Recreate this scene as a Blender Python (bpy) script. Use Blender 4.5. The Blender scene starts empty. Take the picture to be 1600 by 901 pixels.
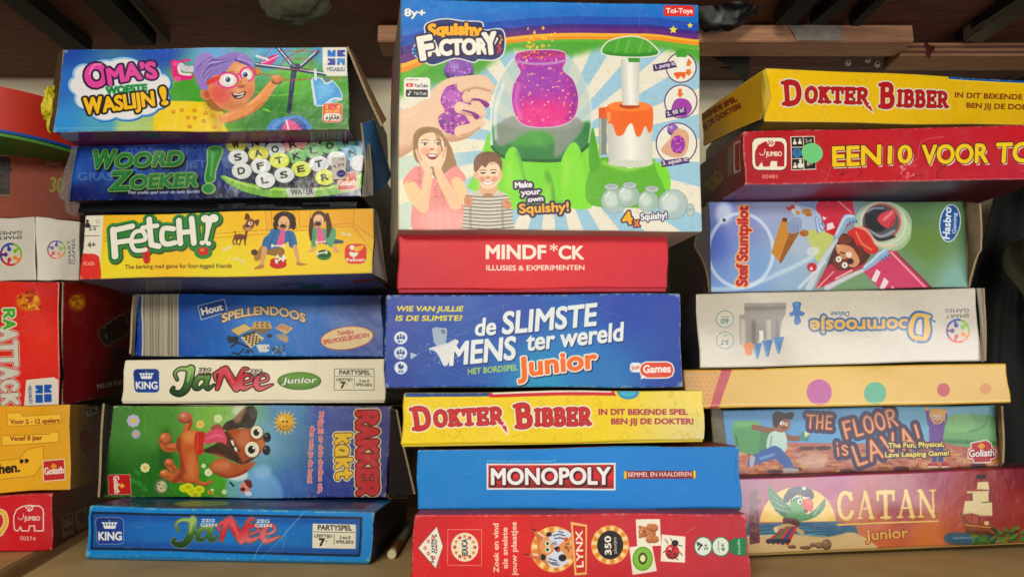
import bpy, bmesh, math, random
import numpy as np
from mathutils import Vector, Matrix

SC = bpy.context.scene
COL = SC.collection
# ------------------------------------------------------------------ camera
FPX = 1155.0                       # focal length in pixels of the 1600 px wide photograph
PITCH = math.atan(190 / FPX)
CZ = 0.140
cd = bpy.data.cameras.new('camera')
cd.sensor_width = 36.0
cd.lens = FPX / 1600 * 36
cd.clip_start = 0.02
cd.clip_end = 50
cam = bpy.data.objects.new('camera', cd)
COL.objects.link(cam)
cam.location = (0, 0, CZ)
cam.rotation_euler = (math.pi / 2 + PITCH, 0, 0)
SC.camera = cam
# ------------------------------------------------------------------ world, lamps, exposure
w = bpy.data.worlds.new('World')
SC.world = w
w.use_nodes = True
w.node_tree.nodes['Background'].inputs[0].default_value = (0.95, 0.9, 0.8, 1)
w.node_tree.nodes['Background'].inputs[1].default_value = 0.03

def area_lamp(name, loc, target, sx, sy, watts, col):
    l = bpy.data.lights.new(name, 'AREA')
    l.shape = 'RECTANGLE'; l.size = sx; l.size_y = sy; l.energy = watts; l.color = col
    o = bpy.data.objects.new(name, l)
    COL.objects.link(o)
    o.location = loc
    o.rotation_euler = (Vector(target) - Vector(loc)).to_track_quat('-Z', 'Y').to_euler()
    return o
area_lamp('ceiling_lamp', (-0.35, -0.80, 0.74), (-0.1, 0.75, 0.3), 0.5, 0.3, 17, (1.0, 0.955, 0.82))
area_lamp('window_lamp', (0.90, -0.40, 0.075), (0.30, 0.75, 0.11), 1.15, 0.54, 10.5, (0.98, 0.97, 0.97))
area_lamp('fill_lamp', (-0.6, -1.4, 0.1), (0, 0.75, 0.2), 1.0, 0.9, 4, (1.0, 0.93, 0.80))  # soft fill from low behind the camera, added to lift dark undersides
SC.view_settings.view_transform = 'Standard'
SC.view_settings.look = 'None'
SC.view_settings.gamma = 1
SC.view_settings.exposure = -0.07
SC.render.engine = 'CYCLES'
SC.cycles.max_bounces = 6

# ------------------------------------------------------------------ geometry helpers
def ray(x, y):
    a = (x - 800) / FPX; b = (450.5 - y) / FPX
    return np.array([a, math.cos(PITCH) - b * math.sin(PITCH), math.sin(PITCH) + b * math.cos(PITCH)])
def at(x, y, Y):                   # the point at depth Y that stands at this place of the photograph
    r = ray(x, y)
    return np.array([0, 0, CZ]) + r * (Y / r[1])
def atz(x, y, z):                  # the same on a horizontal plane
    r = ray(x, y)
    return np.array([0, 0, CZ]) + r * ((z - CZ) / r[2])
def front_quad(q, Yl, Yr):
    TL, TR, BR, BL = [ray(*c) for c in q]
    l = (TL / TL[1] + BL / BL[1]) / 2 * Yl
    r = (TR / TR[1] + BR / BR[1]) / 2 * Yr
    d = (r - l)[:2]; n = np.array([-d[1], d[0]]); o = l[:2]
    return [v * ((n @ o) / (n @ v[:2])) + np.array([0, 0, CZ]) for v in (TL, TR, BR, BL)]

def new_mat(name):
    m = bpy.data.materials.new(name); m.use_nodes = True
    nt = m.node_tree
    return m, nt, nt.nodes, nt.links, nt.nodes['Principled BSDF']
def hexc(h):
    return [int(h[i:i + 2], 16) / 255 for i in (0, 2, 4)]
def lin(h):
    return [c / 12.92 if c <= .04045 else ((c + .055) / 1.055) ** 2.4 for c in hexc(h)] + [1]
_mc = {}
def plain(col, rough=0.6, noise=0.12, scale=60, bump=0.15, name='card', metal=0, spec=0.4, stretch=None):
    key = (col, rough, noise, scale, bump, name, metal, stretch)
    if key in _mc: return _mc[key]
    m, nt, N, L, b = new_mat(name)
    tc = N.new('ShaderNodeTexCoord'); mp = N.new('ShaderNodeMapping')
    if stretch: mp.inputs['Scale'].default_value = stretch
    L.new(tc.outputs['Object'], mp.inputs[0])
    nz = N.new('ShaderNodeTexNoise'); nz.inputs['Scale'].default_value = scale; nz.inputs['Detail'].default_value = 6
    L.new(mp.outputs[0], nz.inputs['Vector'])
    mx = N.new('ShaderNodeMix'); mx.data_type = 'RGBA'
    c = lin(col)
    mx.inputs[6].default_value = [v * (1 - noise * 1.6) for v in c[:3]] + [1]
    mx.inputs[7].default_value = [min(1, v * (1 + noise * 1.6)) for v in c[:3]] + [1]
    L.new(nz.outputs['Fac'], mx.inputs[0]); L.new(mx.outputs[2], b.inputs['Base Color'])
    b.inputs['Roughness'].default_value = rough; b.inputs['Metallic'].default_value = metal
    b.inputs['Specular IOR Level'].default_value = spec
    bp = N.new('ShaderNodeBump'); bp.inputs['Strength'].default_value = bump; bp.inputs['Distance'].default_value = 0.001
    L.new(nz.outputs['Fac'], bp.inputs['Height']); L.new(bp.outputs[0], b.inputs['Normal'])
    _mc[key] = m
    return m
def print_mat(name, img, rough=0.36, wave=0.25, corr=0.0, coat=0.0):
    """printed card: the drawn sheet, a slightly uneven laminate, small dents"""
    m, nt, N, L, b = new_mat(name)
    tx = N.new('ShaderNodeTexImage'); tx.image = img; tx.extension = 'EXTEND'
    uv = N.new('ShaderNodeUVMap'); L.new(uv.outputs[0], tx.inputs[0])
    tc = N.new('ShaderNodeTexCoord')
    n1 = N.new('ShaderNodeTexNoise'); n1.inputs['Scale'].default_value = 28; n1.inputs['Detail'].default_value = 3
    n2 = N.new('ShaderNodeTexNoise'); n2.inputs['Scale'].default_value = 700; n2.inputs['Detail'].default_value = 2
    L.new(tc.outputs['Object'], n1.inputs[0]); L.new(tc.outputs['Object'], n2.inputs[0])
    # dust and rubbing: a faint grey veil in patches
    n3 = N.new('ShaderNodeTexNoise'); n3.inputs['Scale'].default_value = 45; n3.inputs['Detail'].default_value = 8; n3.inputs['Roughness'].default_value = .7
    L.new(tc.outputs['Object'], n3.inputs[0])
    mr = N.new('ShaderNodeMapRange'); mr.inputs[1].default_value = .5; mr.inputs[2].default_value = .8; mr.inputs[3].default_value = 0; mr.inputs[4].default_value = .06
    L.new(n3.outputs['Fac'], mr.inputs[0])
    mx = N.new('ShaderNodeMix'); mx.data_type = 'RGBA'; mx.inputs[7].default_value = lin('a09788')
    L.new(mr.outputs[0], mx.inputs[0]); L.new(tx.outputs[0], mx.inputs[6])
    # fine paper mottle
    mt = N.new('ShaderNodeMapRange'); mt.inputs[3].default_value = .86; mt.inputs[4].default_value = 1.12
    L.new(n2.outputs['Fac'], mt.inputs[0])
    ml = N.new('ShaderNodeMix'); ml.data_type = 'RGBA'; ml.blend_type = 'MULTIPLY'; ml.inputs[0].default_value = 1
    L.new(mx.outputs[2], ml.inputs[6]); L.new(mt.outputs[0], ml.inputs[7])
    L.new(ml.outputs[2], b.inputs['Base Color'])
    rr = N.new('ShaderNodeMapRange'); rr.inputs[3].default_value = rough - .07; rr.inputs[4].default_value = rough + .12
    L.new(n3.outputs['Fac'], rr.inputs[0]); L.new(rr.outputs[0], b.inputs['Roughness'])
    b.inputs['Specular IOR Level'].default_value = 0.38
    b.inputs['Coat Weight'].default_value = coat; b.inputs['Coat Roughness'].default_value = .12
    b1 = N.new('ShaderNodeBump'); b1.inputs['Strength'].default_value = wave; b1.inputs['Distance'].default_value = 0.006
    L.new(n1.outputs['Fac'], b1.inputs['Height'])
    b2 = N.new('ShaderNodeBump'); b2.inputs['Strength'].default_value = 0.12; b2.inputs['Distance'].default_value = 0.0004
    L.new(n2.outputs['Fac'], b2.inputs['Height']); L.new(b1.outputs[0], b2.inputs['Normal'])
    last = b2
    if corr:
        wv = N.new('ShaderNodeTexWave'); wv.inputs['Scale'].default_value = 110; wv.inputs['Distortion'].default_value = 1.5
        L.new(tc.outputs['Object'], wv.inputs[0])
        b3 = N.new('ShaderNodeBump'); b3.inputs['Strength'].default_value = corr; b3.inputs['Distance'].default_value = 0.0005
        L.new(wv.outputs['Fac'], b3.inputs['Height']); L.new(b2.outputs[0], b3.inputs['Normal']); last = b3
    L.new(last.outputs[0], b.inputs['Normal'])
    return m

def link_mesh(name, bm, mats, parent=None, origin=(0, 0, 0), smooth=False):
    me = bpy.data.meshes.new(name)
    for v in bm.verts: v.co -= Vector(origin)
    bmesh.ops.recalc_face_normals(bm, faces=bm.faces)
    bm.to_mesh(me); bm.free()
    for m in (mats if isinstance(mats, (list, tuple)) else [mats]): me.materials.append(m)
    for p in me.polygons: p.use_smooth = smooth
    o = bpy.data.objects.new(name, me); COL.objects.link(o)
    if parent: o.parent = parent
    else: o.location = origin
    return o
def thing(name, label, cat, loc, group=None):
    o = bpy.data.objects.new(name, None); COL.objects.link(o)
    o.empty_display_size = .02
    o.location = loc; o['label'] = label; o['category'] = cat
    if group: o['group'] = group
    return o
def tag(o, label, cat, group=None):
    o['label'] = label; o['category'] = cat
    if group: o['group'] = group
    return o
def struct(o, kind='structure'):
    o['kind'] = kind; return o

# ------------------------------------------------------------------ the print painter
_fonts = {}
def glyphs(s):
    """outlines of a string in the built-in font, cap height 1, x from 0 to 1"""
    if s in _fonts: return _fonts[s]
    c = bpy.data.curves.new('t', 'FONT'); c.body = s; c.resolution_u = 3
    o = bpy.data.objects.new('t', c); COL.objects.link(o)
    dg = bpy.context.evaluated_depsgraph_get(); dg.update()
    ev = o.evaluated_get(dg); cu = ev.to_curve(dg)
    polys = []
    for sp in cu.splines:
        bp = sp.bezier_points; n = len(bp)
        P = []
        for i in range(n):
            a, b = bp[i], bp[(i + 1) % n]
            p0, p1, p2, p3 = a.co.xy, a.handle_right.xy, b.handle_left.xy, b.co.xy
            st = (p1 - p0).length + (p3 - p2).length
            k = 1 if abs((p3 - p0).cross(p1 - p0)) + abs((p3 - p0).cross(p2 - p0)) < 1e-5 else 4
            for j in range(k):
                t = j / k; u = 1 - t
                P.append(p0 * u ** 3 + p1 * 3 * u * u * t + p2 * 3 * u * t * t + p3 * t ** 3)
        polys.append(np.array([[p.x, p.y] for p in P]))
    ev.to_curve_clear()
    bpy.data.objects.remove(o); bpy.data.curves.remove(c)
    if polys:
        al = np.vstack(polys); x0, x1 = al[:, 0].min(), al[:, 0].max()
        polys = [np.stack([(p[:, 0] - x0) / (x1 - x0), p[:, 1] / 0.682], 1) for p in polys]
    asp = ((x1 - x0) / .682) if polys else 1
    _fonts[s] = (polys, asp)
    return _fonts[s]

def cr(P, closed=True, k=5):
    """smooth curve through points"""
    P = np.asarray(P, float); n = len(P)
    if n < 3: return P
    out = []
    T = np.linspace(0, 1, k, endpoint=False)[:, None]
    for i in range(n if closed else n - 1):
        if closed: a, b, c, d = P[i - 1], P[i], P[(i + 1) % n], P[(i + 2) % n]
        else: a, b, c, d = P[max(i - 1, 0)], P[i], P[i + 1], P[min(i + 2, n - 1)]
        out.append(.5 * (2 * b + (c - a) * T + (2 * a - 5 * b + 4 * c - d) * T ** 2 + (3 * b - a - 3 * c + d) * T ** 3))
    if not closed: out.append(P[-1:])
    return np.vstack(out)

def boxblur(m, r):
    r = int(round(r))
    if r < 1: return m
    for ax in (0, 1):
        n = m.shape[ax]
        pad = [(0, 0), (0, 0)]; pad[ax] = (r + 1, r)
        c = np.cumsum(np.pad(m, pad), axis=ax)
        hi = np.take(c, range(2 * r + 1, 2 * r + 1 + n), axis=ax); lo = np.take(c, range(0, n), axis=ax)
        m = (hi - lo) / (2 * r + 1)
    return m

class Art:
    def __init__(s, corners, W=None, S=1.7, base='ffffff', sizepx=None):
        C = [np.asarray(c, float) for c in corners]      # TL TR BR BL in space
        s.o = C[3]; ex = C[2] - C[3]; s.ex = ex / np.linalg.norm(ex)
        n = np.cross(ex, C[0] - C[3]); s.n = n / np.linalg.norm(n); s.ey = np.cross(s.n, s.ex)
        s.q = np.array([[(c - s.o) @ s.ex, (c - s.o) @ s.ey] for c in C])
        w3 = (np.linalg.norm(C[1] - C[0]) + np.linalg.norm(C[2] - C[3])) / 2
        h3 = (np.linalg.norm(C[0] - C[3]) + np.linalg.norm(C[1] - C[2])) / 2
        ppm = 1600 * S                                    # texels per metre (0.7 m away the photo has ~1650 px a metre)
        s.W = int(w3 * ppm); s.H = int(h3 * ppm)
        s.img = np.ones((s.H, s.W, 3), np.float32) * np.array(hexc(base), np.float32)
        s.fr(0, 0, 1); s.cl = None; s.rng = np.random.RandomState(s.W * 7 + s.H)
    def fr(s, ox, oy, sx, sy=None, rot=0):
        s.ox, s.oy, s.sx, s.sy, s.rot = ox, oy, sx, sy or sx, rot
        p = s.to([[0, 0], [100, 0]]) if hasattr(s, 'q') else None
        s.k = float(np.linalg.norm(p[1] - p[0]) / 100)     # texels per local unit
    def to(s, pts):
        P = np.asarray(pts, float).reshape(-1, 2)
        x, y = P[:, 0] * s.sx, P[:, 1] * s.sy
        if s.rot:
            c, d = math.cos(s.rot), math.sin(s.rot); x, y = x * c - y * d, x * d + y * c
        x = x + s.ox; y = y + s.oy
        a = (x - 800) / FPX; b = (450.5 - y) / FPX
        D = np.stack([a, math.cos(PITCH) - b * math.sin(PITCH), math.sin(PITCH) + b * math.cos(PITCH)], 1)
        org = np.array([0, 0, CZ])
        t = ((s.o - org) @ s.n) / (D @ s.n)
        X = org + D * t[:, None] - s.o
        p = np.stack([X @ s.ex, X @ s.ey], 1)
        TL, TR, BR, BL = s.q
        u = np.full(len(p), .5); v = np.full(len(p), .5)
        for _ in range(8):
            Fv = (1 - u)[:, None] * (1 - v)[:, None] * BL + u[:, None] * (1 - v)[:, None] * BR + (1 - u)[:, None] * v[:, None] * TL + u[:, None] * v[:, None] * TR - p
            du = (1 - v)[:, None] * (BR - BL) + v[:, None] * (TR - TL)
            dv = (1 - u)[:, None] * (TL - BL) + u[:, None] * (TR - BR)
            det = du[:, 0] * dv[:, 1] - du[:, 1] * dv[:, 0]
            u = u - (Fv[:, 0] * dv[:, 1] - Fv[:, 1] * dv[:, 0]) / det
            v = v - (du[:, 0] * Fv[:, 1] - du[:, 1] * Fv[:, 0]) / det
        return np.stack([u * s.W, (1 - v) * s.H], 1)
    # ---- masks: (x0, y0, array)
    def cover(s, polys, pad=1):
        al = np.vstack(polys)
        x0 = int(max(0, math.floor(al[:, 0].min()) - pad)); x1 = int(min(s.W, math.ceil(al[:, 0].max()) + pad))
        y0 = int(max(0, math.floor(al[:, 1].min()) - pad)); y1 = int(min(s.H, math.ceil(al[:, 1].max()) + pad))
        if x1 <= x0 or y1 <= y0: return None
        w, h = x1 - x0, y1 - y0; SS = 3
        acc = np.zeros((h * SS, w + 3), np.float32)
        for P in polys:
            A = P - [x0, y0]; B = np.roll(A, -1, 0)
            ay, by = A[:, 1] * SS - .5, B[:, 1] * SS - .5
            lo = np.ceil(np.minimum(ay, by)).astype(int); hi = np.ceil(np.maximum(ay, by)).astype(int)
            lo = np.clip(lo, 0, h * SS); hi = np.clip(hi, 0, h * SS)
            cnt = hi - lo; ok = cnt > 0
            if not ok.any(): continue
            idx = np.repeat(np.where(ok)[0], cnt[ok])
            st = np.repeat(np.cumsum(cnt[ok]) - cnt[ok], cnt[ok])
            rows = lo[idx] + (np.arange(len(idx)) - st)
            t = (rows - ay[idx]) / (by[idx] - ay[idx])
            x = np.clip(A[idx, 0] + t * (B[idx, 0] - A[idx, 0]), 0, w)
            d = np.sign(by[idx] - ay[idx])
            ix = x.astype(int); fx = x - ix
            np.add.at(acc, (rows, ix), d * (1 - fx)); np.add.at(acc, (rows, ix + 1), d * fx)
        m = np.clip(np.abs(np.cumsum(acc, 1)[:, :w]), 0, 1).reshape(h, SS, w).mean(1)
        return [x0, y0, m]
    def dist(s, lines, rr, pad=2):
        """stroke mask; lines: list of (pts in texels, radii)"""
        al = np.vstack([l for l, r in lines]); R = max(float(np.max(r)) for l, r in lines) + pad
        x0 = int(max(0, math.floor(al[:, 0].min() - R))); x1 = int(min(s.W, math.ceil(al[:, 0].max() + R)))
        y0 = int(max(0, math.floor(al[:, 1].min() - R))); y1 = int(min(s.H, math.ceil(al[:, 1].max() + R)))
        if x1 <= x0 or y1 <= y0: return None
        D = np.full((y1 - y0, x1 - x0), 9.0, np.float32)
        for P, r in lines:
            r = np.broadcast_to(np.asarray(r, float), (len(P),))
            for i in range(len(P) - 1):
                a, b = P[i] - [x0, y0], P[i + 1] - [x0, y0]; q = max(r[i], r[i + 1]) + 1.5
                xa = int(max(0, min(a[0], b[0]) - q)); xb = int(min(x1 - x0, max(a[0], b[0]) + q + 1))
                ya = int(max(0, min(a[1], b[1]) - q)); yb = int(min(y1 - y0, max(a[1], b[1]) + q + 1))
                if xb <= xa or yb <= ya: continue
                X = np.arange(xa, xb) + .5; Y = (np.arange(ya, yb) + .5)[:, None]
                dx, dy = b - a; l2 = dx * dx + dy * dy + 1e-9
                t = np.clip(((X - a[0]) * dx + (Y - a[1]) * dy) / l2, 0, 1)
                d = np.sqrt((X - a[0] - t * dx) ** 2 + (Y - a[1] - t * dy) ** 2) - (r[i] + (r[i + 1] - r[i]) * t)
                np.minimum(D[ya:yb, xa:xb], d, out=D[ya:yb, xa:xb])
        return [x0, y0, np.clip(.5 - D, 0, 1)]
    def put(s, m, col, a=1, bl=0, off=(0, 0)):
        if m is None: return
        x0, y0, M = m
        if bl:
            r = max(1, int(bl * s.k * .6)); p = 3 * r
            xa, ya = max(0, x0 - p), max(0, y0 - p); xb, yb = min(s.W, x0 + M.shape[1] + p), min(s.H, y0 + M.shape[0] + p)
            # masks cut by the sheet's edge keep their value there
            B = np.zeros((M.shape[0] + 2 * p, M.shape[1] + 2 * p), np.float32); B[p:-p, p:-p] = M
            if x0 == 0: B[:, :p] = B[:, p:p + 1]
            if y0 == 0: B[:p] = B[p:p + 1]
            if x0 + M.shape[1] >= s.W: B[:, -p:] = B[:, -p - 1:-p]
            if y0 + M.shape[0] >= s.H: B[-p:] = B[-p - 1:-p]
            for _ in range(3): B = boxblur(B, r)
            M = B[ya - (y0 - p):yb - (y0 - p), xa - (x0 - p):xb - (x0 - p)]; x0, y0 = xa, ya
        if off != (0, 0):
            x0 += int(off[0] * s.k); y0 += int(off[1] * s.k)
            cx, cy = max(0, -x0), max(0, -y0)
            M = M[cy:, cx:]; x0 += cx; y0 += cy
            M = M[:max(0, s.H - y0), :max(0, s.W - x0)]
            if M.size == 0: return
        h, w_ = M.shape
        if s.cl is not None: M = M * s.cl[y0:y0 + h, x0:x0 + w_]
        M = (M * a)[..., None]
        if isinstance(col, tuple):                        # (c0, c1, (x0, y0, x1, y1)) linear gradient, more colours allowed
            p = s.to(np.array(col[-1]).reshape(2, 2)); cs = np.array([hexc(c) for c in col[:-1]])
            d = p[1] - p[0]
            X = np.arange(x0, x0 + w_); Y = np.arange(y0, y0 + h)[:, None]
            t = np.clip(((X - p[0][0]) * d[0] + (Y - p[0][1]) * d[1]) / (d @ d), 0, 1)
            C = np.stack([np.interp(t, np.linspace(0, 1, len(cs)), cs[:, i]) for i in range(3)], -1)
        else: C = np.array(hexc(col))
        R = s.img[y0:y0 + h, x0:x0 + w_]
        R += (C - R) * M
    # ---- drawing
    def P(s, pts, sm=True, k=5):
        P = np.asarray(pts, float).reshape(-1, 2)
        return s.to(cr(P, True, k) if sm else P)
    def p(s, pts, col, sm=True, bl=0, a=1, o=None):
        T = s.P(pts, sm)
        if o:
            for wd, c in o: s.put(s.dist([(np.vstack([T, T[:1]]), wd * s.k)], 0), c)
        s.put(s.cover([T]), col, a, bl)
    def l(s, pts, wd, col, sm=True, bl=0, a=1, o=None, closed=False):
        P = np.asarray(pts, float).reshape(-1, 2)
        if closed: P = np.vstack([P, P[:1]])
        if sm and len(P) > 2: P = cr(P, False)
        T = s.to(P)
        r = np.interp(np.linspace(0, 1, len(T)), np.linspace(0, 1, len(wd)), wd) if isinstance(wd, (list, tuple, np.ndarray)) else np.full(len(T), float(wd))
        r = r / 2 * s.k
        if o:
            for ow, c in o: s.put(s.dist([(T, r + ow * s.k)], 0), c)
        s.put(s.dist([(T, r)], 0), col, a, bl)
    def e(s, cx, cy, rx, ry, col, ang=0, bl=0, a=1, o=None):
        t = np.linspace(0, 2 * math.pi, 40, endpoint=False); c, d = math.cos(ang), math.sin(ang)
        x, y = rx * np.cos(t), ry * np.sin(t)
        s.p(np.stack([cx + x * c - y * d, cy + x * d + y * c], 1), col, False, bl, a, o)
    def r(s, x0, y0, x1, y1, col, **k):
        s.p([x0, y0, x1, y0, x1, y1, x0, y1], col, False, **k)
    def rr(s, x0, y0, x1, y1, q, col, **k):
        a = .3 * q
        s.p([x0 + q, y0, x1 - q, y0, x1 - a, y0 + a, x1, y0 + q, x1, y1 - q, x1 - a, y1 - a, x1 - q, y1, x0 + q, y1, x0 + a, y1 - a, x0, y1 - q, x0, y0 + q, x0 + a, y0 + a], col, False, **k)
    def fill(s, col): s.put([0, 0, np.ones((s.H, s.W), np.float32)], col)
    def bg(s, pts, pw=3):
        """soft colour field through coloured points (x, y, colour)"""
        T = s.to([[x, y] for x, y, c in pts]); C = np.array([hexc(c) for x, y, c in pts])
        X = np.arange(s.W)[None, :, None] + .0; Y = np.arange(s.H)[:, None, None] + .0
        d2 = (X - T[:, 0]) ** 2 + (Y - T[:, 1]) ** 2 + 60.
        wt = d2 ** (-pw / 2); wt /= wt.sum(-1, keepdims=True)
        s.img[:] = wt @ C
    def clip(s, pts=None, sm=True, ell=None):
        s.cl = None
        if pts is None and ell is None: return
        if ell is not None:
            cx, cy, rx, ry = ell; t = np.linspace(0, 2 * math.pi, 40, endpoint=False)
            m = s.cover([s.to(np.stack([cx + rx * np.cos(t), cy + ry * np.sin(t)], 1))])
        else: m = s.cover([s.P(pts, sm)])
        F = np.zeros((s.H, s.W), np.float32)
        if m is not None: F[m[1]:m[1] + m[2].shape[0], m[0]:m[0] + m[2].shape[1]] = m[2]
        s.cl = F
    def ball(s, cx, cy, rx, ry, base, hi='ffffff', lo='000000', ah=.6, al=.5, o=None):
        s.e(cx, cy, rx, ry, base, o=o); old = s.cl; s.clip(ell=(cx, cy, rx, ry))
        s.l([cx - rx * .9, cy + ry * .5, cx, cy + ry * 1.05, cx + rx * .9, cy + ry * .5], rx * .5, lo, bl=rx * .25, a=al)
        s.e(cx - rx * .3, cy - ry * .4, rx * .3, ry * .22, hi, bl=rx * .2, a=ah); s.cl = old
    def _lay(s, polys, x0, y0, x1, y1, h, sh, arc):
        b = np.array([x1 - x0, y1 - y0], float); L = np.linalg.norm(b); ux = b / L; up = np.array([ux[1], -ux[0]])
        out = []
        for P in polys:
            X = P[:, 0] * L + P[:, 1] * h * sh; Y = P[:, 1] * h + arc * 4 * P[:, 0] * (1 - P[:, 0])
            out.append(s.to(np.array([x0, y0]) + X[:, None] * ux + Y[:, None] * up))
        return out
    def t(s, txt, x0, y0, x1, y1, h, col, b=0, o=None, sh=0, arc=0, a=1, shd=None):
        """text from baseline start to baseline end, cap height h; b bold, o outlines, shd (dx, dy, colour)"""
        polys, asp = glyphs(txt)
        T = s._lay(polys, x0, y0, x1, y1, h, sh, arc)
        cl = [(np.vstack([p, p[:1]]), 0) for p in T]
        bold = b * h * s.k / 4
        def dm(r):
            m = s.dist([(p, r) for p, _ in cl], 0); f = s.cover(T)
            if m is None: return f
            if f is not None:
                ya, xa = f[1] - m[1], f[0] - m[0]; h_, w_ = f[2].shape
                Y0, X0 = max(0, ya), max(0, xa); sub = m[2][Y0:ya + h_, X0:xa + w_]
                np.maximum(sub, f[2][Y0 - ya:Y0 - ya + sub.shape[0], X0 - xa:X0 - xa + sub.shape[1]], out=sub)
            return m
        big = max([w_ for w_, c in o], default=0) if o else 0
        if shd: s.put(dm(bold + big * s.k), shd[2], a, 0, (shd[0], shd[1]))
        for wd, c in (o or []): s.put(dm(bold + wd * s.k), c, a)
        s.put(dm(bold) if b else s.cover(T), col, a)
    def st(s, word, x0, y0, x1, y1, h, wt, col, font=None, o=None, sh=0, arc=0, gap=.16, shd=None, sq=False):
        """lettering built from strokes; wt stroke weight as a share of h"""
        font = font or SLAB
        X = 0; L = []
        for ch in word:
            if ch == ' ': X += .4; continue
            wd, strokes = font[ch]
            for S_ in strokes:
                f = 1.0
                if isinstance(S_[0], str): f = float(S_[0]); S_ = S_[1:]
                smo = len(S_) > 6 and not isinstance(S_[-1], str)
                P = np.array([v for v in S_ if not isinstance(v, str)], float).reshape(-1, 2)
                if smo: P = cr(P, False, 4)
                L.append((np.stack([P[:, 0] + X, P[:, 1]], 1), f))
            X += wd + gap
        X -= gap
        polys = [np.stack([P[:, 0] / X, P[:, 1]], 1) for P, f in L]
        T = s._lay(polys, x0, y0, x1, y1, h, sh, arc)
        R = [h * wt * f * s.k / 2 for P, f in L]
        if shd:
            s.put(s.dist([(p, r + (max([q for q, c in o]) if o else 0) * s.k) for p, r in zip(T, R)], 0), shd[2], 1, 0, (shd[0], shd[1]))
        for wd, c in (o or []): s.put(s.dist([(p, r + wd * s.k) for p, r in zip(T, R)], 0), c)
        s.put(s.dist(list(zip(T, R)), 0), col)
    def bars(s, x0, y0, x1, y1, n=40, ink='1a1a1a', paper='f0ece0', seed=1):
        s.r(x0, y0, x1, y1, paper); rg = random.Random(seed); x = x0 + (x1 - x0) * .04
        while x < x1 - (x1 - x0) * .05:
            w_ = rg.choice([1, 1, 1.6, 2.4]) * (x1 - x0) / n / 2
            s.r(x, y0, x + w_, y1, ink, a=.85); x += w_ + rg.choice([1, 1, 1.7]) * (x1 - x0) / n / 2
    def speck(s, n, x0, y0, x1, y1, cols, r0=1, r1=2, a=.9):
        for _ in range(n):
            s.e(s.rng.uniform(x0, x1), s.rng.uniform(y0, y1), s.rng.uniform(r0, r1), s.rng.uniform(r0, r1), cols[s.rng.randint(len(cols))], a=a)
    def wear(s, amt=1.0, col='d8d0c0', inner=True):
        """rubbed card along the sheet's edges and corners, a few scratches"""
        W, H = s.W, s.H; rg = s.rng; m = np.zeros((H, W), np.float32)
        X = np.minimum(np.arange(W), W - 1 - np.arange(W))[None, :]; Y = np.minimum(np.arange(H), H - 1 - np.arange(H))[:, None]
        d = np.minimum(X, Y).astype(np.float32)
        n = rg.rand(H // 6 + 2, W // 6 + 2); n = np.kron(n, np.ones((6, 6)))[:H, :W]; n = boxblur(n, 3); n2 = boxblur(rg.rand(H, W), 1)
        n = (n - .5) * 2.2 + (n2 - .5) * 2
        edge = np.clip((3.0 * amt - d) / 3 + n, 0, 1) * (d < 9)
        cd = np.sqrt(X.astype(float) ** 2 + Y.astype(float) ** 2)
        edge = np.maximum(edge, np.clip((13 * amt - cd) / 6 + n, 0, 1))
        m = boxblur(edge.astype(np.float32), 1)
        s.put([0, 0, m], col, .55)
        if inner:
            s.cl = None; ox = (s.ox, s.oy, s.sx, s.sy, s.rot, s.k)
            for _ in range(int(14 * amt)):
                x, y = rg.uniform(0, W), rg.uniform(0, H); a_ = rg.uniform(-.6, .6) + (math.pi / 2 if rg.rand() < .3 else 0); ln = rg.uniform(10, 60)
                T = np.array([[x + math.cos(a_) * ln * t + rg.uniform(-1, 1), y + math.sin(a_) * ln * t + rg.uniform(-1, 1)] for t in np.linspace(0, 1, 5)])
                s.put(s.dist([(T, rg.uniform(.3, .7))], 0), col, rg.uniform(.15, .5))
    def image(s, name):
        im = bpy.data.images.new(name, s.W, s.H, alpha=False)
        px = np.ones((s.H, s.W, 4), np.float32)
        n = s.rng.normal(0, .012, (s.H, s.W, 1))
        c = s.img; g = c.mean(-1, keepdims=True)
        c = np.clip(g + (c - g) * 1.1, 0, 1) ** 1.14      # ink density of offset print
        px[..., :3] = np.clip(c + n, 0, 1)[::-1]
        im.pixels.foreach_set(px.ravel()); im.update(); im.pack()
        return im

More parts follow.
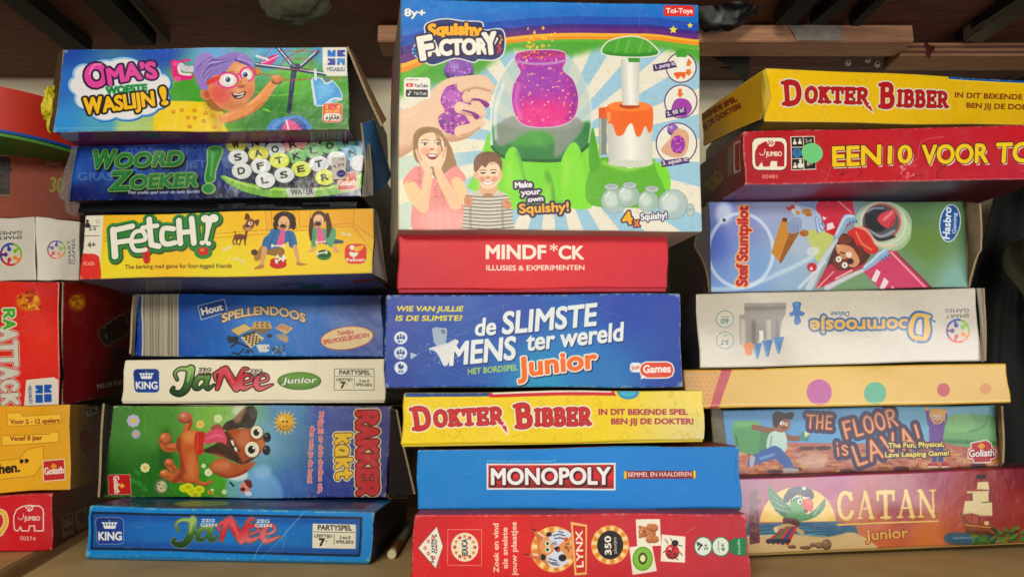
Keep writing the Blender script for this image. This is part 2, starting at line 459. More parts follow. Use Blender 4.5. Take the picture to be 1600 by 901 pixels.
# stroke lettering: slab capitals, poster capitals
O_ = [.5, 1, .2, .85, .1, .5, .2, .15, .5, 0, .8, .15, .9, .5, .8, .85, .5, 1]
SLAB = {
 'D': (.95, [[.2, 0, .2, 1], [.2, 1, .45, 1, .72, .88, .82, .5, .72, .12, .45, 0, .2, 0], ['.6', 0, 0, .4, 0], ['.6', 0, 1, .4, 1]]),
 'O': (1, [O_]),
 'K': (1, [[.2, 0, .2, 1], [.22, .42, .75, 1], [.42, .6, .8, 0], ['.6', 0, 0, .42, 0], ['.6', 0, 1, .42, 1], ['.6', .58, 1, .98, 1], ['.6', .6, 0, 1, 0]]),
 'T': (.95, [[.47, 0, .47, 1], [.05, .98, .9, .98], ['.6', .04, .98, .04, .68], ['.6', .91, .98, .91, .68], ['.6', .22, 0, .72, 0]]),
 'E': (.9, [[.2, 0, .2, 1], [.1, 1, .8, 1], [.1, 0, .8, 0], [.2, .5, .6, .5], ['.6', .81, 1, .81, .72], ['.6', .82, 0, .82, .28], ['.6', .62, .62, .62, .38]]),
 'R': (1, [[.2, 0, .2, 1], [.2, 1, .5, 1, .72, .9, .78, .72, .7, .54, .5, .46, .2, .46], [.5, .46, .82, 0], ['.6', 0, 0, .4, 0], ['.6', 0, 1, .3, 1], ['.6', .72, 0, 1, 0]]),
 'B': (.92, [[.2, 0, .2, 1], [.2, 1, .5, 1, .68, .92, .72, .76, .66, .6, .5, .53, .2, .53], [.2, .53, .55, .53, .76, .44, .8, .27, .74, .08, .55, 0, .2, 0], ['.6', 0, 0, .3, 0], ['.6', 0, 1, .3, 1]]),
 'I': (.45, [[.22, 0, .22, 1], ['.6', .02, 0, .42, 0], ['.6', .02, 1, .42, 1]]),
 'C': (.95, [[.82, .76, .72, .93, .5, 1, .24, .88, .12, .5, .24, .12, .5, 0, .72, .07, .86, .26], ['.4', .83, 1, .83, .68]]),
 'A': (1, [['1', .5, 1, .85, 0], ['.5', .5, 1, .15, 0], ['.45', .27, .35, .72, .35], ['.4', .02, 0, .3, 0], ['.4', .68, 0, 1, 0]]),
 'N': (1, [['.5', .15, 0, .15, 1], ['1', .15, 1, .85, 0], ['.5', .85, 0, .85, 1], ['.4', 0, 1, .22, 1], ['.4', 0, 0, .3, 0], ['.4', .7, 1, 1, 1]]),
}
# ------------------------------------------------------------------ the box builder
FACES = {  # name: (axis, side, u of (a,b,c), v of (a,b,c), corner order TL TR BR BL)
 'front': (1, -1, lambda a, b, c: (a, c), [(0, 0, 1), (1, 0, 1), (1, 0, 0), (0, 0, 0)]),
 'back': (1, 1, lambda a, b, c: (1 - a, c), [(1, 1, 1), (0, 1, 1), (0, 1, 0), (1, 1, 0)]),
 'top': (2, 1, lambda a, b, c: (a, b), [(0, 1, 1), (1, 1, 1), (1, 0, 1), (0, 0, 1)]),
 'bottom': (2, -1, lambda a, b, c: (a, 1 - b), [(0, 0, 0), (1, 0, 0), (1, 1, 0), (0, 1, 0)]),
 'right': (0, 1, lambda a, b, c: (b, c), [(1, 0, 1), (1, 1, 1), (1, 1, 0), (1, 0, 0)]),
 'left': (0, -1, lambda a, b, c: (1 - b, c), [(0, 1, 1), (0, 0, 1), (0, 0, 0), (0, 1, 0)]),
}
def hexa(q, Yl, Yr, depth, vpx=800, top_drop=0.0):
    TL, TR, BR, BL = front_quad(q, Yl, Yr)
    d = np.array([(vpx - 800) / FPX, 1, 0]) * depth
    K = {(0, 0, 1): TL, (1, 0, 1): TR, (1, 0, 0): BR, (0, 0, 0): BL}
    for (a, b, c), v in list(K.items()): K[(a, 1, c)] = v + d
    return K
def trilin(K, a, b, c):
    r = np.zeros(3)
    for (i, j, k), v in K.items():
        r = r + v * ((a if i else 1 - a) * (b if j else 1 - b) * (c if k else 1 - c))
    return r
def sub_hexa(K, a0=0, a1=1, b0=0, b1=1, c0=0, c1=1):
    return {(i, j, k): trilin(K, a1 if i else a0, b1 if j else b0, c1 if k else c0) for i in (0, 1) for j in (0, 1) for k in (0, 1)}
def box_mesh(name, K, mats, bev=0.0012, warp=0.0006, seed=0, parent=None, origin=(0, 0, 0), arts=None, open_faces=(), dent=0):
    """six-sided card box between eight corners; mats: face name -> material"""
    W = np.linalg.norm(K[(1, 0, 0)] - K[(0, 0, 0)]); D = np.linalg.norm(K[(0, 1, 0)] - K[(0, 0, 0)]); H = np.linalg.norm(K[(0, 0, 1)] - K[(0, 0, 0)])
    bm = bmesh.new(); bmesh.ops.create_cube(bm, size=1)
    for v in bm.verts: v.co = Vector(((v.co.x + .5) * W, (v.co.y + .5) * D, (v.co.z + .5) * H))
    bmesh.ops.bevel(bm, geom=list(bm.edges), offset=min(bev, H * .2), segments=2, affect='EDGES', profile=.5)
    for ax, L_, n in ((0, W, 10), (1, D, 4), (2, H, 4)):
        for i in range(1, n):
            no = [0, 0, 0]; no[ax] = 1; co = [0, 0, 0]; co[ax] = L_ * i / n
            bmesh.ops.bisect_plane(bm, geom=list(bm.verts) + list(bm.edges) + list(bm.faces), plane_co=co, plane_no=no)
    uvl = bm.loops.layers.uv.new('UVMap'); names = list(FACES); used = [n for n in names]
    bm.faces.ensure_lookup_table(); bm.normal_update()
    if open_faces:
        kill = []
        for f in bm.faces:
            ax = max(range(3), key=lambda i: abs(f.normal[i])); sd = 1 if f.normal[ax] > 0 else -1
            nm = next(n for n in names if FACES[n][0] == ax and FACES[n][1] == sd)
            if nm in open_faces and abs(f.normal[ax]) > .95: kill.append(f)
        bmesh.ops.delete(bm, geom=kill, context='FACES')
    for f in bm.faces:
        ax = max(range(3), key=lambda i: abs(f.normal[i]) + (.05 if i == 1 else 0)); sd = 1 if f.normal[ax] > 0 else -1
        nm = next(n for n in names if FACES[n][0] == ax and FACES[n][1] == sd)
        f.material_index = names.index(nm)
        for lp in f.loops:
            c = lp.vert.co
            lp[uvl].uv = FACES[nm][2](c.x / W, c.y / D, c.z / H)
    rg = random.Random(seed + 5); ph = [rg.uniform(0, 6.3) for _ in range(9)]
    for v in bm.verts:
        a, b, c = v.co.x / W, v.co.y / D, v.co.z / H
        p = trilin(K, a, b, c)
        e = 16 * a * (1 - a) * c * (1 - c)
        fr_ = max(0, 1 - b * 6)
        p[1] += warp * fr_ * (math.sin(a * 7 + ph[0]) + .7 * math.sin(a * 17 + c * 5 + ph[1])) * min(1, e * 2 + .3)
        p[2] += warp * (math.sin(a * 6 + ph[2]) + .6 * math.sin(a * 13 + b * 4 + ph[3])) * (2 * c - 1) * 4 * a * (1 - a) * .9
        p[0] += warp * 1.5 * math.sin(c * 5 + ph[4] + b * 4) * (1 if a > .98 or a < .02 else 0) * (4 * c * (1 - c))
        v.co = p
    deft = mats.get('*')
    bm.normal_update()
    for e in bm.edges: e.smooth = len(e.link_faces) < 2 or e.calc_face_angle(0) < .2
    o = link_mesh(name, bm, [mats.get(n, deft) for n in names], parent, origin, True)
    return o
def face_corners(K, nm):
    return [K[c] for c in FACES[nm][3]]
def panel(name, pts, th, mats, parent=None, origin=(0, 0, 0), seed=0, curl=0.0, n=8):
    """a sheet of card through four 3D points (TL TR BR BL), th thick, slightly curled; mats: [face, inside, edge]"""
    TL, TR, BR, BL = [np.asarray(p, float) for p in pts]
    nrm = np.cross(BR - BL, TL - BL); nrm /= np.linalg.norm(nrm)
    bm = bmesh.new(); G = [[], []]; uvl = bm.loops.layers.uv.new('UVMap')
    for s_ in (0, 1):
        for j in range(n + 1):
            row = []
            for i in range(n + 1):
                u, v = i / n, j / n
                p = (BL * (1 - u) + BR * u) * (1 - v) + (TL * (1 - u) + TR * u) * v
                p = p + nrm * (curl * 4 * u * (1 - u) + .0006 * math.sin(7 * u + 5 * v + seed)) - nrm * th * s_
                row.append(bm.verts.new(p))
            G[s_].append(row)
    for s_ in (0, 1):
        for j in range(n):
            for i in range(n):
                f = bm.faces.new([G[s_][j][i], G[s_][j][i + 1], G[s_][j + 1][i + 1], G[s_][j + 1][i]]); f.material_index = s_
                for lp, (uu, vv) in zip(f.loops, [(i, j), (i + 1, j), (i + 1, j + 1), (i, j + 1)]): lp[uvl].uv = (uu / n, vv / n)
    rim = [(0, i) for i in range(n)] + [(i, n) for i in range(n)] + [(n, n - i) for i in range(n)] + [(n - i, 0) for i in range(n)]
    for k in range(len(rim)):
        a, b = rim[k], rim[(k + 1) % len(rim)]
        f = bm.faces.new([G[0][a[0]][a[1]], G[0][b[0]][b[1]], G[1][b[0]][b[1]], G[1][a[0]][a[1]]]); f.material_index = 2
    mats = mats if isinstance(mats, list) else [mats] * 3
    return link_mesh(name, bm, mats, parent, origin)
def drape(name, TL, TR, BR, BL, mat, folds=5, depth=.012, n=36, seed=0, parent=None, origin=(0, 0, 0)):
    """hanging cloth with folds and real thickness"""
    TL, TR, BR, BL = [np.asarray(p, float) for p in (TL, TR, BR, BL)]
    bm = bmesh.new(); G = [[], []]
    for s_ in (0, 1):
        for j in range(n + 1):
            row = []
            for i in range(n + 1):
                u, v = i / n, j / n
                p = (BL * (1 - u) + BR * u) * (1 - v) + (TL * (1 - u) + TR * u) * v
                k = math.sin(u * folds * 6.28 + math.sin(v * 4 + seed) * 1.2) + .4 * math.sin(u * folds * 13 + v * 7 + seed)
                row.append(bm.verts.new((p[0] + .006 * math.sin(v * 9 + seed), p[1] + depth * k + .003 * s_, p[2] + .003 * math.sin(u * 8))))
            G[s_].append(row)
        for j in range(n):
            for i in range(n): bm.faces.new([G[s_][j][i], G[s_][j][i + 1], G[s_][j + 1][i + 1], G[s_][j + 1][i]])
    rim = [(0, i) for i in range(n)] + [(i, n) for i in range(n)] + [(n, n - i) for i in range(n)] + [(n - i, 0) for i in range(n)]
    for k in range(len(rim)):
        a, b = rim[k], rim[(k + 1) % len(rim)]
        bm.faces.new([G[0][a[0]][a[1]], G[0][b[0]][b[1]], G[1][b[0]][b[1]], G[1][a[0]][a[1]]])
    return link_mesh(name, bm, mat, parent, origin, True)
def solid_box(name, a, b, mat, parent=None, bev=0.001, origin=(0, 0, 0)):
    bm = bmesh.new(); bmesh.ops.create_cube(bm, size=1)
    for v in bm.verts: v.co = Vector([(a[i] if v.co[i] < 0 else b[i]) for i in range(3)])
    if bev: bmesh.ops.bevel(bm, geom=list(bm.edges), offset=bev, segments=2, affect='EDGES')
    return link_mesh(name, bm, mat, parent, origin)

KRAFT = plain('8d6c48', .85, .2, 180, .4, 'kraft_card')
GREYCARD = plain('7d776a', .9, .2, 200, .4, 'grey_card')
EDGE = plain('a08a68', .9, .3, 300, .5, 'card_edge')
DARKIN = plain('2a2420', .9, .2, 80, .3, 'dark_inside')

def game_box(name, label, q, Yl, Yr, depth, paint, cat='box', vpx=800, group='boxed board games stacked on the shelf', base='ffffff',
             cols=None, arts=None, lid=True, rough=.36, wave=.18, corr=0, coat=0, seed=0, warp=.0008, bev=.0016, lidgap=.0018, tray='d9d4c6', wear=.8, K=None, lidcut=0.0):
    K = K or hexa(q, Yl, Yr, depth, vpx)
    base_c = (K[(0, 0, 0)] + K[(1, 1, 0)]) / 2
    origin = tuple(base_c)
    t = thing(name, label, cat, origin, group)
    H = np.linalg.norm(K[(0, 0, 1)] - K[(0, 0, 0)])
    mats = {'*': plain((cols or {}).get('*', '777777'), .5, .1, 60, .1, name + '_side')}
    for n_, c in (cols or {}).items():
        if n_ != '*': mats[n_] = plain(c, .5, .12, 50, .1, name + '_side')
    todo = dict(arts or {}); todo['front'] = paint
    for n_, fn in todo.items():
        A = Art(face_corners(K, n_), base=base)
        fn(A); A.cl = None
        if wear: A.wear(wear)
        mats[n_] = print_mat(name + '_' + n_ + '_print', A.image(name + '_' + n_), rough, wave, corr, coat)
    if lid:
        e = lidgap / H
        box_mesh('lid', sub_hexa(K, c0=e), mats, bev, warp, seed, t, origin)
        box_mesh('tray', sub_hexa(K, .004, .996, .006, .994, 0, .9), {'*': plain(tray, .6, .1, 60, .1, 'tray_card')}, .0008, 0, seed, t, origin)
    else:
        box_mesh('carton', K, mats, bev, warp, seed, t, origin)
    return t, K, origin
# ------------------------------------------------------------------ printed sheets (drawn in code)
def goliath(A, pts, x0, y0, x1, y1, h, name='Goliath'):
    A.p(pts, 'c02a2a', False, o=[(3, 'e8dcc8')])
    A.t(name, x0, y0, x1, y1, h, 'f0e8dc', b=.22)
def smart_ring(A, cx, cy, r, rot=0):
    cols = ['e8923a', 'd0303c', '6a2c82', '3a4aa8', '8abb3c']
    for i in range(5):
        a0 = rot + i * 2 * math.pi / 5
        pts = [(cx + r * math.cos(a0 + t), cy + r * math.sin(a0 + t)) for t in np.linspace(.02, 2 * math.pi / 5, 9)]
        A.l(np.array(pts).ravel(), r * .17, cols[i], False)
        am = a0 + math.pi / 5
        A.e(cx + r * .52 * math.cos(am), cy + r * .52 * math.sin(am), r * .2, r * .2, cols[i])
        A.l([cx + r * .5 * math.cos(am), cy + r * .5 * math.sin(am), cx + r * .95 * math.cos(am), cy + r * .95 * math.sin(am)], r * .2, cols[i])
def person_icon(A, x, y, s, c):
    A.e(x, y - s * .6, s * .32, s * .32, c); A.p([x - s * .5, y + s * .7, x - s * .5, y, x, y - s * .28, x + s * .5, y, x + s * .5, y + s * .7], c)

def grass(A, n, x0, y0, x1, y1, cols=('3f8a2c', '6cb53a', '2f6f24')):
    for _ in range(n):
        x, y = A.rng.uniform(x0, x1), A.rng.uniform(y0, y1)
        A.l([x, y, x + A.rng.uniform(-6, 6), y - A.rng.uniform(8, 22)], 2, cols[A.rng.randint(len(cols))], False, a=.35)

def art_oma(A):
    A.bg([(90, 80, '2350a8'), (250, 80, '2a5cb8'), (330, 95, '7ab4e4'), (430, 80, '6ab0e0'), (520, 80, '5aa4dc'), (90, 130, '3a78c4'), (90, 200, '3f98d8'), (160, 205, '58a8c8'),
          (200, 205, 'b8d088'), (250, 160, '9ac4a0'), (270, 200, 'ecd83c'), (300, 190, 'e8d030'), (300, 140, '5cac3a'), (340, 160, '4ca032'), (420, 180, '2f8424'), (460, 120, '68b83a'), (520, 190, '357f26'), (520, 130, '5aa83c'), (430, 205, '2a6e20')], 3.2)
    A.fr(260, 70, .1875)
    A.p([0, 480, 60, 330, 140, 270, 330, 260, 360, 470, 120, 520], '4aa030', bl=30, a=.9)
    grass(A, 260, 480, 500, 1500, 700)
    A.l([560, 330, 800, 240, 1000, 220, 1200, 250], 26, '8ad050', bl=14, a=.5)
    A.l([700, 380, 900, 420, 1100, 400], 14, 'a0dc60', bl=8, a=.5)
    # drying rack
    for q in ([920, 15, 1050, 170], [1260, 60, 1110, 190], [750, 165, 1060, 200], [1060, 200, 1320, 245]):
        A.l(q, 34, '1c3468', False); A.l(np.array(q) - 6, 12, 'd8e0ec', False)
    A.l([1065, 200, 1045, 330, 1020, 560], [46, 40, 34], '1f2d52'); A.l([1055, 220, 1035, 380], 10, '5a74a8', bl=3)
    A.ball(1075, 185, 46, 30, '23345c')
    for q in ([880, 20, 800, 110, 760, 180], [940, 50, 1300, 60], [990, 115, 1200, 125, 1200, 190], [900, 195, 1250, 215], [950, 170, 1000, 110, 1180, 20]): A.l(q, 7, 'b4553c')
    A.l([780, 235, 900, 262, 1000, 292, 1240, 285, 1480, 280], 8, 'c05030')
    A.p([790, 150, 850, 100, 920, 80, 930, 100, 880, 160, 830, 165], 'd8348c'); A.l([790, 150, 850, 130, 930, 90], 9, 'f0dce8'); A.l([750, 95, 800, 110, 840, 120], 20, 'e8e4ec')
    # pinned pants
    A.p([1215, 290, 1300, 285, 1370, 300, 1440, 380, 1450, 450, 1360, 480, 1320, 500, 1240, 495, 1235, 400], '5aaae0', o=[(9, 'c8dcec')])
    A.p([1250, 320, 1330, 310, 1400, 380, 1330, 440, 1260, 440], '7cc0ec', bl=16, a=.8)
    A.l([1212, 300, 1240, 490], 22, 'd4e0ee'); A.l([1240, 210, 1244, 290], 22, 'e4e4e8'); A.l([1330, 490, 1390, 450, 1450, 455], 20, 'dce6f0'); A.e(1330, 295, 38, 26, '6a8478'); A.l([1290, 282, 1330, 322, 1372, 306], 14, 'd4e0ee')
    # roller skate
    A.l([120, 175, 150, 200, 225, 205], 50, 'd8d4dc'); A.l([60, 150, 70, 210, 90, 270, 200, 265], 52, 'd82c84'); A.l([100, 190, 120, 240, 200, 250], 20, 'f0e4ec'); A.l([70, 150, 190, 130], 22, 'e0408c'); A.e(90, 285, 30, 22, 'e860a4'); A.e(75, 160, 24, 22, 'e860a4')
    A.speck(6, 120, 180, 220, 220, ['a8a4b0'], 3, 5)
    # dress
    A.p([-60, 480, 60, 470, 250, 470, 380, 490, 470, 560, 470, 640, 480, 760, -60, 760], 'eccf28'); A.p([300, 480, 420, 520, 470, 640, 440, 740, 360, 600], 'c9a51c', bl=25, a=.7)
    for x, y in ((180, 605), (235, 605), (325, 565), (310, 630), (195, 680), (400, 680), (390, 580), (130, 545), (235, 545), (60, 560)): A.e(x, y, 15, 14, 'c46c1c', o=[(1, 'c46c1c')]); A.e(x, y, 8, 8, 'ecc82c')
    A.p([320, 440, 400, 450, 480, 540, 400, 545, 340, 500], '9a7018', bl=8)
    # arm and fists
    A.l([470, 610, 620, 560, 760, 480, 880, 330, 910, 290], [70, 100, 95, 70, 60], 'e09858'); A.l([470, 590, 620, 530, 740, 460, 860, 320], 22, 'f0b478', bl=10, a=.8); A.l([520, 640, 680, 580, 820, 470], 16, 'a85c2c', bl=9, a=.6)
    A.ball(918, 288, 50, 42, 'd88c50', ah=.3); A.l([880, 262, 940, 255], 16, 'e8a468'); A.l([885, 285, 900, 320], 10, 'a86430', bl=3)
    A.ball(750, 225, 38, 34, 'dc9050', ah=.3); A.l([730, 190, 745, 250], 12, 'a86430', bl=3)
    # head
    A.e(330, 405, 52, 50, 'd88a5c'); A.e(335, 410, 28, 28, 'b4603c', bl=8)
    A.p([330, 190, 460, 120, 600, 120, 700, 180, 735, 290, 725, 400, 650, 500, 560, 550, 450, 520, 370, 440, 335, 330], 'e0a070')
    A.e(450, 410, 95, 80, 'd84c50', bl=40, a=.75); A.e(690, 400, 40, 60, 'd8604c', bl=25, a=.5); A.e(560, 500, 110, 40, 'c07040', bl=26, a=.5); A.e(640, 200, 70, 30, 'f4c89c', bl=20, a=.7)
    # hair
    A.p([225, 210, 240, 130, 290, 80, 370, 80, 400, 120, 380, 150, 300, 230, 240, 260], 'a892d0')
    A.p([240, 200, 330, 130, 430, 110, 520, 75, 640, 75, 710, 130, 725, 200, 690, 185, 620, 150, 560, 150, 480, 240, 400, 260, 360, 300, 340, 370, 285, 370, 250, 300], '9c84cc')
    rg = random.Random(3)
    for i in range(34):
        t = i / 33; y = 120 + 150 * t
        A.l([620 - 120 * t + rg.uniform(-10, 10), 90 + 70 * t, 480 - 80 * t, 130 + 80 * t + rg.uniform(-8, 8), 370 - 60 * t, y + 60 * t, 300, 230 + 120 * t], [2, 8, 3], rg.choice(['c4b4e4', '7860b0', 'b4a0dc', '6c549c', 'd0c4ec']), a=.7)
    for i in range(9): A.l([240 + i * 10, 240 - i * 12, 300 + i * 8, 150 - i * 5, 390, 110 + i * 3], [2, 7, 2], rg.choice(['c8b8e8', '7a62ae']), a=.7)
    A.l([580, 130, 680, 170, 720, 210], [26, 20, 6], '6a52a0'); A.l([590, 120, 690, 150, 722, 190], [14, 8, 4], 'b8a4dc'); A.l([500, 90, 440, 60, 560, 65, 600, 70], 4, 'b0a0d8')
    # glasses
    A.e(505, 300, 82, 60, 'e8ddd8', ang=-.15); A.e(660, 255, 55, 52, 'e8ddd8', ang=-.2); A.e(520, 290, 46, 40, 'f4f2f0'); A.e(660, 248, 36, 36, 'f4f2f0')
    for x, y in ((512, 293), (655, 252)): A.e(x, y, 22, 23, '5a86a8'); A.e(x, y, 13, 14, '101418'); A.e(x - 6, y - 7, 5, 5, 'ffffff')
    t = np.linspace(0, 2 * math.pi, 20, endpoint=False)
    for cx, cy, rx, ry in ((512, 298, 84, 62), (672, 246, 56, 56)): A.l(np.stack([cx + rx * np.cos(t), cy + ry * np.sin(t) - (cx - 512) * 0], 1).ravel(), 17, 'e03890', closed=True)
    A.l([430, 280, 380, 300, 345, 320], [36, 44, 30], 'd8482c'); A.l([435, 300, 390, 330], 14, 'e8609c'); A.l([592, 250, 615, 240], 14, 'e03890')
    A.l([470, 232, 560, 230], 10, '8a5a40', a=.7)
    A.e(625, 330, 44, 32, 'd08454'); A.e(650, 300, 26, 30, 'e4a070'); A.e(620, 350, 30, 12, 'a45c34', bl=5)
    # mouth
    A.p([545, 400, 600, 405, 660, 385, 650, 430, 600, 452, 560, 440], '5a1c18'); A.p([552, 403, 605, 410, 652, 393, 640, 412, 600, 420, 560, 415], 'f0ece4', False); A.l([590, 440, 640, 425], 9, 'f0ece4'); A.l([540, 395, 545, 410], 7, '8a3c2c')
    A.p([870, 640, 960, 605, 1130, 595, 1200, 720, 860, 720], '3c8ccc'); A.p([960, 660, 1090, 610, 1170, 720, 930, 720], '2c50a0'); A.p([1000, 630, 1060, 640, 1130, 720, 970, 720], 'd84c8c'); A.l([1000, 630, 1020, 720], 14, 'f0dce8')
    A.l([800, 530, 840, 545, 870, 560], [4, 22, 4], '8cc85c'); A.l([890, 580, 930, 550], [4, 18, 4], '7cbc50'); A.l([950, 565, 1000, 565], [4, 18, 4], '7cbc50')
    # maker's mark and players
    A.p([1300, 0, 1550, 0, 1550, 262, 1340, 262, 1312, 240, 1304, 200], 'ece6dc', False)
    for (x, y, c, k) in ((1345, 45, '1878c8', 0), (1425, 45, '2c4ca8', 1), (1345, 115, '2c4ca8', 2), (1425, 115, '1880c8', 3)):
        A.r(x, y, x + 66, y + 56, c)
        if k == 0: A.p([x + 18, y, x + 48, y, x + 33, y + 22], 'ece6dc', False)
        if k == 1: A.p([x + 66, y + 12, x + 66, y + 44, x + 44, y + 28], 'ece6dc', False)
        if k == 2: A.p([x, y + 12, x, y + 44, x + 22, y + 28], 'ece6dc', False)
        if k == 3: A.p([x + 18, y + 56, x + 48, y + 56, x + 33, y + 30], 'ece6dc', False)
    A.t('MEGABLEU', 1342, 222, 1490, 222, 32, '2a4478', b=.05)
    A.rr(1303, 490, 1458, 645, 24, 'd8502c', o=[(4, 'ece6dc')]); A.rr(1312, 570, 1450, 634, 20, 'ece4d8')
    A.t('2', 1322, 530, 1345, 530, 28, 'f4e060', b=.2); A.t('tot', 1365, 530, 1398, 530, 16, 'ffffff'); A.t('4', 1415, 530, 1440, 530, 28, 'f4e060', b=.2)
    A.t('SPELERS', 1322, 564, 1442, 564, 22, 'f4e060', b=.16); A.t('vanaf', 1355, 592, 1412, 592, 14, '3a3a3a'); A.t('4 JAAR', 1325, 624, 1442, 622, 26, '2a2a2a', b=.2)
    A.r(-1000, 694, 1600, 700, 'e4dcc8', a=.35)
    # title on its cloud
    A.fr(60, 50, .35)
    cl = [(210, 190, 50, 42), (180, 240, 42, 40), (215, 300, 50, 44), (300, 360, 60, 36), (385, 150, 70, 32), (310, 170, 90, 40), (470, 330, 70, 44), (400, 360, 70, 34), (530, 300, 55, 44), (545, 230, 45, 40), (350, 260, 190, 95), (490, 190, 60, 40)]
    for x, y, a_, b_ in cl: A.e(x, y, a_ + 9, b_ + 9, '3a78c4')
    for x, y, a_, b_ in cl: A.e(x - 3, y - 2, a_ + 4, b_ + 4, '9cc8e8')
    for x, y, a_, b_ in cl: A.e(x, y, a_ - 3, b_ - 3, 'eae8ea')
    A.t("O", 218, 246, 308, 238, 94, 'e058a8', b=.34, o=[(9, '3a1c48')]); A.t('MA’S', 318, 238, 530, 206, 70, 'e058a8', b=.3, o=[(9, '3a1c48')], arc=8)
    A.l([228, 190, 250, 150, 285, 145], 6, 'f4b0d8', a=.8)
    A.t('WOESTE', 306, 280, 486, 266, 30, '1d8a4c', b=.4, o=[(3, 'b8d8c0')])
    A.t('W', 208, 366, 285, 360, 68, 'f0c028', b=.28, o=[(9, '2a2010')]); A.t('ASLIJN', 292, 358, 520, 330, 62, 'f0c028', b=.26, o=[(9, '2a2010')]); A.t('!', 556, 326, 578, 322, 76, 'f0c028', b=.26, o=[(9, '2a2010')])

def art_oma_bottom(A):
    A.fill('7c3a6c'); A.fr(60, 50, .35)
    A.t('C€', 380, 470, 470, 468, 20, '3a2040'); A.e(510, 466, 26, 10, '2f5c48'); A.e(590, 464, 34, 12, 'a07898'); A.e(590, 464, 26, 8, '7c3a6c')
    A.bars(1215, 442, 1375, 486, 34, '241828', 'c0aab8'); A.r(100, 448, 180, 486, '8c98b8')

def art_woord(A):
    A.bg([(110, 230, '1c3c88'), (110, 270, '3468b8'), (115, 310, '141f5c'), (200, 230, '24489c'), (200, 260, '3c72c0'), (200, 312, '10184c'), (330, 230, '2a4a94'), (330, 270, '24458c'), (330, 312, '0e1440'), (400, 240, '14203c'), (480, 270, '101828'), (560, 230, '5a88a8'), (560, 300, '182c60'), (450, 310, '14204c')], 3)
    A.fr(80, 190, .35)
    for w_, x, y, x1, y1, h in (('WOLK', 330, 136, 460, 134, 26), ('BRON', 575, 136, 690, 132, 26), ('MIST', 575, 208, 690, 205, 32), ('GRAS', 122, 262, 275, 262, 34), ('WATER', 770, 320, 985, 316, 36)): A.t(w_, x, y, x1, y1, h, '7c98cc', a=.55, b=.1)
    for x, y in ((790, 100), (800, 180), (780, 150)): A.e(x, y, 40, 30, '7c88b8', a=.6)
    A.p([760, 240, 860, 270, 1050, 296, 1250, 285, 1420, 215, 1420, 280, 1270, 325, 1050, 345, 880, 320, 780, 270], '7cb43c'); A.l([770, 245, 900, 290, 1050, 305, 1240, 295, 1400, 235], 10, 'c0e070', a=.8)
    for ch, x, y, c in (('W', 825, 105, 'c8cc50'), ('N', 912, 95, 'a8b0b8'), ('O', 1000, 122, 'c8d0d4'), ('R', 1080, 100, 'dc9a90'), ('T', 1150, 92, 'dc9a90'), ('S', 835, 160, 'd8dcdc'), ('A', 925, 140, 'd0d040'),
                        ('K', 1095, 152, '6cb468'), ('L', 1172, 128, '78bc78'), ('O', 1245, 108, '78bc78'), ('W', 1315, 92, '6cb4a0'), ('F', 935, 198, 'd8dcdc'), ('T', 1018, 172, 'd4dc48'), ('D', 850, 220, 'd8dcdc'),
                        ('N', 1345, 140, '58acd0'), ('E', 1115, 210, 'd4e048'), ('T', 1195, 188, 'd8dce4'), ('S', 1040, 238, 'dce0e0'), ('L', 955, 262, 'dce0e0'), ('R', 1222, 248, 'd8e048'), ('', 1275, 168, 'd8dce4'), ('', 1380, 185, 'c8ccd4')):
        A.e(x + 4, y + 5, 46, 38, '0c1018', a=.7); A.e(x, y, 45, 36, c); A.e(x - 2, y + 4, 38, 28, 'ffffff', bl=8, a=.18); A.l([x - 34, y - 16, x - 5, y - 30, x + 28, y - 22], 5, 'ffffff', a=.6)
        if ch: A.t(ch, x - 14, y + 16, x + 16, y + 10, 28, '181818', b=.2)
    A.p([1050, 298, 1182, 296, 1180, 336, 1055, 342], 'c0c4bc', False); A.t('WATER', 1072, 328, 1168, 322, 24, '202020', b=.14); A.t('ZOUT', 1076, 272, 1160, 272, 22, '8898a0', a=.8)
    for w_, x0, y0, x1, y1, h in (('W', 178, 205, 275, 205, 74), ('OORD', 285, 205, 582, 195, 58), ('Z', 262, 305, 345, 302, 78), ('OEKER', 352, 298, 652, 285, 54)):
        A.t(w_, x0 + 8, y0 + 8, x1 + 8, y1 + 8, h, '0c2418', b=.24, o=[(7, '0c1c28')], sh=.2)
        A.t(w_, x0, y0, x1, y1, h, '246c3c', b=.26, o=[(4.5, '88a864')], sh=.2); A.t(w_, x0 - 2, y0 - 3, x1 - 2, y1 - 3, h, '348448', b=.02, sh=.2)
    A.p([705, 122, 762, 126, 732, 215, 725, 262, 690, 262, 700, 180], '3c8c48', o=[(6, '9cc070'), ]); A.e(703, 298, 26, 20, '3c8c48', o=[(5, '9cc070')]); A.l([722, 140, 712, 240], 12, '6cb060', bl=4)
    A.t('Het snelle spel voor de hele familie', 344, 322, 662, 316, 13, 'e4e4ec', b=.12, sh=.25)
    goliath(A, [1278, 232, 1366, 226, 1368, 300, 1282, 306], 1284, 286, 1362, 282, 24); A.p([1322, 244, 1336, 254, 1322, 264, 1308, 254], 'e8a838', False)
    A.r(1270, 336, 1362, 352, '8c2840')

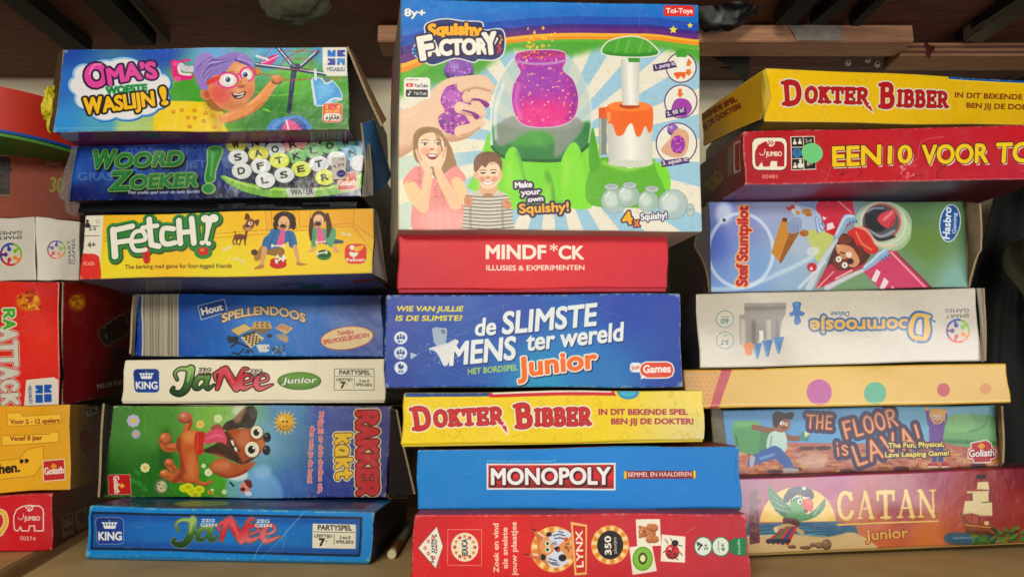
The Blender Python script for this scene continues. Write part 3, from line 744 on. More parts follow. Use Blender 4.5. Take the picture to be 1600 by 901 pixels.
def art_fetch(A):
    A.bg([(180, 335, 'ecbc1c'), (400, 330, 'f0c020'), (580, 335, 'eab01c'), (180, 425, 'ecd834'), (350, 425, 'e8d830'), (580, 420, 'ecd038'), (260, 380, 'f0c424'), (450, 380, 'f0d434')], 3)
    A.fr(350, 320, .15625)
    A.p([420, 60, 1290, 40, 1290, 200, 1080, 215, 720, 262, 430, 275], 'ecae20', False, bl=4, a=.6)
    for q in ([-1200, 330, 0, 282, 430, 250, 720, 225], [-1200, 360, 0, 322, 430, 290, 720, 262, 1080, 225, 1285, 218], [1080, 200, 1285, 186], [1300, 50, 1290, 215, 1480, 470], [1295, 190, 1480, 330], [410, 60, 430, 270], [470, 60, 480, 240], [695, 55, 720, 240], [745, 60, 755, 215, 850, 215], [865, 60, 860, 150]): A.l(q, 5, 'b4651c', False, a=.8)
    # dog
    A.l([105, 310, 110, 280, 100, 265], 9, '6a3c1c'); A.p([95, 310, 150, 290, 200, 300, 225, 300, 220, 340, 170, 345, 110, 345], '7a4822')
    for q in ([100, 335, 85, 370, 100, 395], [125, 340, 120, 385, 135, 390], [170, 335, 160, 370, 150, 400], [205, 330, 208, 398]): A.l(q, [20, 11, 12], '6a3c1c')
    A.l([215, 300, 225, 260], 24, '7a4822'); A.e(235, 225, 52, 38, '9a6638'); A.e(262, 190, 46, 50, '8a5428', ang=.3); A.e(240, 240, 34, 18, 'c89c68'); A.e(232, 215, 20, 12, '3a2010'); A.e(262, 190, 22, 18, 'f0ece0'); A.e(266, 190, 8, 9, '1a1008')
    A.p([235, 150, 205, 150, 215, 100, 235, 90, 260, 130], '6e3e1c'); A.p([300, 165, 350, 150, 345, 190, 330, 218, 315, 195], '6e3e1c')
    def bone(x, y, L, ang, w=14, c='e4dcc0'):
        dx, dy = math.cos(ang) * L / 2, math.sin(ang) * L / 2
        A.l([x - dx, y - dy, x + dx, y + dy], w, c)
        for s_ in (-1, 1):
            for k in (-1, 1): A.e(x + s_ * dx - dy * k * w / L * 1.1, y + s_ * dy + dx * k * w / L * 1.1, w * .75, w * .75, c)
    bone(30, 432, 70, -.3); bone(148, 545, 90, .35); bone(1220, 293, 70, .2)
    # first child
    A.l([560, 470, 420, 450], [90, 80], '9a7434'); A.l([410, 420, 330, 520], [80, 70], 'a88440'); A.e(300, 470, 34, 30, '5a4424'); A.l([560, 480, 560, 530], 60, 'a07c3c')
    A.p([480, 240, 600, 250, 700, 280, 730, 420, 660, 425, 640, 370, 560, 420, 430, 445, 380, 400, 400, 330, 450, 290], '3a76ac'); A.l([500, 270, 460, 400], 12, '245488', bl=6, a=.7); A.l([650, 290, 660, 400], 12, '245488', bl=6, a=.7)
    A.l([400, 440, 390, 520, 375, 590], [56, 46, 38], 'dcac7c'); A.p([370, 590, 400, 600, 380, 630, 300, 635, 320, 610], 'c08850'); A.l([710, 420, 730, 500, 745, 580], [46, 40, 34], 'dcac7c'); A.p([730, 570, 780, 580, 840, 595, 780, 604, 730, 600], 'c08850')
    A.e(610, 160, 105, 90, '2e1c14'); rg = random.Random(5)
    for i in range(40):
        a_ = rg.uniform(2.6, 6.9); A.e(605 + 100 * math.cos(a_), 165 + 85 * math.sin(a_) + (30 if math.sin(a_) > -.2 else 0), 16, 14, rg.choice(['2a1810', '3a2418', '4c3424']))
    A.e(598, 190, 58, 78, 'ecbc94'); A.e(590, 215, 34, 20, '5a3422', bl=5); A.e(583, 208, 20, 14, '2a1410'); A.l([545, 200, 520, 205], 4, '3a2010'); A.l([640, 210, 665, 210], 4, '3a2010'); A.e(572, 175, 8, 4, '2a1810'); A.e(622, 178, 8, 4, '2a1810'); A.e(590, 240, 30, 10, 'c88060')
    A.p([572, 255, 606, 255, 594, 400, 530, 398], 'e868a0'); A.l([588, 262, 564, 390], 5, 'c04880', bl=2)
    bone(540, 408, 120, 0, 15, 'f0e4d8')
    A.e(540, 590, 86, 44, 'c82828'); A.e(540, 555, 84, 30, 'e04038'); A.e(540, 556, 70, 22, 'a01c1c'); bone(560, 540, 90, -.5, 18, 'f0ece0'); bone(560, 530, 70, .5, 16, 'f0ece0')
    # second child
    A.l([1020, 360, 1180, 370], [70, 30], '50607c'); A.p([880, 230, 960, 240, 1040, 240, 1100, 230, 1120, 300, 1080, 420, 1040, 400, 1000, 320, 930, 330, 920, 430, 875, 430], '6aa884'); A.l([900, 270, 895, 400], 9, '4a8464', bl=4)
    A.l([900, 430, 895, 450], 36, 'dcac7c'); A.p([880, 440, 910, 445, 900, 465, 835, 468], 'dcac7c'); A.l([1105, 420, 1120, 445], 34, 'dcac7c'); A.p([1100, 440, 1130, 445, 1165, 475, 1095, 470], 'dcac7c')
    A.e(950, 130, 72, 70, '6a4428'); A.l([880, 150, 865, 260, 870, 350], [50, 40, 20], '5a3820'); A.l([1030, 100, 1050, 220, 1035, 320], [36, 56, 20], '5a3820'); A.e(945, 160, 54, 64, 'f0c8a4'); A.e(940, 190, 34, 22, '4a2c1c', bl=4); A.e(932, 185, 18, 12, '2a1410'); A.l([905, 165, 925, 163], 4, '3a2010'); A.l([955, 160, 975, 155], 4, '3a2010')
    A.l([890, 165, 900, 200, 915, 215], 9, '7a5030'); A.p([935, 232, 968, 232, 1000, 350, 940, 390], 'e868a0'); bone(965, 370, 90, -.12, 13, 'e4d8c8')
    A.e(1000, 500, 74, 52, '2a7c3c'); A.e(1000, 488, 66, 36, '1c5c2c'); bone(980, 480, 90, -.15, 15, 'e8e4d0')
    # maker
    A.rr(1208, 388, 1424, 588, 55, 'd8402c'); A.e(1280, 420, 26, 18, 'f0ece0'); A.l([1262, 425, 1275, 445, 1300, 440], 14, 'f0ece0'); A.p([1300, 425, 1390, 405, 1370, 450, 1320, 470, 1305, 450], 'f0b828'); A.p([1255, 470, 1300, 475, 1345, 480, 1310, 520, 1260, 505], 'f0ece0'); A.l([1290, 505, 1295, 530], 10, 'f0ece0')
    A.t('Pelican', 1226, 566, 1406, 560, 30, 'f4f0e8', b=.28)
    # white strip
    A.fr(100, 310, .3375)
    A.p([50, 70, 184, 66, 162, 385, 50, 385], 'e8e2d2', False); A.p([70, 268, 110, 256, 150, 262, 166, 290, 162, 385, 40, 385], 'd83428'); A.t('Kids', 92, 310, 142, 308, 18, 'f4b8a0', b=.15)
    person_icon(A, 108, 118, 22, '2a2a2a'); A.e(157, 107, 7, 7, 'e8e2d2', o=[(1.5, '555555')]); A.l([120, 128, 160, 128], 4, '777777'); A.t('2-3', 114, 148, 146, 147, 14, '333333', b=.15); A.l([92, 174, 162, 172], 3, '555555'); A.t('4+', 106, 228, 144, 227, 26, '444444', b=.12)
    t_ = [[220, 140, 320, 120, 330, 160, 350, 150, 360, 90, 430, 75, 470, 115, 520, 90, 600, 70, 640, 62, 720, 80, 700, 190, 680, 220, 690, 270, 620, 285, 610, 240, 500, 235, 400, 265, 410, 300, 370, 300, 340, 260, 300, 270, 310, 310, 240, 312, 215, 200]]
    # F E T C H !
    T = [([238, 268, 228, 145], 30), ([228, 148, 318, 128], 26), ([235, 205, 300, 195], 24),
         ([312, 200, 376, 190, 366, 152, 328, 158, 312, 200, 330, 240, 378, 238], 20),
         ([396, 95, 406, 215, 440, 222], 26), ([366, 135, 432, 125], 22),
         ([508, 140, 462, 140, 456, 190, 475, 212, 515, 205], 24),
         ([532, 100, 540, 208], 26), ([590, 92, 602, 206], 26), ([535, 158, 595, 152], 24),
         ([672, 100, 664, 150, 656, 196], [34, 20, 16])]
    for off, c, ex in (((6, 8), '4a5c20', 22), ((0, 0), '2f8c40', 20), ((0, 0), '1c5c2c', 8)):
        for q, wd in T: A.l(np.array(q, float) + np.tile(off, len(q) // 2), np.array(wd) + ex * 1.6 if isinstance(wd, list) else wd + ex * 1.6, c, len(q) > 6)
        for x, y, r in ((654, 94, 21), (692, 92, 22), (640, 205, 13), (668, 208, 13)): A.e(x + off[0], y + off[1], r + ex * .8, r * .85 + ex * .8, c)
    A.e(645, 250, 42, 30, '2f8c40'); A.e(645, 244, 26, 20, 'c8301c'); A.e(640, 238, 10, 7, 'f08050')
    A.p([365, 232, 390, 228, 400, 270, 395, 300, 370, 296], 'c83020'); A.l([378, 240, 384, 288], 4, '8c1c14')
    for q, wd in T: A.l(q, wd, 'f0ece0', len(q) > 6)
    for x, y, r in ((654, 94, 21), (692, 92, 22), (640, 205, 13), (668, 208, 13)): A.e(x, y, r, r * .85, 'f0ece0')
    A.t('The barking mad game for four-legged friends', 284, 328, 776, 318, 19, '5c3c14', b=.08)
def art_fetch_bottom(A):
    A.bg([(130, 440, '6c6c88'), (380, 445, '7478a0'), (560, 440, '6a78b8'), (300, 458, '5c5c78'), (600, 450, '8088a8')], 3)
    A.fr(100, 310, .3375); A.bars(380, 378, 540, 444, 34, '4c4c5c', '9c9ca8', 4); A.t('Copoog', 970, 404, 1120, 398, 20, '2a3060', b=.3); A.p([1090, 400, 1200, 392, 1180, 412, 1100, 416], '2c6c64'); A.p([1350, 374, 1445, 368, 1420, 388, 1340, 392], '9c3048', False)

def art_spell(A):
    A.bg([(215, 465, '1c4a90'), (590, 465, '2454a8'), (400, 500, '1484d0'), (430, 540, '107cc8'), (220, 545, '1c50a8'), (590, 550, '1a50a8'), (350, 470, '2060b0'), (480, 500, '1478c8')], 2.4)
    A.fr(180, 440, .275)
    A.bars(150, 60, 360, 440, 46, '5c5444', 'd8d0bc', 7)
    A.p([474, 142, 618, 102, 636, 170, 492, 214], '1c4890', False, o=[(4, 'dcdce4')]); A.t('Hout', 498, 190, 614, 160, 36, 'f0e8d8', b=.3)
    x = 612
    A.t('SPELLENDOOS', 610, 232, 1078, 230, 46, 'e8c890', b=.26, arc=46, o=[(5, '1c3c70')])
    # wooden games set
    A.p([660, 275, 735, 240, 778, 265, 700, 306], 'd8b878', False, o=[(2, '8c6c3c')]); A.p([790, 225, 875, 225, 892, 265, 770, 268], 'c8a468', False); A.p([770, 268, 892, 265, 830, 300], '8c6c40', False)
    for i in range(3):
        for j in range(2): A.r(800 + i * 28, 230 + j * 18, 812 + i * 28, 240 + j * 18, '6c5030')
    A.p([905, 262, 945, 235, 1012, 262, 970, 298], 'd8b484', False)
    for i in range(5): A.l([915 + i * 15, 262 + i * 4, 945 + i * 10, 246 + i * 3], 4, 'a04830')
    A.p([714, 318, 790, 285, 848, 322, 770, 380], 'e0c894', False)
    for i in range(6):
        for j in range(6):
            if (i + j) % 2: 
                a0 = np.array([726, 320]) + i * np.array([10.5, -5]) + j * np.array([8.5, 8])
                A.p([*a0, *(a0 + [10.5, -5]), *(a0 + [19, 3]), *(a0 + [8.5, 8])], '4a3420', False)
    for i in range(10): A.e(730 + i * 7, 308 - i * 2.5, 4, 8, '1c1814')
    A.speck(60, 640, 312, 700, 345, ['14202c', '203044'], 4, 8); A.speck(60, 895, 365, 960, 408, ['14283c', 'b8c0c8', '283850'], 3, 6)
    for q in ([660, 370, 700, 350, 735, 365], [665, 405, 700, 412, 730, 385], [735, 365, 760, 375]): A.l(q, 9, '14202c')
    A.speck(8, 735, 390, 785, 410, ['14202c'], 4, 8); A.r(862, 296, 890, 316, '1c242c')
    for i, a_ in enumerate((-.3, 0, .3)): A.p([800 + i * 25, 362, 832 + i * 22, 355, 850 + i * 12, 396, 820 + i * 14, 404], 'dcdcd8', False); A.e(835 + i * 16, 378, 5, 7, 'a03030' if i else '202020')
    for i in range(4): A.p([908 + i * 4, 300 + i * 9, 960 + i * 6, 290 + i * 14, 985, 318 + i * 6, 970, 345], 'c8a880', False, a=.7)
    A.e(1322, 318, 152, 66, '143468', ang=-.13, bl=5); A.e(1315, 320, 146, 62, 'ecd4a4', ang=-.13, o=[(4, 'c83c3c')])
    A.t('Talrijke', 1262, 304, 1355, 292, 22, 'c4353c', b=.15); A.t('SPELMOGELIJKHEDEN', 1185, 356, 1440, 312, 24, 'c4353c', b=.16)
def janee(A, dark):
    """the two-word script title, in its own frame (310..900, 490..650)"""
    J = [([352, 560, 338, 522, 372, 497, 434, 502], [10, 12, 14, 22]), ([428, 500, 420, 560, 400, 615, 365, 640, 325, 628, 330, 608], [42, 38, 36, 28, 18, 14]),
         ([520, 550, 480, 545, 455, 575, 455, 605, 480, 610, 515, 575], [18, 24, 26, 22, 12, 8]), ([528, 542, 515, 590, 530, 612, 560, 590], [24, 24, 18, 6])]
    N = [([572, 562, 566, 530, 600, 508, 640, 512], [10, 14, 16, 24]), ([610, 505, 595, 560, 580, 612], [30, 26, 18]), ([628, 500, 660, 560, 690, 612], [36, 42, 36]), ([690, 612, 700, 560, 730, 500, 755, 495], [18, 20, 18, 10]),
         ([722, 580, 775, 562, 768, 532, 735, 535, 712, 575, 730, 612, 790, 590], [10, 12, 14, 20, 28, 26, 8]), ([812, 580, 865, 562, 858, 532, 825, 535, 802, 575, 820, 615, 895, 590], [10, 12, 14, 20, 28, 26, 6])]
    ink = '1c1c1c'
    for q, wd in J + N: A.l(q, np.array(wd, float) + 12, ink)
    if dark:
        for q, wd in J + N: A.l(q, np.array(wd, float) + 9, 'a8c8d8' if q in [j[0] for j in J] else 'a8b8d0')
        for q, wd in J + N: A.l(q, np.array(wd, float) + 4, ink)
    for q, wd in J: A.l(q, wd, ('a4c47c', '4c7c38', '1f4c24', (400, 500, 380, 640)))
    for q, wd in N: A.l(q, wd, ('d8606c', 'c83848', 'e07880', (650, 500, 680, 620)))
    A.l([424, 512, 412, 570], 10, 'd4e4b0', bl=6, a=.6); A.l([640, 520, 672, 580], 8, 'f0a8a8', bl=5, a=.6)
    c = 'f0f0f0' if dark else '2c2c2a'
    A.t('ZEG', 474, 510, 546, 510, 17, c, b=.22); A.t('GEEN', 470, 535, 556, 535, 17, c, b=.22); A.t('ZEG', 768, 514, 838, 514, 17, c, b=.22); A.t('GEEN', 762, 538, 850, 538, 17, c, b=.22)
def king(A, x0, y0, x1, y1):
    w_, h = x1 - x0, y1 - y0
    A.rr(x0, y0, x1, y1, w_ * .14, ('1c3c80', '2c58b0', (x0, y0, x1, y1)), o=[(2, 'a8b4c8')])
    cx = (x0 + x1) / 2
    for i in range(5):
        xx = cx + (i - 2) * w_ * .12; A.p([xx - w_ * .06, y0 + h * .17, xx + w_ * .06, y0 + h * .17, cx + (i - 2) * w_ * .085, y0 + h * .34], 'f0f0f0', False); 
    A.p([cx - w_ * .24, y0 + h * .3, cx + w_ * .24, y0 + h * .3, cx + w_ * .2, y0 + h * .42, cx - w_ * .2, y0 + h * .42], 'f0f0f0', False); A.e(cx, y0 + h * .12, w_ * .03, w_ * .03, 'a0b0d0')
    A.t('KING', x0 + w_ * .07, y0 + h * .85, x1 - w_ * .07, y0 + h * .85, h * .3, 'f4f4f4', b=.2)
def partyspel(A, x0, y0, x1, y1, fill):
    if fill: A.p([x0, y0, x1, y0 + 4, x1 - 4, y1 + 4, x0 - 3, y1], 'ece6d4', False)
    else: A.l([x0, y0, x1, y0, x1 - 4, y1, x0 - 3, y1], 2.5, '3a3a38', False, closed=True)
    w_, h = x1 - x0, y1 - y0
    A.t('PARTYSPEL', x0 + w_ * .12, y0 + h * .26, x1 - w_ * .1, y0 + h * .28, h * .2, '2c2c2c', b=.14)
    A.l([x0 + 4, y0 + h * .34, x1 - 4, y0 + h * .36], 2, '3a3a38'); A.l([x0 + w_ * .5, y0 + h * .44, x0 + w_ * .49, y0 + h * .86], 2, '3a3a38')
    A.t('LEEFTIJD', x0 + w_ * .04, y0 + h * .56, x0 + w_ * .45, y0 + h * .57, h * .12, '2c2c2c', b=.1); A.t('7', x0 + w_ * .15, y0 + h * .9, x0 + w_ * .27, y0 + h * .9, h * .28, '202020', b=.26); A.t('+', x0 + w_ * .29, y0 + h * .76, x0 + w_ * .33, y0 + h * .76, h * .08, '202020', b=.1)
    A.t('2 tot 8', x0 + w_ * .62, y0 + h * .62, x0 + w_ * .86, y0 + h * .63, h * .12, '2c2c2c', b=.1); A.t('SPELERS', x0 + w_ * .54, y0 + h * .8, x0 + w_ * .93, y0 + h * .82, h * .12, '2c2c2c', b=.1)
def art_jnw(A):
    A.bg([(200, 565, 'f2ecd6'), (600, 565, 'f6f0da'), (200, 625, 'ece4cc'), (600, 625, 'f4ecd4'), (400, 600, 'f6eed6')], 2)
    A.fr(180, 440, .275); king(A, 106, 498, 248, 634); janee(A, False)
    A.e(1046, 568, 122, 52, '5c8c2c', o=[(2, '3c4c2c')]); A.e(1046, 560, 110, 38, '7cb43c', bl=10, a=.6)
    A.t('Junior', 950, 582, 1140, 578, 34, 'f4f4e8', b=.2, sh=.25, o=[(3, '3c6c1c')])
    partyspel(A, 1246, 496, 1472, 622, False)
def art_jnb(A):
    A.fill('1490d8'); A.fr(80, 760, .3625)
    fr_ = [180, 112, 1338, 136, 1326, 302, 170, 272]
    A.p(fr_, ('1c68b4', '1c88d0', '1c70b8', (180, 120, 1330, 290)), False); A.p([180, 112, 1338, 136, 1336, 165, 180, 140], '1850a0', False, bl=14, a=.7); A.p([178, 240, 1330, 270, 1326, 302, 170, 272], '1a4c9c', False, bl=12, a=.6)
    A.l(fr_, 9, '0e2840', False, closed=True)
    king(A, 194, 134, 312, 252)
    A.fr(80 + 513 * .3625 - 310 * .2925 * .3625, 760 + 138 * .3625 - 492 * .27 * .3625, .3625 * .802, .3625 * .79, 0.0)
    # the title sits in a 310..900 frame scaled to 513..990
    A.fr(80 + .3625 * (513 - 310 * .8085), 760 + .3625 * (139 - 492 * .80), .3625 * .8085, .3625 * .80)
    janee(A, True)
    A.fr(80, 760, .3625); partyspel(A, 1128, 160, 1314, 268, True)
    A.l([1092, 108, 1020, 190, 985, 235], 3, 'a8d4e8', a=.7); A.l([960, 190, 900, 260, 870, 320], 2.5, 'b4dcec', a=.7); A.l([985, 235, 900, 320], 2, 'b4dcec', a=.5)
def art_jnb_top(A):
    A.bg([(140, 785, '2484b8'), (580, 795, '2890c8'), (200, 780, '14487c'), (350, 780, '1c5c94'), (500, 780, '1c5488')], 3)
    A.fr(80, 760, .3625); A.l([160, 88, 1380, 112], 14, '4ca4d0'); A.p([220, 62, 1400, 60, 1340, 98, 200, 78], '123c6c', False)
    A.e(650, 70, 120, 12, '8c9c70'); A.e(1010, 75, 130, 12, '7c6880'); A.t('ZEG', 260, 80, 380, 80, 12, '7890a8')
def art_jnb_right(A):
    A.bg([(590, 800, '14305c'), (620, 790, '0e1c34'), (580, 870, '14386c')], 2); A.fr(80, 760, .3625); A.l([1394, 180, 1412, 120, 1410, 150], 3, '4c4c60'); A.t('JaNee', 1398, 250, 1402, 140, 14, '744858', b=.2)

def art_rakker(A):
    A.bg([(170, 640, '5c8c4c'), (170, 770, '2c5c28'), (240, 660, '5c9844'), (240, 740, '2c7424'), (300, 760, '3c8c24'), (330, 650, '8cbc58'), (350, 740, '58a428'), (370, 660, 'a4cc80'), (400, 690, '88b8dc'), (400, 760, '5898d0'), (450, 640, '6c9cc8'), (450, 770, '3c70b8'), (520, 640, '5460a8'), (520, 770, '34489c'), (600, 640, '4c4890'), (600, 770, '3c3484'), (340, 770, '58a030')], 3)
    A.fr(150, 625, .1875)
    A.speck(500, 100, 50, 1150, 800, ['3c7c30', '7cb850', '2c6424'], 3, 8, .25)
    A.p([1115, 610, 1300, 560, 1500, 640, 1540, 830, 1115, 830], '8cbce4', bl=20, a=.7); A.e(1180, 620, 90, 46, 'e4ecec', bl=14, a=.9); A.e(1390, 590, 70, 60, 'a8ccec', bl=25, a=.7); A.e(1200, 90, 60, 50, 'd8e0c8', bl=16)
    def flower(x, y, r, c, m):
        for i in range(8): A.e(x + r * .62 * math.cos(i * .785), y + r * .62 * math.sin(i * .785), r * .36, r * .36, c)
        A.e(x, y, r * .34, r * .34, m)
    flower(310, 170, 56, 'c8c4dc', 'e4c83c'); flower(332, 280, 40, 'b8b4d4', 'd8bc3c'); flower(410, 562, 42, 'e8e0a8', 'dcc058'); flower(872, 198, 36, 'e8d080', 'e0b848'); flower(938, 600, 34, 'e8ecd8', 'dcd850'); flower(1020, 150, 36, 'e0e8c0', 'c8d880'); flower(898, 545, 20, 'e0ecc8', 'e0e080'); flower(1070, 760, 22, 'd8ecb8', 'e0e080')
    for q in ([340, 560, 350, 680, 380, 740, 440, 770], [300, 640, 380, 650, 450, 640]): A.l(q, [30, 16, 6], '2c7430', a=.9)
    for x, y in ((345, 600), (360, 690), (410, 740), (310, 670)): A.e(x, y, 34, 18, '3c8c3c', ang=.8)
    A.e(580, 430, 60, 200, '1c4c18', bl=25, a=.5)
    # sun
    for i in range(16): a_ = i * .3927; A.p([1575 + 60 * math.cos(a_ - .16), 190 + 60 * math.sin(a_ - .16), 1575 + 112 * math.cos(a_), 190 + 112 * math.sin(a_), 1575 + 60 * math.cos(a_ + .16), 190 + 60 * math.sin(a_ + .16)], 'ecc440', False)
    A.ball(1575, 190, 70, 70, 'e8b83c', al=.25); A.e(1558, 180, 10, 8, '5a3c14'); A.e(1592, 182, 10, 8, '5a3c14'); A.l([1560, 215, 1580, 225, 1598, 208], 6, '8c5418')
    def blob(q, wd, c='c46a3c', hi='e89a68', lo='6c2c14'):
        A.l(q, wd, c); n = np.array(wd, float) if isinstance(wd, list) else wd
        A.l(np.array(q, float) - 8, n * .4, hi, bl=10, a=.55); A.l(np.array(q, float) + 12, n * .3, lo, bl=12, a=.4)
    blob([750, 250, 780, 190, 760, 140], [50, 60, 50]); A.ball(745, 142, 60, 50, 'c8745c', al=.3)
    blob([680, 390, 590, 390, 560, 350], [70, 70, 70]); A.ball(575, 318, 50, 52, 'c87040', al=.3)
    blob([640, 570, 600, 520], [60, 60]); A.ball(612, 520, 36, 34, 'c87040', al=.3)
    blob([650, 650, 580, 620], [60, 60]); A.ball(572, 612, 40, 36, 'd08048', al=.3)
    blob([830, 660, 890, 700, 975, 670], [40, 34, 10])
    # body (the dog stands sideways on this face)
    A.p([690, 300, 760, 250, 850, 255, 870, 360, 850, 470, 860, 600, 830, 690, 720, 690, 620, 680, 650, 610, 700, 540, 690, 440, 665, 380], 'c46a38')
    A.clip([690, 300, 760, 250, 850, 255, 870, 360, 850, 470, 860, 600, 830, 690, 720, 690, 620, 680, 650, 610, 700, 540, 690, 440, 665, 380])
    A.e(790, 300, 70, 60, 'e8a468', bl=30, a=.8); A.e(800, 540, 40, 120, 'dc8c58', bl=26, a=.7); A.l([680, 280, 690, 450, 720, 600, 640, 690], 40, '7c3418', bl=18, a=.7); A.l([840, 400, 850, 500], 20, '8c4020', bl=14, a=.6); A.l([700, 640, 760, 690, 830, 690], 24, '8c3c1c', bl=12, a=.6); A.clip()
    # head
    A.p([1060, 230, 1090, 180, 1180, 140, 1250, 60, 1310, 55, 1340, 110, 1330, 180, 1290, 235, 1200, 230, 1120, 260], '4a4038'); A.l([1180, 160, 1240, 80], [60, 30], '9a7860', bl=10); A.e(1310, 110, 34, 46, '5c5c54', bl=6)
    A.p([960, 230, 1010, 195, 1050, 215, 1070, 260, 1000, 290], 'a85848')
    A.p([880, 420, 1000, 360, 1060, 270, 1150, 240, 1290, 240, 1400, 300, 1410, 370, 1380, 430, 1300, 500, 1220, 530, 1140, 500, 1040, 470, 940, 440], 'b05e38')
    A.clip([880, 420, 1000, 360, 1060, 270, 1150, 240, 1290, 240, 1400, 300, 1410, 370, 1380, 430, 1300, 500, 1220, 530, 1140, 500, 1040, 470, 940, 440])
    A.l([930, 410, 1040, 400, 1150, 470, 1210, 530], [60, 90, 70, 40], '3a2c20', bl=10, a=.85); A.l([1060, 260, 1110, 330, 1160, 400], 60, '4a3628', bl=16, a=.8); A.e(1230, 320, 60, 70, 'd08860', bl=26, a=.8); A.e(1370, 380, 40, 60, 'd8905c', bl=20, a=.6); A.l([1240, 520, 1320, 480], 24, '4a2818', bl=8, a=.7); A.clip()
    A.l([1125, 340, 1150, 390, 1200, 420], [10, 24, 8], '38201c'); A.p([1125, 335, 1145, 335, 1155, 375, 1140, 372], 'f0ece0'); A.p([1155, 385, 1175, 395, 1180, 425, 1160, 415], 'f0ece0')
    A.p([890, 300, 960, 250, 1040, 235, 1085, 290, 1090, 360, 1040, 345, 980, 350, 920, 365], 'dc5c78'); A.l([930, 320, 1000, 290, 1060, 300], 14, 'f098a8', bl=6, a=.7)
    A.p([835, 270, 905, 265, 900, 350, 890, 440, 840, 445, 822, 360], 'c43c30'); A.l([850, 280, 845, 430], 10, 'e87868', bl=5, a=.7)
    A.p([965, 520, 1050, 480, 1200, 530, 1330, 510, 1250, 600, 1120, 645, 1010, 620, 950, 570], 'b8643c'); A.clip([965, 520, 1050, 480, 1200, 530, 1330, 510, 1250, 600, 1120, 645, 1010, 620, 950, 570]); A.e(1050, 540, 80, 40, 'd89068', bl=26, a=.8); A.l([980, 610, 1120, 640, 1260, 590], 26, '7c3418', bl=12, a=.6); A.clip()
    for x, y in ((1425, 310), (1420, 415)): A.ball(x, y, 32, 40, '24242a', ah=.5)
    for x, y, r in ((1340, 268, 50), (1302, 408, 60)):
        A.e(x + 3, y + 4, r + 5, r + 9, '4c2818', bl=4, a=.6); A.e(x, y, r, r + 4, 'f0ecd4'); A.e(x - 4, y + 2, r * .5, r * .54, '14140f'); A.e(x + 12, y - 12, r * .16, r * .16, 'ffffff')
    # little helpers
    A.e(545, 720, 56, 62, '7c7c6c'); A.e(550, 720, 40, 46, 'd0cc9c'); A.e(530, 700, 8, 6, '202020'); A.e(545, 735, 6, 5, '202020'); A.e(575, 715, 18, 20, 'a8bc88')
    for x, y in ((740, 735), (800, 760), (860, 745), (830, 790), (770, 725)): A.e(x, y, 46, 34, 'd8dc20'); A.e(x, y, 26, 16, 'b8bc10', bl=6)
    A.e(955, 768, 28, 16, 'd8a83c', ang=.4); A.l([945, 755, 960, 785], 5, '2c1c10'); A.e(970, 745, 16, 9, 'dce4dc')
    A.e(1245, 720, 46, 46, 'dc9888'); A.p([1240, 660, 1290, 660, 1305, 710, 1280, 725, 1250, 690], '7c2c24'); A.e(1225, 735, 20, 16, '5c2030'); A.e(1270, 770, 30, 20, 'e0e4ec'); A.l([1120, 680, 1150, 710], 14, '24344c')
    # words, read from below
    goliath(A, [105, 622, 282, 618, 292, 782, 108, 785], 150, 632, 156, 775, 44); A.p([218, 690, 242, 712, 218, 734, 194, 712], 'ecb43c', False, o=[(3, 'c83028')]); 
    A.fr(140, 610, .325)
    A.st('RAKKER', 1292, 98, 1296, 495, 84, .3, 'c82830', font=POSTER, o=[(12, 'f0dca8'), (7, '7c1418'), (4, '7c1418')])
    A.st('kakt', 1185, 205, 1190, 420, 62, .3, 'ecc83c', font=POSTER, o=[(10, 'f0e8cc'), (5, '8c6414')])
    A.t('Krijg jij er drie drollen uit,', 1106, 104, 1100, 490, 18, 'd84450', b=.12, o=[(3, 'ecc4c4')]); A.t('dan win je de buit!', 1064, 172, 1048, 440, 18, 'd84450', b=.12, o=[(3, 'ecc4c4')])
POSTER = {
 'R': (.8, [[.15, 0, .15, 1], [.15, 1, .45, 1, .68, .9, .7, .7, .5, .52, .15, .5], [.4, .5, .75, 0]]),
 'A': (.8, [[.1, 0, .42, 1], [.42, 1, .75, 0], [.25, .35, .62, .35]]),
 'K': (.8, [[.15, 0, .15, 1], [.7, 1, .2, .5], [.3, .55, .75, 0]]),
 'E': (.68, [[.15, 0, .15, 1], [.15, 1, .62, 1], [.15, 0, .65, 0], [.15, .5, .55, .5]]),
 'k': (.7, [[.15, 0, .15, 1.1], [.6, .8, .2, .42], [.3, .5, .65, 0]]),
 'a': (.75, [[.6, .7, .35, .82, .12, .5, .2, .08, .45, .05, .6, .35], [.62, .78, .64, 0]]),
 't': (.6, [[.28, 1.05, .3, .2, .42, 0, .58, .06], [.05, .72, .55, .76]]),
 'F': (.68, [[.15, 0, .15, 1], [.15, 1, .66, 1], [.15, .52, .55, .52]]),
 'L': (.66, [[.15, 1, .15, 0], [.15, 0, .64, 0]]),
 'O': (.8, [[.42, 1, .15, .8, .12, .3, .4, 0, .7, .2, .72, .75, .42, 1]]),
 'T': (.75, [[.38, 0, .38, 1], [.02, 1, .75, 1]]),
 'H': (.75, [[.12, 0, .12, 1], [.65, 0, .65, 1], [.12, .5, .65, .5]]),
 'V': (.78, [[.05, 1, .38, 0], [.38, 0, .72, 1]]),
 'i': (.3, [[.15, 0, .15, .62], [.15, .95, .15, .98]]),
 's': (.6, [[.52, .62, .3, .74, .1, .58, .3, .38, .52, .2, .3, 0, .08, .1]]),
 '!': (.3, [[.18, 1, .14, .35], [.12, 0, .12, .03]]),
}

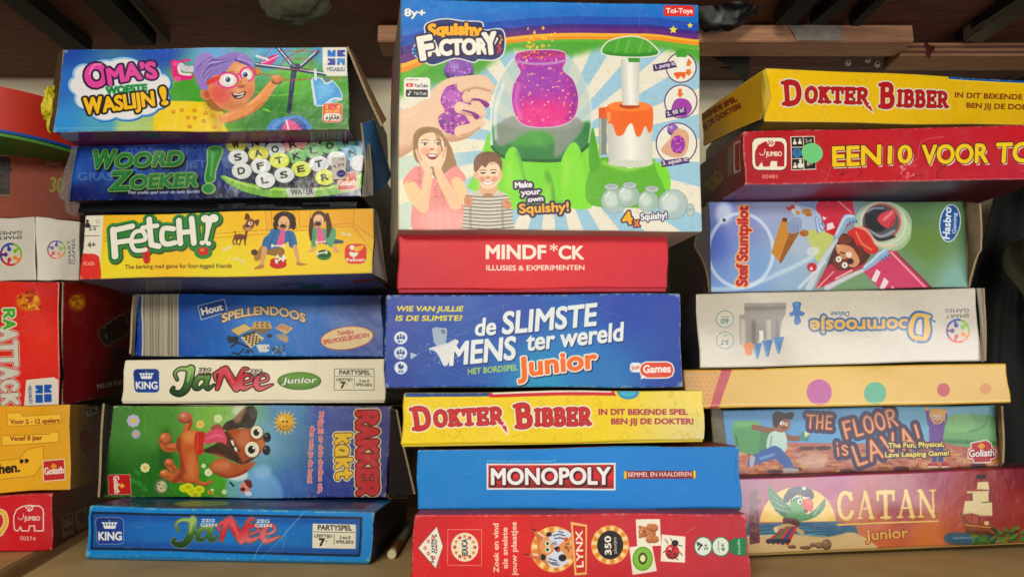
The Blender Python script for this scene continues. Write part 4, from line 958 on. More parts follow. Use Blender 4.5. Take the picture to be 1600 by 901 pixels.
def art_squishy(A):
    A.fill('ece6d6')
    cx, cy = 860, 230
    for i in range(20):
        a0 = i * 2 * math.pi / 20 + .1; a1 = a0 + math.pi / 20
        A.p([cx, cy, cx + 480 * math.cos(a0), cy + 480 * math.sin(a0), cx + 480 * math.cos(a1), cy + 480 * math.sin(a1)], '9cc8e0', False, a=.85)
    rg = random.Random(2)
    for _ in range(420):
        x, y = rg.uniform(622, 1100), rg.uniform(60, 362); a_ = rg.uniform(0, 6.3)
        A.l([x, y, x + 4 * math.cos(a_), y + 4 * math.sin(a_), x + 7 * math.cos(a_ + .8), y + 7 * math.sin(a_ + .8)], .7, 'a8a48c', a=.45)
    A.e(640, 330, 90, 150, 'f0ecc8', bl=30, a=.6)
    # rainbow sky band
    def band(y_l, y_m, y_r, col, bl=0): A.p([600, -60, 1120, -60, 1120, y_r, 1010, y_m + (y_r - y_m) * .3, 900, y_m, 800, y_m + 5, 700, y_m + (y_l - y_m) * .5, 600, y_l], col, True, bl)
    A.p([600, -60, 1120, -60, 1120, 96, 1050, 80, 960, 72, 880, 90, 800, 78, 740, 120, 690, 128, 600, 140], '5aa83c', bl=7); band(122, 66, 70, '6cb440'); band(108, 62, 62, 'e89a2c'); band(100, 57, 57, 'f0b840'); band(94, 52, 54, '6c2c84'); band(80, 44, 48, '4a2c88'); band(68, 38, 42, '2458b4'); band(52, 26, 30, '1c78c8'); band(34, 12, 14, '1c84d0', 6)
    for _ in range(200):
        x, y = rg.uniform(622, 1098), rg.uniform(0, 40); a_ = rg.uniform(0, 6.3); A.l([x, y, x + 6 * math.cos(a_), y + 6 * math.sin(a_)], .8, '1464b0', a=.5)
    for x, y, r in ((1052, 47, 7), (1078, 40, 5), (835, 52, 3), (848, 60, 3), (826, 66, 3), (862, 55, 3)):
        A.p([v for k in range(10) for v in (x + (r if k % 2 == 0 else r * .45) * math.cos(k * .628 - 1.57), y + (r if k % 2 == 0 else r * .45) * math.sin(k * .628 - 1.57))], 'f0e048', False)
    A.t('8y+', 632, 25, 664, 26, 11, 'f0f0ec', b=.3, o=[(1, '2c64a8')])
    A.rr(1037, 9, 1085, 26, 3, 'd83430'); A.t('Toi-Toys', 1041, 21, 1082, 21, 7.5, 'f8f4f0', b=.22)
    # the hand with the squeezed ball
    A.fr(600, 0, .4107)
    A.ball(285, 268, 58, 46, '8c5cb4', ah=.5); A.speck(50, 240, 235, 330, 300, ['e0c8f0', 'c858b8', '6c50b0'], 2, 4)
    sk = 'eccbb0'
    A.p([40, 440, 120, 400, 220, 310, 300, 290, 390, 290, 415, 340, 400, 380, 380, 420, 370, 470, 330, 520, 260, 540, 200, 530, 130, 560, 40, 600], sk)
    A.clip([40, 440, 120, 400, 220, 310, 300, 290, 390, 290, 415, 340, 400, 380, 380, 420, 370, 470, 330, 520, 260, 540, 200, 530, 130, 560, 40, 600])
    A.l([60, 600, 180, 560, 260, 540, 360, 500], 60, 'b88468', bl=20, a=.6); A.l([100, 440, 240, 320, 330, 300], 30, 'ecd0b8', bl=14, a=.8); A.e(110, 500, 60, 30, 'e8c8ac', bl=18, a=.7); A.clip()
    A.p([240, 330, 300, 322, 330, 350, 330, 400, 300, 420, 330, 480, 290, 512, 230, 500, 205, 450, 230, 420, 215, 380], 'a43cac')
    A.clip([240, 330, 300, 322, 330, 350, 330, 400, 300, 420, 330, 480, 290, 512, 230, 500, 205, 450, 230, 420, 215, 380]); A.speck(240, 205, 320, 335, 512, ['d868c8', '6c1c80', 'f0a8d8', '8c2c9c', 'e8c8b0', '5c2470'], 2, 6, .8); A.e(260, 370, 40, 30, 'e0a8e0', bl=12, a=.5); A.clip()
    for q in ([300, 330, 350, 318, 405, 330], [320, 370, 360, 365, 392, 372], [290, 410, 340, 425, 372, 430], [290, 500, 330, 490, 365, 470]): A.l(q, [46, 42, 36], sk); A.l(np.array(q, float) - [0, 8] * (len(q) // 2), 12, 'ecd0b8', bl=6, a=.8); A.l(np.array(q, float) + [0, 17] * (len(q) // 2), 5, 'a06c50', bl=3, a=.7)
    for q in ([335, 378, 365, 382, 390, 400], [300, 420, 335, 430, 352, 445]): A.l(q, [6, 10, 22], '8c2c8c'); 
    # machine: base
    def hill(q, c='6cb83a'): 
        A.p(q, c); A.clip(q); b = np.array(q).reshape(-1, 2); A.l([b[:, 0].min(), b[:, 1].max(), b[:, 0].mean(), b[:, 1].max() + 4, b[:, 0].max(), b[:, 1].max()], 40, '3c8424', bl=20, a=.6); A.clip()
    A.fr(600, 0, .4107)
    hill([325, 700, 345, 660, 380, 560, 400, 508, 430, 580, 640, 600, 760, 540, 790, 488, 815, 560, 850, 640, 1060, 620, 1085, 745, 1000, 760, 800, 760, 640, 790, 480, 780, 330, 720], '86d63e')
    # dome
    D = [412, 560, 408, 420, 440, 300, 500, 215, 560, 195, 680, 200, 760, 300, 785, 420, 780, 550, 700, 605, 560, 610, 450, 595]
    A.p(D, 'c8d4cc', a=.75); A.clip(D); A.p([415, 480, 560, 500, 700, 490, 790, 470, 790, 620, 400, 620], '2c7c3c', bl=8, a=.9); A.e(560, 520, 110, 40, '5cac4c', bl=16, a=.8); A.p([430, 480, 500, 440, 560, 460, 700, 440, 760, 480, 700, 560, 650, 600, 640, 520, 560, 500, 440, 560], '9c9c98', bl=6, a=.85); A.clip()
    A.l([412, 560, 408, 420, 440, 300, 490, 225], 7, 'e8ece8', a=.8); A.l([425, 530, 425, 420, 455, 320], 10, 'f4f8f4', bl=6, a=.7); A.l([770, 320, 790, 430, 778, 555], 6, 'dce4e0', a=.8); A.l([412, 560, 450, 597, 560, 612, 700, 606, 780, 552], 12, '1c5c34', a=.9)
    # jar
    J = [500, 215, 520, 198, 600, 192, 680, 200, 690, 235, 680, 270, 720, 310, 738, 380, 720, 450, 660, 480, 560, 482, 510, 455, 488, 390, 495, 320, 520, 275, 505, 245]
    A.p(J, 'b83cac', o=[(4, 'd8c8d8')]); A.clip(J); A.e(610, 440, 120, 60, 'e83c94', bl=30, a=.9); A.e(600, 300, 90, 60, '9c48b8', bl=30, a=.7); A.l([705, 300, 728, 380, 700, 460], 18, '7c2c8c', bl=10, a=.6); A.l([512, 320, 502, 390, 520, 440], 14, 'e8a0dc', bl=8, a=.6); A.speck(130, 500, 215, 730, 480, ['f4c088', 'f070b0', 'fcdcb8', 'e85ca0'], 2, 5, .8); A.clip()
    A.e(600, 208, 90, 16, 'c84c9c'); A.e(600, 206, 80, 11, 'a83088'); A.speck(40, 530, 190, 680, 222, ['e8a848', 'd04878'], 2, 5); A.l([500, 232, 560, 243, 640, 243, 690, 232], 10, 'c8a8d0', a=.8)
    A.speck(26, 540, 105, 670, 190, ['f0b040', 'ecd060'], 3, 6)
    for q in ([470, 790, 455, 700, 460, 600, 490, 560, 520, 600, 540, 700, 545, 790], [690, 780, 670, 640, 700, 560, 730, 545, 755, 600, 765, 720, 790, 790], [610, 780, 605, 690, 620, 640, 645, 700, 650, 780], [340, 730, 345, 660, 370, 600, 392, 650, 400, 740]):
        A.p(q, '8edc42'); A.clip(q); b = np.array(q).reshape(-1, 2); x_, y_ = b[:, 0].max(), b[:, 1].min(); A.l([x_ - 30, y_ + 20, x_ - 4, y_ + 100, x_, y_ + 200], 24, '4c9428', bl=14, a=.7); A.l([b[:, 0].min() + 24, y_ + 60, b[:, 0].min() + 20, y_ + 160], 12, 'b4e068', bl=8, a=.7); A.clip()
    # pump
    A.fr(840, 0, .411)
    A.p([190, 770, 200, 640, 250, 600, 430, 600, 450, 640, 490, 770, 330, 790], '6cb438'); A.l([250, 620, 340, 645, 440, 615], 14, 'a8dc60', bl=6, a=.8); A.p([195, 560, 210, 488, 225, 560, 235, 640, 200, 650], '5ca830')
    A.r(233, 430, 262, 590, '8c9488'); A.l([238, 440, 238, 585], 6, 'c8d0c4', bl=3)
    A.p([262, 440, 440, 440, 436, 620, 350, 640, 270, 620], ('c8c8c0', 'f4f2ea', 'd0d0c8', (262, 500, 440, 500)), False); A.e(351, 622, 84, 14, 'd8d8cc')
    A.p([232, 412, 262, 408, 262, 450, 232, 452], 'd8642c', False)
    A.p([258, 410, 300, 392, 350, 388, 410, 392, 438, 410, 438, 480, 425, 505, 410, 478, 392, 515, 375, 515, 360, 470, 342, 480, 325, 512, 300, 515, 285, 475, 270, 470, 262, 450], 'e8742c'); A.e(350, 404, 84, 20, 'f08c40'); A.e(350, 402, 40, 11, 'b84c18'); A.l([270, 430, 272, 460], 10, 'f8b070', bl=5)
    A.p([316, 225, 388, 225, 386, 400, 322, 400], ('c8c8c0', 'f6f4ec', 'd0ccc4', (316, 300, 388, 300)), False)
    A.p([345, 215, 390, 215, 388, 236, 346, 236], '4c9834', False); A.p([246, 200, 262, 165, 300, 148, 360, 140, 410, 152, 445, 180, 458, 205, 400, 215, 300, 212], '58a83c', o=[(5, 'ece8dc')]); A.clip([246, 200, 262, 165, 300, 148, 360, 140, 410, 152, 445, 180, 458, 205, 400, 215, 300, 212]); A.l([260, 205, 350, 212, 450, 205], 16, '2c7c28', bl=8, a=.8)
    for x in (300, 340, 390, 430): A.l([x + 10, 150, x - 5, 200], 6, '88c860', bl=4, a=.7)
    A.clip()
    # steps
    for cx_, cy_, r, tx, k in ((546, 258, 54, '1. pump it!', 0), (546, 386, 60, '2. fill it!', 1), (530, 545, 76, '3. squish it!', 2)):
        A.e(cx_, cy_, r, r * 1.0, 'ece8dc', o=[(4, '5c2468')])
    A.p([525, 195, 545, 188, 568, 200, 562, 218, 530, 218], '4ca034'); A.r(534, 218, 558, 280, 'f0eee8'); A.p([520, 278, 562, 276, 558, 300, 545, 290, 535, 302, 525, 292], 'e0702c'); A.p([572, 222, 588, 242, 580, 242, 580, 252, 566, 252, 566, 242], 'e08038', False); A.p([566, 264, 582, 264, 582, 274, 588, 274, 574, 290, 560, 274, 566, 274], 'e08038', False)
    A.p([524, 380, 568, 378, 590, 412, 560, 444, 510, 430], 'a84cac'); A.p([536, 338, 550, 338, 550, 356, 558, 356, 543, 372, 530, 356, 536, 356], 'e07c34', False)
    A.ball(515, 492, 22, 22, '9c6cbc'); A.p([470, 570, 500, 530, 530, 490, 570, 500, 578, 540, 560, 590, 510, 595], 'dcb090'); A.e(535, 548, 28, 34, 'a040a8'); A.speck(30, 515, 520, 558, 580, ['e080d0', '702c80'], 2, 4)
    for q, tx, x0, y0, x1, y1, h in (([438, 246, 520, 232, 530, 256, 442, 272], '1. pump it!', 450, 262, 524, 248, 15), ([486, 420, 565, 408, 568, 434, 488, 448], '2. fill it!', 494, 440, 560, 424, 15), ([470, 610, 575, 596, 580, 618, 474, 634], '3. squish it!', 478, 626, 574, 610, 15)):
        A.p(q, '4c2468', False); A.t(tx, x0, y0, x1, y1, h, 'f4f0f0', b=.2)
    # four empty balls
    for x, y, r, nx, ny in ((290, 765, 48, 280, 712), (345, 745, 42, 350, 705), (420, 765, 40, 435, 718), (515, 775, 56, 582, 798)):
        A.e(x, y, r, r, 'b4c4c4', a=.85, o=[(1.5, '8c9c9c')]); A.e(x - r * .2, y - r * .1, r * .6, r * .6, 'dce4e0', bl=8, a=.8); A.l([x - r * .7, y - r * .3, x - r * .3, y - r * .75], 5, 'f4f8f4', a=.8); A.e(nx, ny, 26 if nx < 500 else 14, 12 if nx < 500 else 24, 'c0ccc8', o=[(1.5, '7c8c8c')]); A.e(nx, ny - 3, 18, 5, 'a0b0b0', a=.7)
    A.t('4', 326, 856, 362, 850, 46, 'f0b82c', b=.24, o=[(5, '3c2458')]); A.t('x', 368, 862, 388, 860, 34, 'ec8c2c', b=.2, o=[(4, '3c2458')]); A.t('Squishy!', 394, 836, 492, 828, 24, 'f4f4f4', b=.22, o=[(4, '4c4c6c')])
    # logo
    A.fr(600, 0, .4107)
    L = [110, 200, 125, 165, 160, 145, 160, 95, 230, 75, 300, 82, 370, 85, 380, 115, 450, 115, 455, 195, 420, 225, 360, 225, 340, 235, 270, 220, 190, 245, 150, 230]
    A.p(L, 'ece8e4', o=[(5, 'ece8e4'), ]); A.p([v + (0) for v in L], '2c3c78'); 
    for x, y, c in ((125, 195, '2c6cac'), (150, 220, '5ca83c'), (430, 150, 'e8a82c'), (428, 185, 'b82c5c')):
        for k in range(8): A.e(x + 17 * math.cos(k * .785), y + 17 * math.sin(k * .785), 5, 5, c)
        A.e(x, y, 16, 16, c); A.e(x, y, 6, 6, '1c2c4c')
    A.t('Squishy', 170, 138, 370, 136, 42, 'f4b82c', b=.42, o=[(6, '2c2450')], arc=6)
    A.t('FACTORY', 142, 212, 432, 200, 54, 'f4f0e4', b=.4, o=[(9, '2c2450')], arc=0)
    A.t('F', 142, 226, 190, 218, 82, 'f4f0e4', b=.34, o=[(7, '2c2450')]); A.t('Y', 385, 205, 430, 200, 78, 'f4f0e4', b=.34, o=[(7, '2c2450')])
    A.rr(76, 294, 176, 376, 12, 'f0ece4'); A.t('AS SEEN ON', 84, 305, 128, 305, 5, '404040'); A.rr(84, 316, 110, 330, 4, 'd83028'); A.p([93, 318, 103, 323, 93, 328], 'ffffff', False); A.t('YouTube', 114, 331, 166, 331, 13, '282828', b=.05)
    A.rr(84, 340, 166, 368, 3, '181818'); A.l([98, 346, 98, 358], 3, 'f0f0f0'); A.e(94, 359, 4, 4, 'f0f0f0'); A.l([98, 347, 104, 351], 3, 'f0f0f0'); A.t('TikTok', 112, 360, 162, 360, 11, 'f4f4f4', b=.2)
    # the girl
    A.fr(620, 200, .1798)
    A.p([150, 60, 200, 0, 280, -15, 370, 10, 420, 80, 470, 160, 500, 250, 520, 330, 480, 420, 430, 450, 350, 470, 310, 400, 200, 310, 160, 270, 145, 180], 'a8845c')
    A.p([60, 480, 130, 360, 220, 330, 330, 440, 500, 330, 560, 370, 600, 450, 540, 520, 590, 900, 150, 900, 150, 560], 'ecA09c'.lower()); A.clip([60, 480, 130, 360, 220, 330, 330, 440, 500, 330, 560, 370, 600, 450, 540, 520, 590, 900, 150, 900, 150, 560]); A.l([200, 350, 200, 480], 24, 'd07c7c', bl=10, a=.5); A.speck(40, 330, 480, 420, 600, ['b84c4c'], 3, 9, .4); A.e(400, 800, 200, 100, 'f4c0bc', bl=40, a=.6)
    for x in (250, 330, 410, 480): A.l([x, 600, x + 8, 890], 6, 'd88c8c', bl=3, a=.5)
    A.clip()
    A.p([190, 110, 240, 50, 330, 40, 400, 100, 410, 200, 370, 290, 310, 335, 250, 300, 200, 220], 'f8dabe')
    A.e(250, 200, 40, 40, 'e09c84', bl=16, a=.6); A.e(375, 200, 30, 40, 'e09c84', bl=14, a=.6); A.e(290, 70, 60, 24, 'f0d0b0', bl=14, a=.8)
    for x in (245, 358): A.e(x, 137, 24, 11, 'f0ece4'); A.e(x, 138, 11, 11, '4c6470'); A.e(x, 138, 5, 5, '101418'); A.l([x - 28, 130, x, 122, x + 26, 132], 5, '3c2418'); A.l([x - 32, 108, x, 96, x + 30, 106], 6, '6c4428')
    A.e(305, 180, 20, 12, 'd09478', bl=5); A.e(294, 184, 4, 3, '8c5040'); A.e(318, 184, 4, 3, '8c5040'); A.p([258, 228, 300, 222, 355, 228, 340, 262, 305, 272, 275, 258], '8c2c28'); A.p([264, 230, 305, 226, 350, 230, 340, 244, 300, 248, 274, 242], 'f4f0e8', False)
    for k in range(24): t_ = k / 24; A.l([270 + 60 * t_, -5 + 10 * t_, 190 - 20 * t_ + 180 * (k % 2), 60 + 40 * t_, 150 + 60 * t_ + 240 * (k % 2), 230 + 60 * t_], 4, ('b08c64', '5c3c28')[k % 3 == 0], a=.45)
    ar = 'e0b088'
    A.l([120, 500, 160, 580, 220, 680], [100, 130, 90], 'f0d0a4'); A.l([230, 690, 260, 500, 275, 370], [90, 80, 66], 'f2ccaa'); A.l([270, 370, 215, 260, 175, 190], [60, 60, 24], 'f4d4b8'); A.l([175, 180, 215, 280], 9, 'c88c6c', bl=4)
    A.l([520, 470, 560, 560, 520, 640], [90, 110, 90], 'f0d0a4'); A.l([510, 660, 430, 520, 370, 400, 350, 340], [110, 90, 70, 60], 'f2ccaa'); A.l([355, 340, 395, 260, 425, 170], [60, 56, 20], 'f4d4b8'); A.l([400, 250, 428, 170], 7, 'c88c6c', bl=3)
    A.l([180, 620, 240, 540, 270, 420], 16, 'f4d8b4', bl=10, a=.7); A.l([100, 470, 160, 455, 210, 470], 14, 'd88c8c', bl=6, a=.7)
    rg = random.Random(9)
    for k in range(120):
        x, y = rg.uniform(200, 560), rg.uniform(380, 700); A.l([x, y, x + rg.uniform(2, 7), y + rg.uniform(5, 16)], 2, rg.choice(['8c6c54', 'f0e0c0', 'a08060']), a=.35)
    # the boy
    A.p([590, 600, 660, 560, 740, 540, 860, 540, 960, 590, 1000, 680, 1010, 800, 990, 900, 600, 900, 580, 760], 'd8d0c4')
    A.clip([590, 600, 660, 560, 740, 540, 860, 540, 960, 590, 1000, 680, 1010, 800, 990, 900, 600, 900, 580, 760])
    for k in range(11): A.l([570, 585 + k * 31, 680, 598 + k * 31, 800, 606 + k * 31, 920, 598 + k * 31, 1020, 588 + k * 31], 6, '3c3a3c')
    A.l([640, 640, 640, 880], 16, '8c8478', bl=8, a=.6); A.l([915, 640, 925, 880], 16, '8c8478', bl=8, a=.6); A.clip()
    A.p([720, 500, 870, 500, 860, 570, 790, 605, 730, 570], 'e4b896'); A.e(795, 590, 46, 16, 'b88464', bl=8)
    A.p([690, 340, 730, 290, 850, 280, 900, 340, 910, 420, 870, 500, 800, 536, 740, 510, 700, 440], 'f8dabe'); A.e(690, 410, 22, 40, 'e8bc9c'); A.e(900, 415, 20, 40, 'e8bc9c')
    A.e(740, 450, 30, 26, 'd88870', bl=12, a=.7); A.e(850, 450, 30, 26, 'd88870', bl=12, a=.7)
    A.p([675, 380, 670, 290, 710, 230, 800, 208, 880, 235, 915, 300, 910, 380, 885, 330, 850, 300, 800, 310, 770, 350, 740, 330, 705, 370], '8c6448')
    for k in range(20): A.l([800, 215, 700 + k * 10, 260, 690 + k * 11, 330 - abs(k - 10) * 2], 4, ('9c7458', '54382a')[k % 2], a=.6)
    for x in (750, 840): A.e(x, 395, 24, 7, '3c2c24'); A.e(x, 396, 8, 5, '101010'); A.l([x - 30, 374, x, 366, x + 28, 376], 6, '5c3c28')
    A.e(792, 435, 20, 12, 'c88868', bl=5); A.p([745, 465, 790, 475, 840, 465, 825, 492, 792, 502, 760, 490], 'f4f0e8', o=[(3, 'b05c50')]); A.l([755, 480, 830, 480], 1.5, 'b8b0a8')
    for q in ([590, 600, 650, 600, 655, 660, 620, 695, 590, 660], [930, 620, 980, 640, 1000, 690, 960, 712, 925, 690]): A.p(q, 'd89c78'); A.l([q[0] + 10, q[1] + 16, q[0] + 40, q[1] + 50], 5, 'a06c4c', bl=3)
    # slogan
    for tx, x0, y0, x1, y1, h in (('Make', 1030, 526, 1175, 516, 48), ('your', 1082, 590, 1248, 575, 46), ('own', 1142, 648, 1272, 634, 42)): A.t(tx, x0, y0, x1, y1, h, 'f4f0f0', b=.26, o=[(17, '3c2458')])
    A.t('Squishy!', 1068, 745, 1495, 722, 76, 'f0b830', b=.24, o=[(17, '3c2458')]); 
    for tx, x0, y0, x1, y1, h in (('Make', 1030, 526, 1175, 516, 48), ('your', 1082, 590, 1248, 575, 46), ('own', 1142, 648, 1272, 634, 42)): A.t(tx, x0, y0, x1, y1, h, 'f4f0f0', b=.26)
def art_squishy_left(A):
    A.bg([(605, 30, '1c6cb4'), (612, 60, '2474bc'), (612, 95, '4a3c8c'), (612, 110, 'c88c3c'), (610, 130, '5c9c50'), (612, 180, 'b8a090'), (612, 300, 'c8c0b0'), (618, 340, 'b8b0a0')], 3)
    A.e(611, 130, 6, 34, 'b48068'); A.e(611, 120, 4, 22, '9c3c94')
    for x, y in ((612, 45), (618, 40), (610, 60)): A.e(x, y, 1.4, 2, 'f0e060')

def art_mind(A):
    A.bg([(625, 365, 'd02838'), (1040, 365, 'd03040'), (830, 410, 'd8303c'), (625, 450, 'c42440'), (1040, 450, 'c82c44')], 2)
    A.fr(590, 340, .3125); A.t('MINDF', 544, 212, 840, 212, 68, 'f4ecdc', b=.22); A.t('*', 862, 196, 900, 196, 58, 'f4ecdc', b=.1); A.t('CK', 908, 212, 1030, 212, 68, 'f4ecdc', b=.22); A.t('ILLUSIES & EXPERIMENTEN', 544, 272, 1034, 272, 25, 'f4e8d8', b=.2)
def art_slim(A):
    A.bg([(605, 465, '2c4aa4'), (1060, 465, '3450a8'), (605, 600, '24469c'), (1060, 600, '2c4ca0'), (850, 590, '2498c4'), (900, 560, '2c84c4'), (800, 480, '2a55ac'), (940, 590, '2c80bc'), (700, 590, '2458a8'), (980, 480, '3050ac')], 2.6)
    A.fr(590, 340, .3125)
    A.l([520, 820, 300, 700, 420, 530, 700, 420, 960, 400, 1150, 470], 3, '5c8cd0', a=.5)
    A.l([320, 760, 500, 822, 700, 810], 4, '3c88c8', bl=2, a=.6)
    A.t('WIE VAN JULLIE', 92, 466, 424, 466, 25, 'ecd848', b=.24, sh=.22); A.t('IS DE SLIMSTE?', 90, 514, 420, 513, 25, 'ecd848', b=.24, sh=.22)
    for y, tx in ((600, '8+'), (676, '2-4'), (750, '45')):
        A.e(118, y, 32, 32, 'dce4ec'); A.t(tx, 104, y + 24, 130, y + 24, 12, '24408c', b=.15)
        if y < 700:
            for dx in (-14, 0, 14): A.e(118 + dx, y - 14 + (6 if dx else 0), 5, 5, '24408c'); A.e(118 + dx, y - 1 + (3 if dx else 0), 7, 6, '24408c')
        else: A.e(118, y - 8, 14, 14, '24408c'); A.p([118, y - 8, 118, y - 26, 136, y - 20], 'dce4ec', False)
    def tt(s_, x0, y0, x1, y1, h): A.t(s_, x0, y0, x1, y1, h, 'e8ecec', b=.17, sh=.16, shd=(5, 6, '1c3070'))
    tt('de', 488, 590, 588, 582, 84); tt('SLIMSTE', 625, 580, 1090, 536, 106); tt('MENS', 362, 738, 685, 706, 110); tt('ter wereld', 745, 664, 1225, 612, 88)
    A.t('HET BORDSPEL', 452, 784, 700, 762, 28, 'b8d070', b=.16, sh=.1)
    A.t('Junior', 705, 796, 1096, 746, 92, 'f0843c', b=.22, o=[(7, 'ece8e0'), ], sh=.08, shd=(6, 6, '14305c')); 
    A.t('Junior', 705, 796, 1096, 746, 92, 'e87830', b=.2, sh=.08)
    A.rr(1262, 722, 1318, 770, 14, 'e8ecf0'); A.t('just', 1270, 756, 1312, 754, 22, 'd85c3c', b=.1)
    A.rr(1314, 722, 1480, 796, 30, 'd8543c', o=[(6, 'f0ece8')]); A.p([1318, 780, 1316, 806, 1345, 792], 'f0ece8', False); A.t('Games', 1330, 772, 1466, 770, 36, 'f4f0ec', b=.22)
    # torn spots
    A.p([272, 552, 290, 546, 345, 552, 348, 570, 340, 635, 300, 650, 280, 620], 'a8b8cc', False); A.t('8', 316, 562, 328, 582, 14, '404858', b=.1)
    tear = [255, 655, 300, 640, 350, 625, 390, 608, 405, 622, 380, 650, 395, 660, 370, 690, 350, 735, 330, 740, 310, 700, 290, 670]
    A.p(tear, 'e4e4e4'); A.speck(60, 250, 600, 410, 740, ['d8dce4', 'c8d0dc'], 1, 4, .7); A.speck(30, 200, 635, 290, 680, ['a8b8d0'], 1, 3); A.p([164, 672, 200, 685, 166, 708], 'b0c0cc', False); A.l([300, 650, 380, 620], 4, 'c4c4c8', a=.7)
    A.l([500, 820, 505, 860], 2, '182c5c')
def pattern(A, x0, y0, x1, y1, col, n=60, seed=1):
    rg = random.Random(seed)
    for _ in range(n):
        x, y = rg.uniform(x0, x1), rg.uniform(y0, y1); r = rg.uniform(5, 10); k = rg.randint(0, 3)
        if k == 0: A.l([x - r, y, x, y - r, x + r, y, x, y + r * .6], .8, col, a=.5, closed=True)
        elif k == 1: A.l([x - r, y + r * .5, x, y, x + r, y - r * .3, x + r * 1.3, y + r * .3], .8, col, a=.5)
        elif k == 2: A.l([x, y - r, x + 2, y, x - 2, y + r], .8, col, a=.5); A.l([x - r * .6, y, x + r * .6, y], .8, col, a=.5)
        else: A.e(x, y, r * .6, r * .6, 'd8c020', a=0.0); A.l([x + r * .6 * math.cos(t_) for t_ in (0,)] + [y] + [v for t_ in np.linspace(.6, 6.0, 8) for v in (x + r * .6 * math.cos(t_), y + r * .6 * math.sin(t_))], .8, col, a=.5)
def art_dokm(A):
    A.bg([(630, 620, 'e8cc14'), (900, 620, 'ecd01c'), (1095, 620, 'ecd870'), (630, 695, 'ecd010'), (900, 690, 'e8d020'), (1095, 685, 'dcd090')], 2.4)
    pattern(A, 630, 615, 1095, 692, 'b8a010', 80)
    A.fr(600, 590, .3625)
    A.p([80, 55, 455, 55, 455, 78, 95, 83], '1c4888', False); A.p([450, 55, 985, 50, 1000, 78, 455, 84], 'c82428', False); A.p([462, 54, 978, 50, 982, 64, 470, 70], 'ece8e0', False); A.e(1052, 58, 48, 36, '3c98b8'); A.e(1050, 56, 36, 26, '4cb4d0')
    red, ol = 'c42428', [(8, 'f0e8d8'), (2, '6c1418')]
    A.st('D', 124, 226, 205, 218, 88, .23, red, o=ol); A.st('OKTER', 218, 212, 512, 198, 64, .26, red, o=ol); A.p([490, 195, 515, 195, 512, 210, 526, 212, 532, 245, 508, 218, 514, 216], red, False, o=[(7, 'f0e8d8')])
    A.st('B', 570, 216, 640, 210, 92, .23, red, o=ol); A.st('IBBER', 652, 206, 890, 202, 64, .26, red, o=ol)
    A.st('OKTER', 218, 212, 512, 198, 64, .24, red); A.st('D', 124, 226, 205, 218, 88, .21, red)
    A.t('IN DIT BEKENDE SPEL', 926, 162, 1306, 162, 24, 'a83858', b=.24); A.t('BEN JIJ DE DOKTER!', 980, 204, 1330, 204, 24, 'a83858', b=.24)
def art_dokr(A):
    A.bg([(1200, 110, 'ecc410'), (1600, 135, 'e8c010'), (1200, 185, 'e8c008'), (1600, 190, 'dcb408')], 2)
    pattern(A, 1205, 112, 1630, 190, 'b09008', 80, 4)
    A.fr(1080, 90, .325)
    A.p([1236, 84, 1800, 90, 1800, 130, 1600, 122, 1240, 104], '1c5c9c', False); A.l([1240, 106, 1600, 124, 1800, 134], 4, 'f0dc60')
    red, ol = 'b81c24', [(9, 'e8dcc8'), (2, '5c1418')]
    A.st('D', 442, 222, 532, 218, 100, .22, red, o=ol); A.st('OKTER', 548, 212, 850, 220, 66, .25, red, o=ol); A.p([828, 218, 852, 218, 850, 232, 862, 234, 872, 262, 842, 238], red, False, o=[(7, 'e8dcc8')])
    A.st('B', 905, 234, 975, 234, 100, .22, red, o=ol); A.st('IBBER', 990, 230, 1235, 236, 66, .25, red, o=ol); A.st('OKTER', 548, 212, 850, 220, 66, .23, red)
    A.t('IN DIT BEKENDE SPEL', 1270, 190, 1690, 206, 24, '7c3c10', b=.22); A.t('BEN JIJ DE DOKTER!', 1326, 240, 1700, 254, 24, '7c3c10', b=.22)
def art_dokr_left(A):
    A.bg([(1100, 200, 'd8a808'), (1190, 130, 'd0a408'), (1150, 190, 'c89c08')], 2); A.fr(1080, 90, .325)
    A.t('BEKENDE SPEL', 40, 310, 218, 208, 24, '8c4008', b=.22); A.t('JIJ DE DOKTER!', 60, 348, 240, 240, 24, '8c4008', b=.22)
def art_mono(A):
    A.bg([(655, 705, '0c8acc'), (1150, 700, '0c84c8'), (655, 795, '0886cc'), (1150, 795, '0884cc'), (900, 750, '088ad4')], 2)
    A.fr(600, 590, .3625)
    A.t('® Het beroemde vastgoedspel voor snelle onderhandelaars ®', 444, 362, 740, 361, 6, 'd8e4ec', b=.1)
    A.r(442, 370, 998, 488, 'e8e8e8'); A.r(450, 378, 990, 480, ('c02028', 'd43034', '8c1418', (700, 378, 700, 480)))
    A.p([468, 380, 700, 380, 520, 470, 455, 470], 'e04848', False, bl=16, a=.4)
    A.t('MONOPOLY', 464, 464, 974, 460, 70, 'f0f0f0', b=.18, o=[(5, '5c1014')], shd=(4, 4, '2c0808'))
    A.t('MONOPOLY', 464, 464, 974, 460, 70, 'f0f0f0', b=.18)
    A.r(1036, 404, 1342, 438, '8c1c24'); A.r(1034, 406, 1046, 438, 'e8c030'); A.r(1333, 403, 1344, 437, 'e8c030'); A.t('BEMMEL EN HAALDEREN', 1052, 430, 1326, 428, 19, 'f0e8e0', b=.14)
    A.l([1518, 300, 1526, 570], 2, '0c5c98', a=.7)
def art_mono_top(A):
    A.fill('8c5c42'); A.fr(600, 590, .3625); A.speck(80, 1000, 250, 1600, 310, ['8c4c30', '4c3828', '90603c', '3c2c2c'], 10, 40, .5); A.p([980, 290, 1180, 288, 1190, 298, 980, 300], '5c8c98', False); A.p([1370, 270, 1600, 262, 1600, 300, 1350, 300], '8c4028', False)
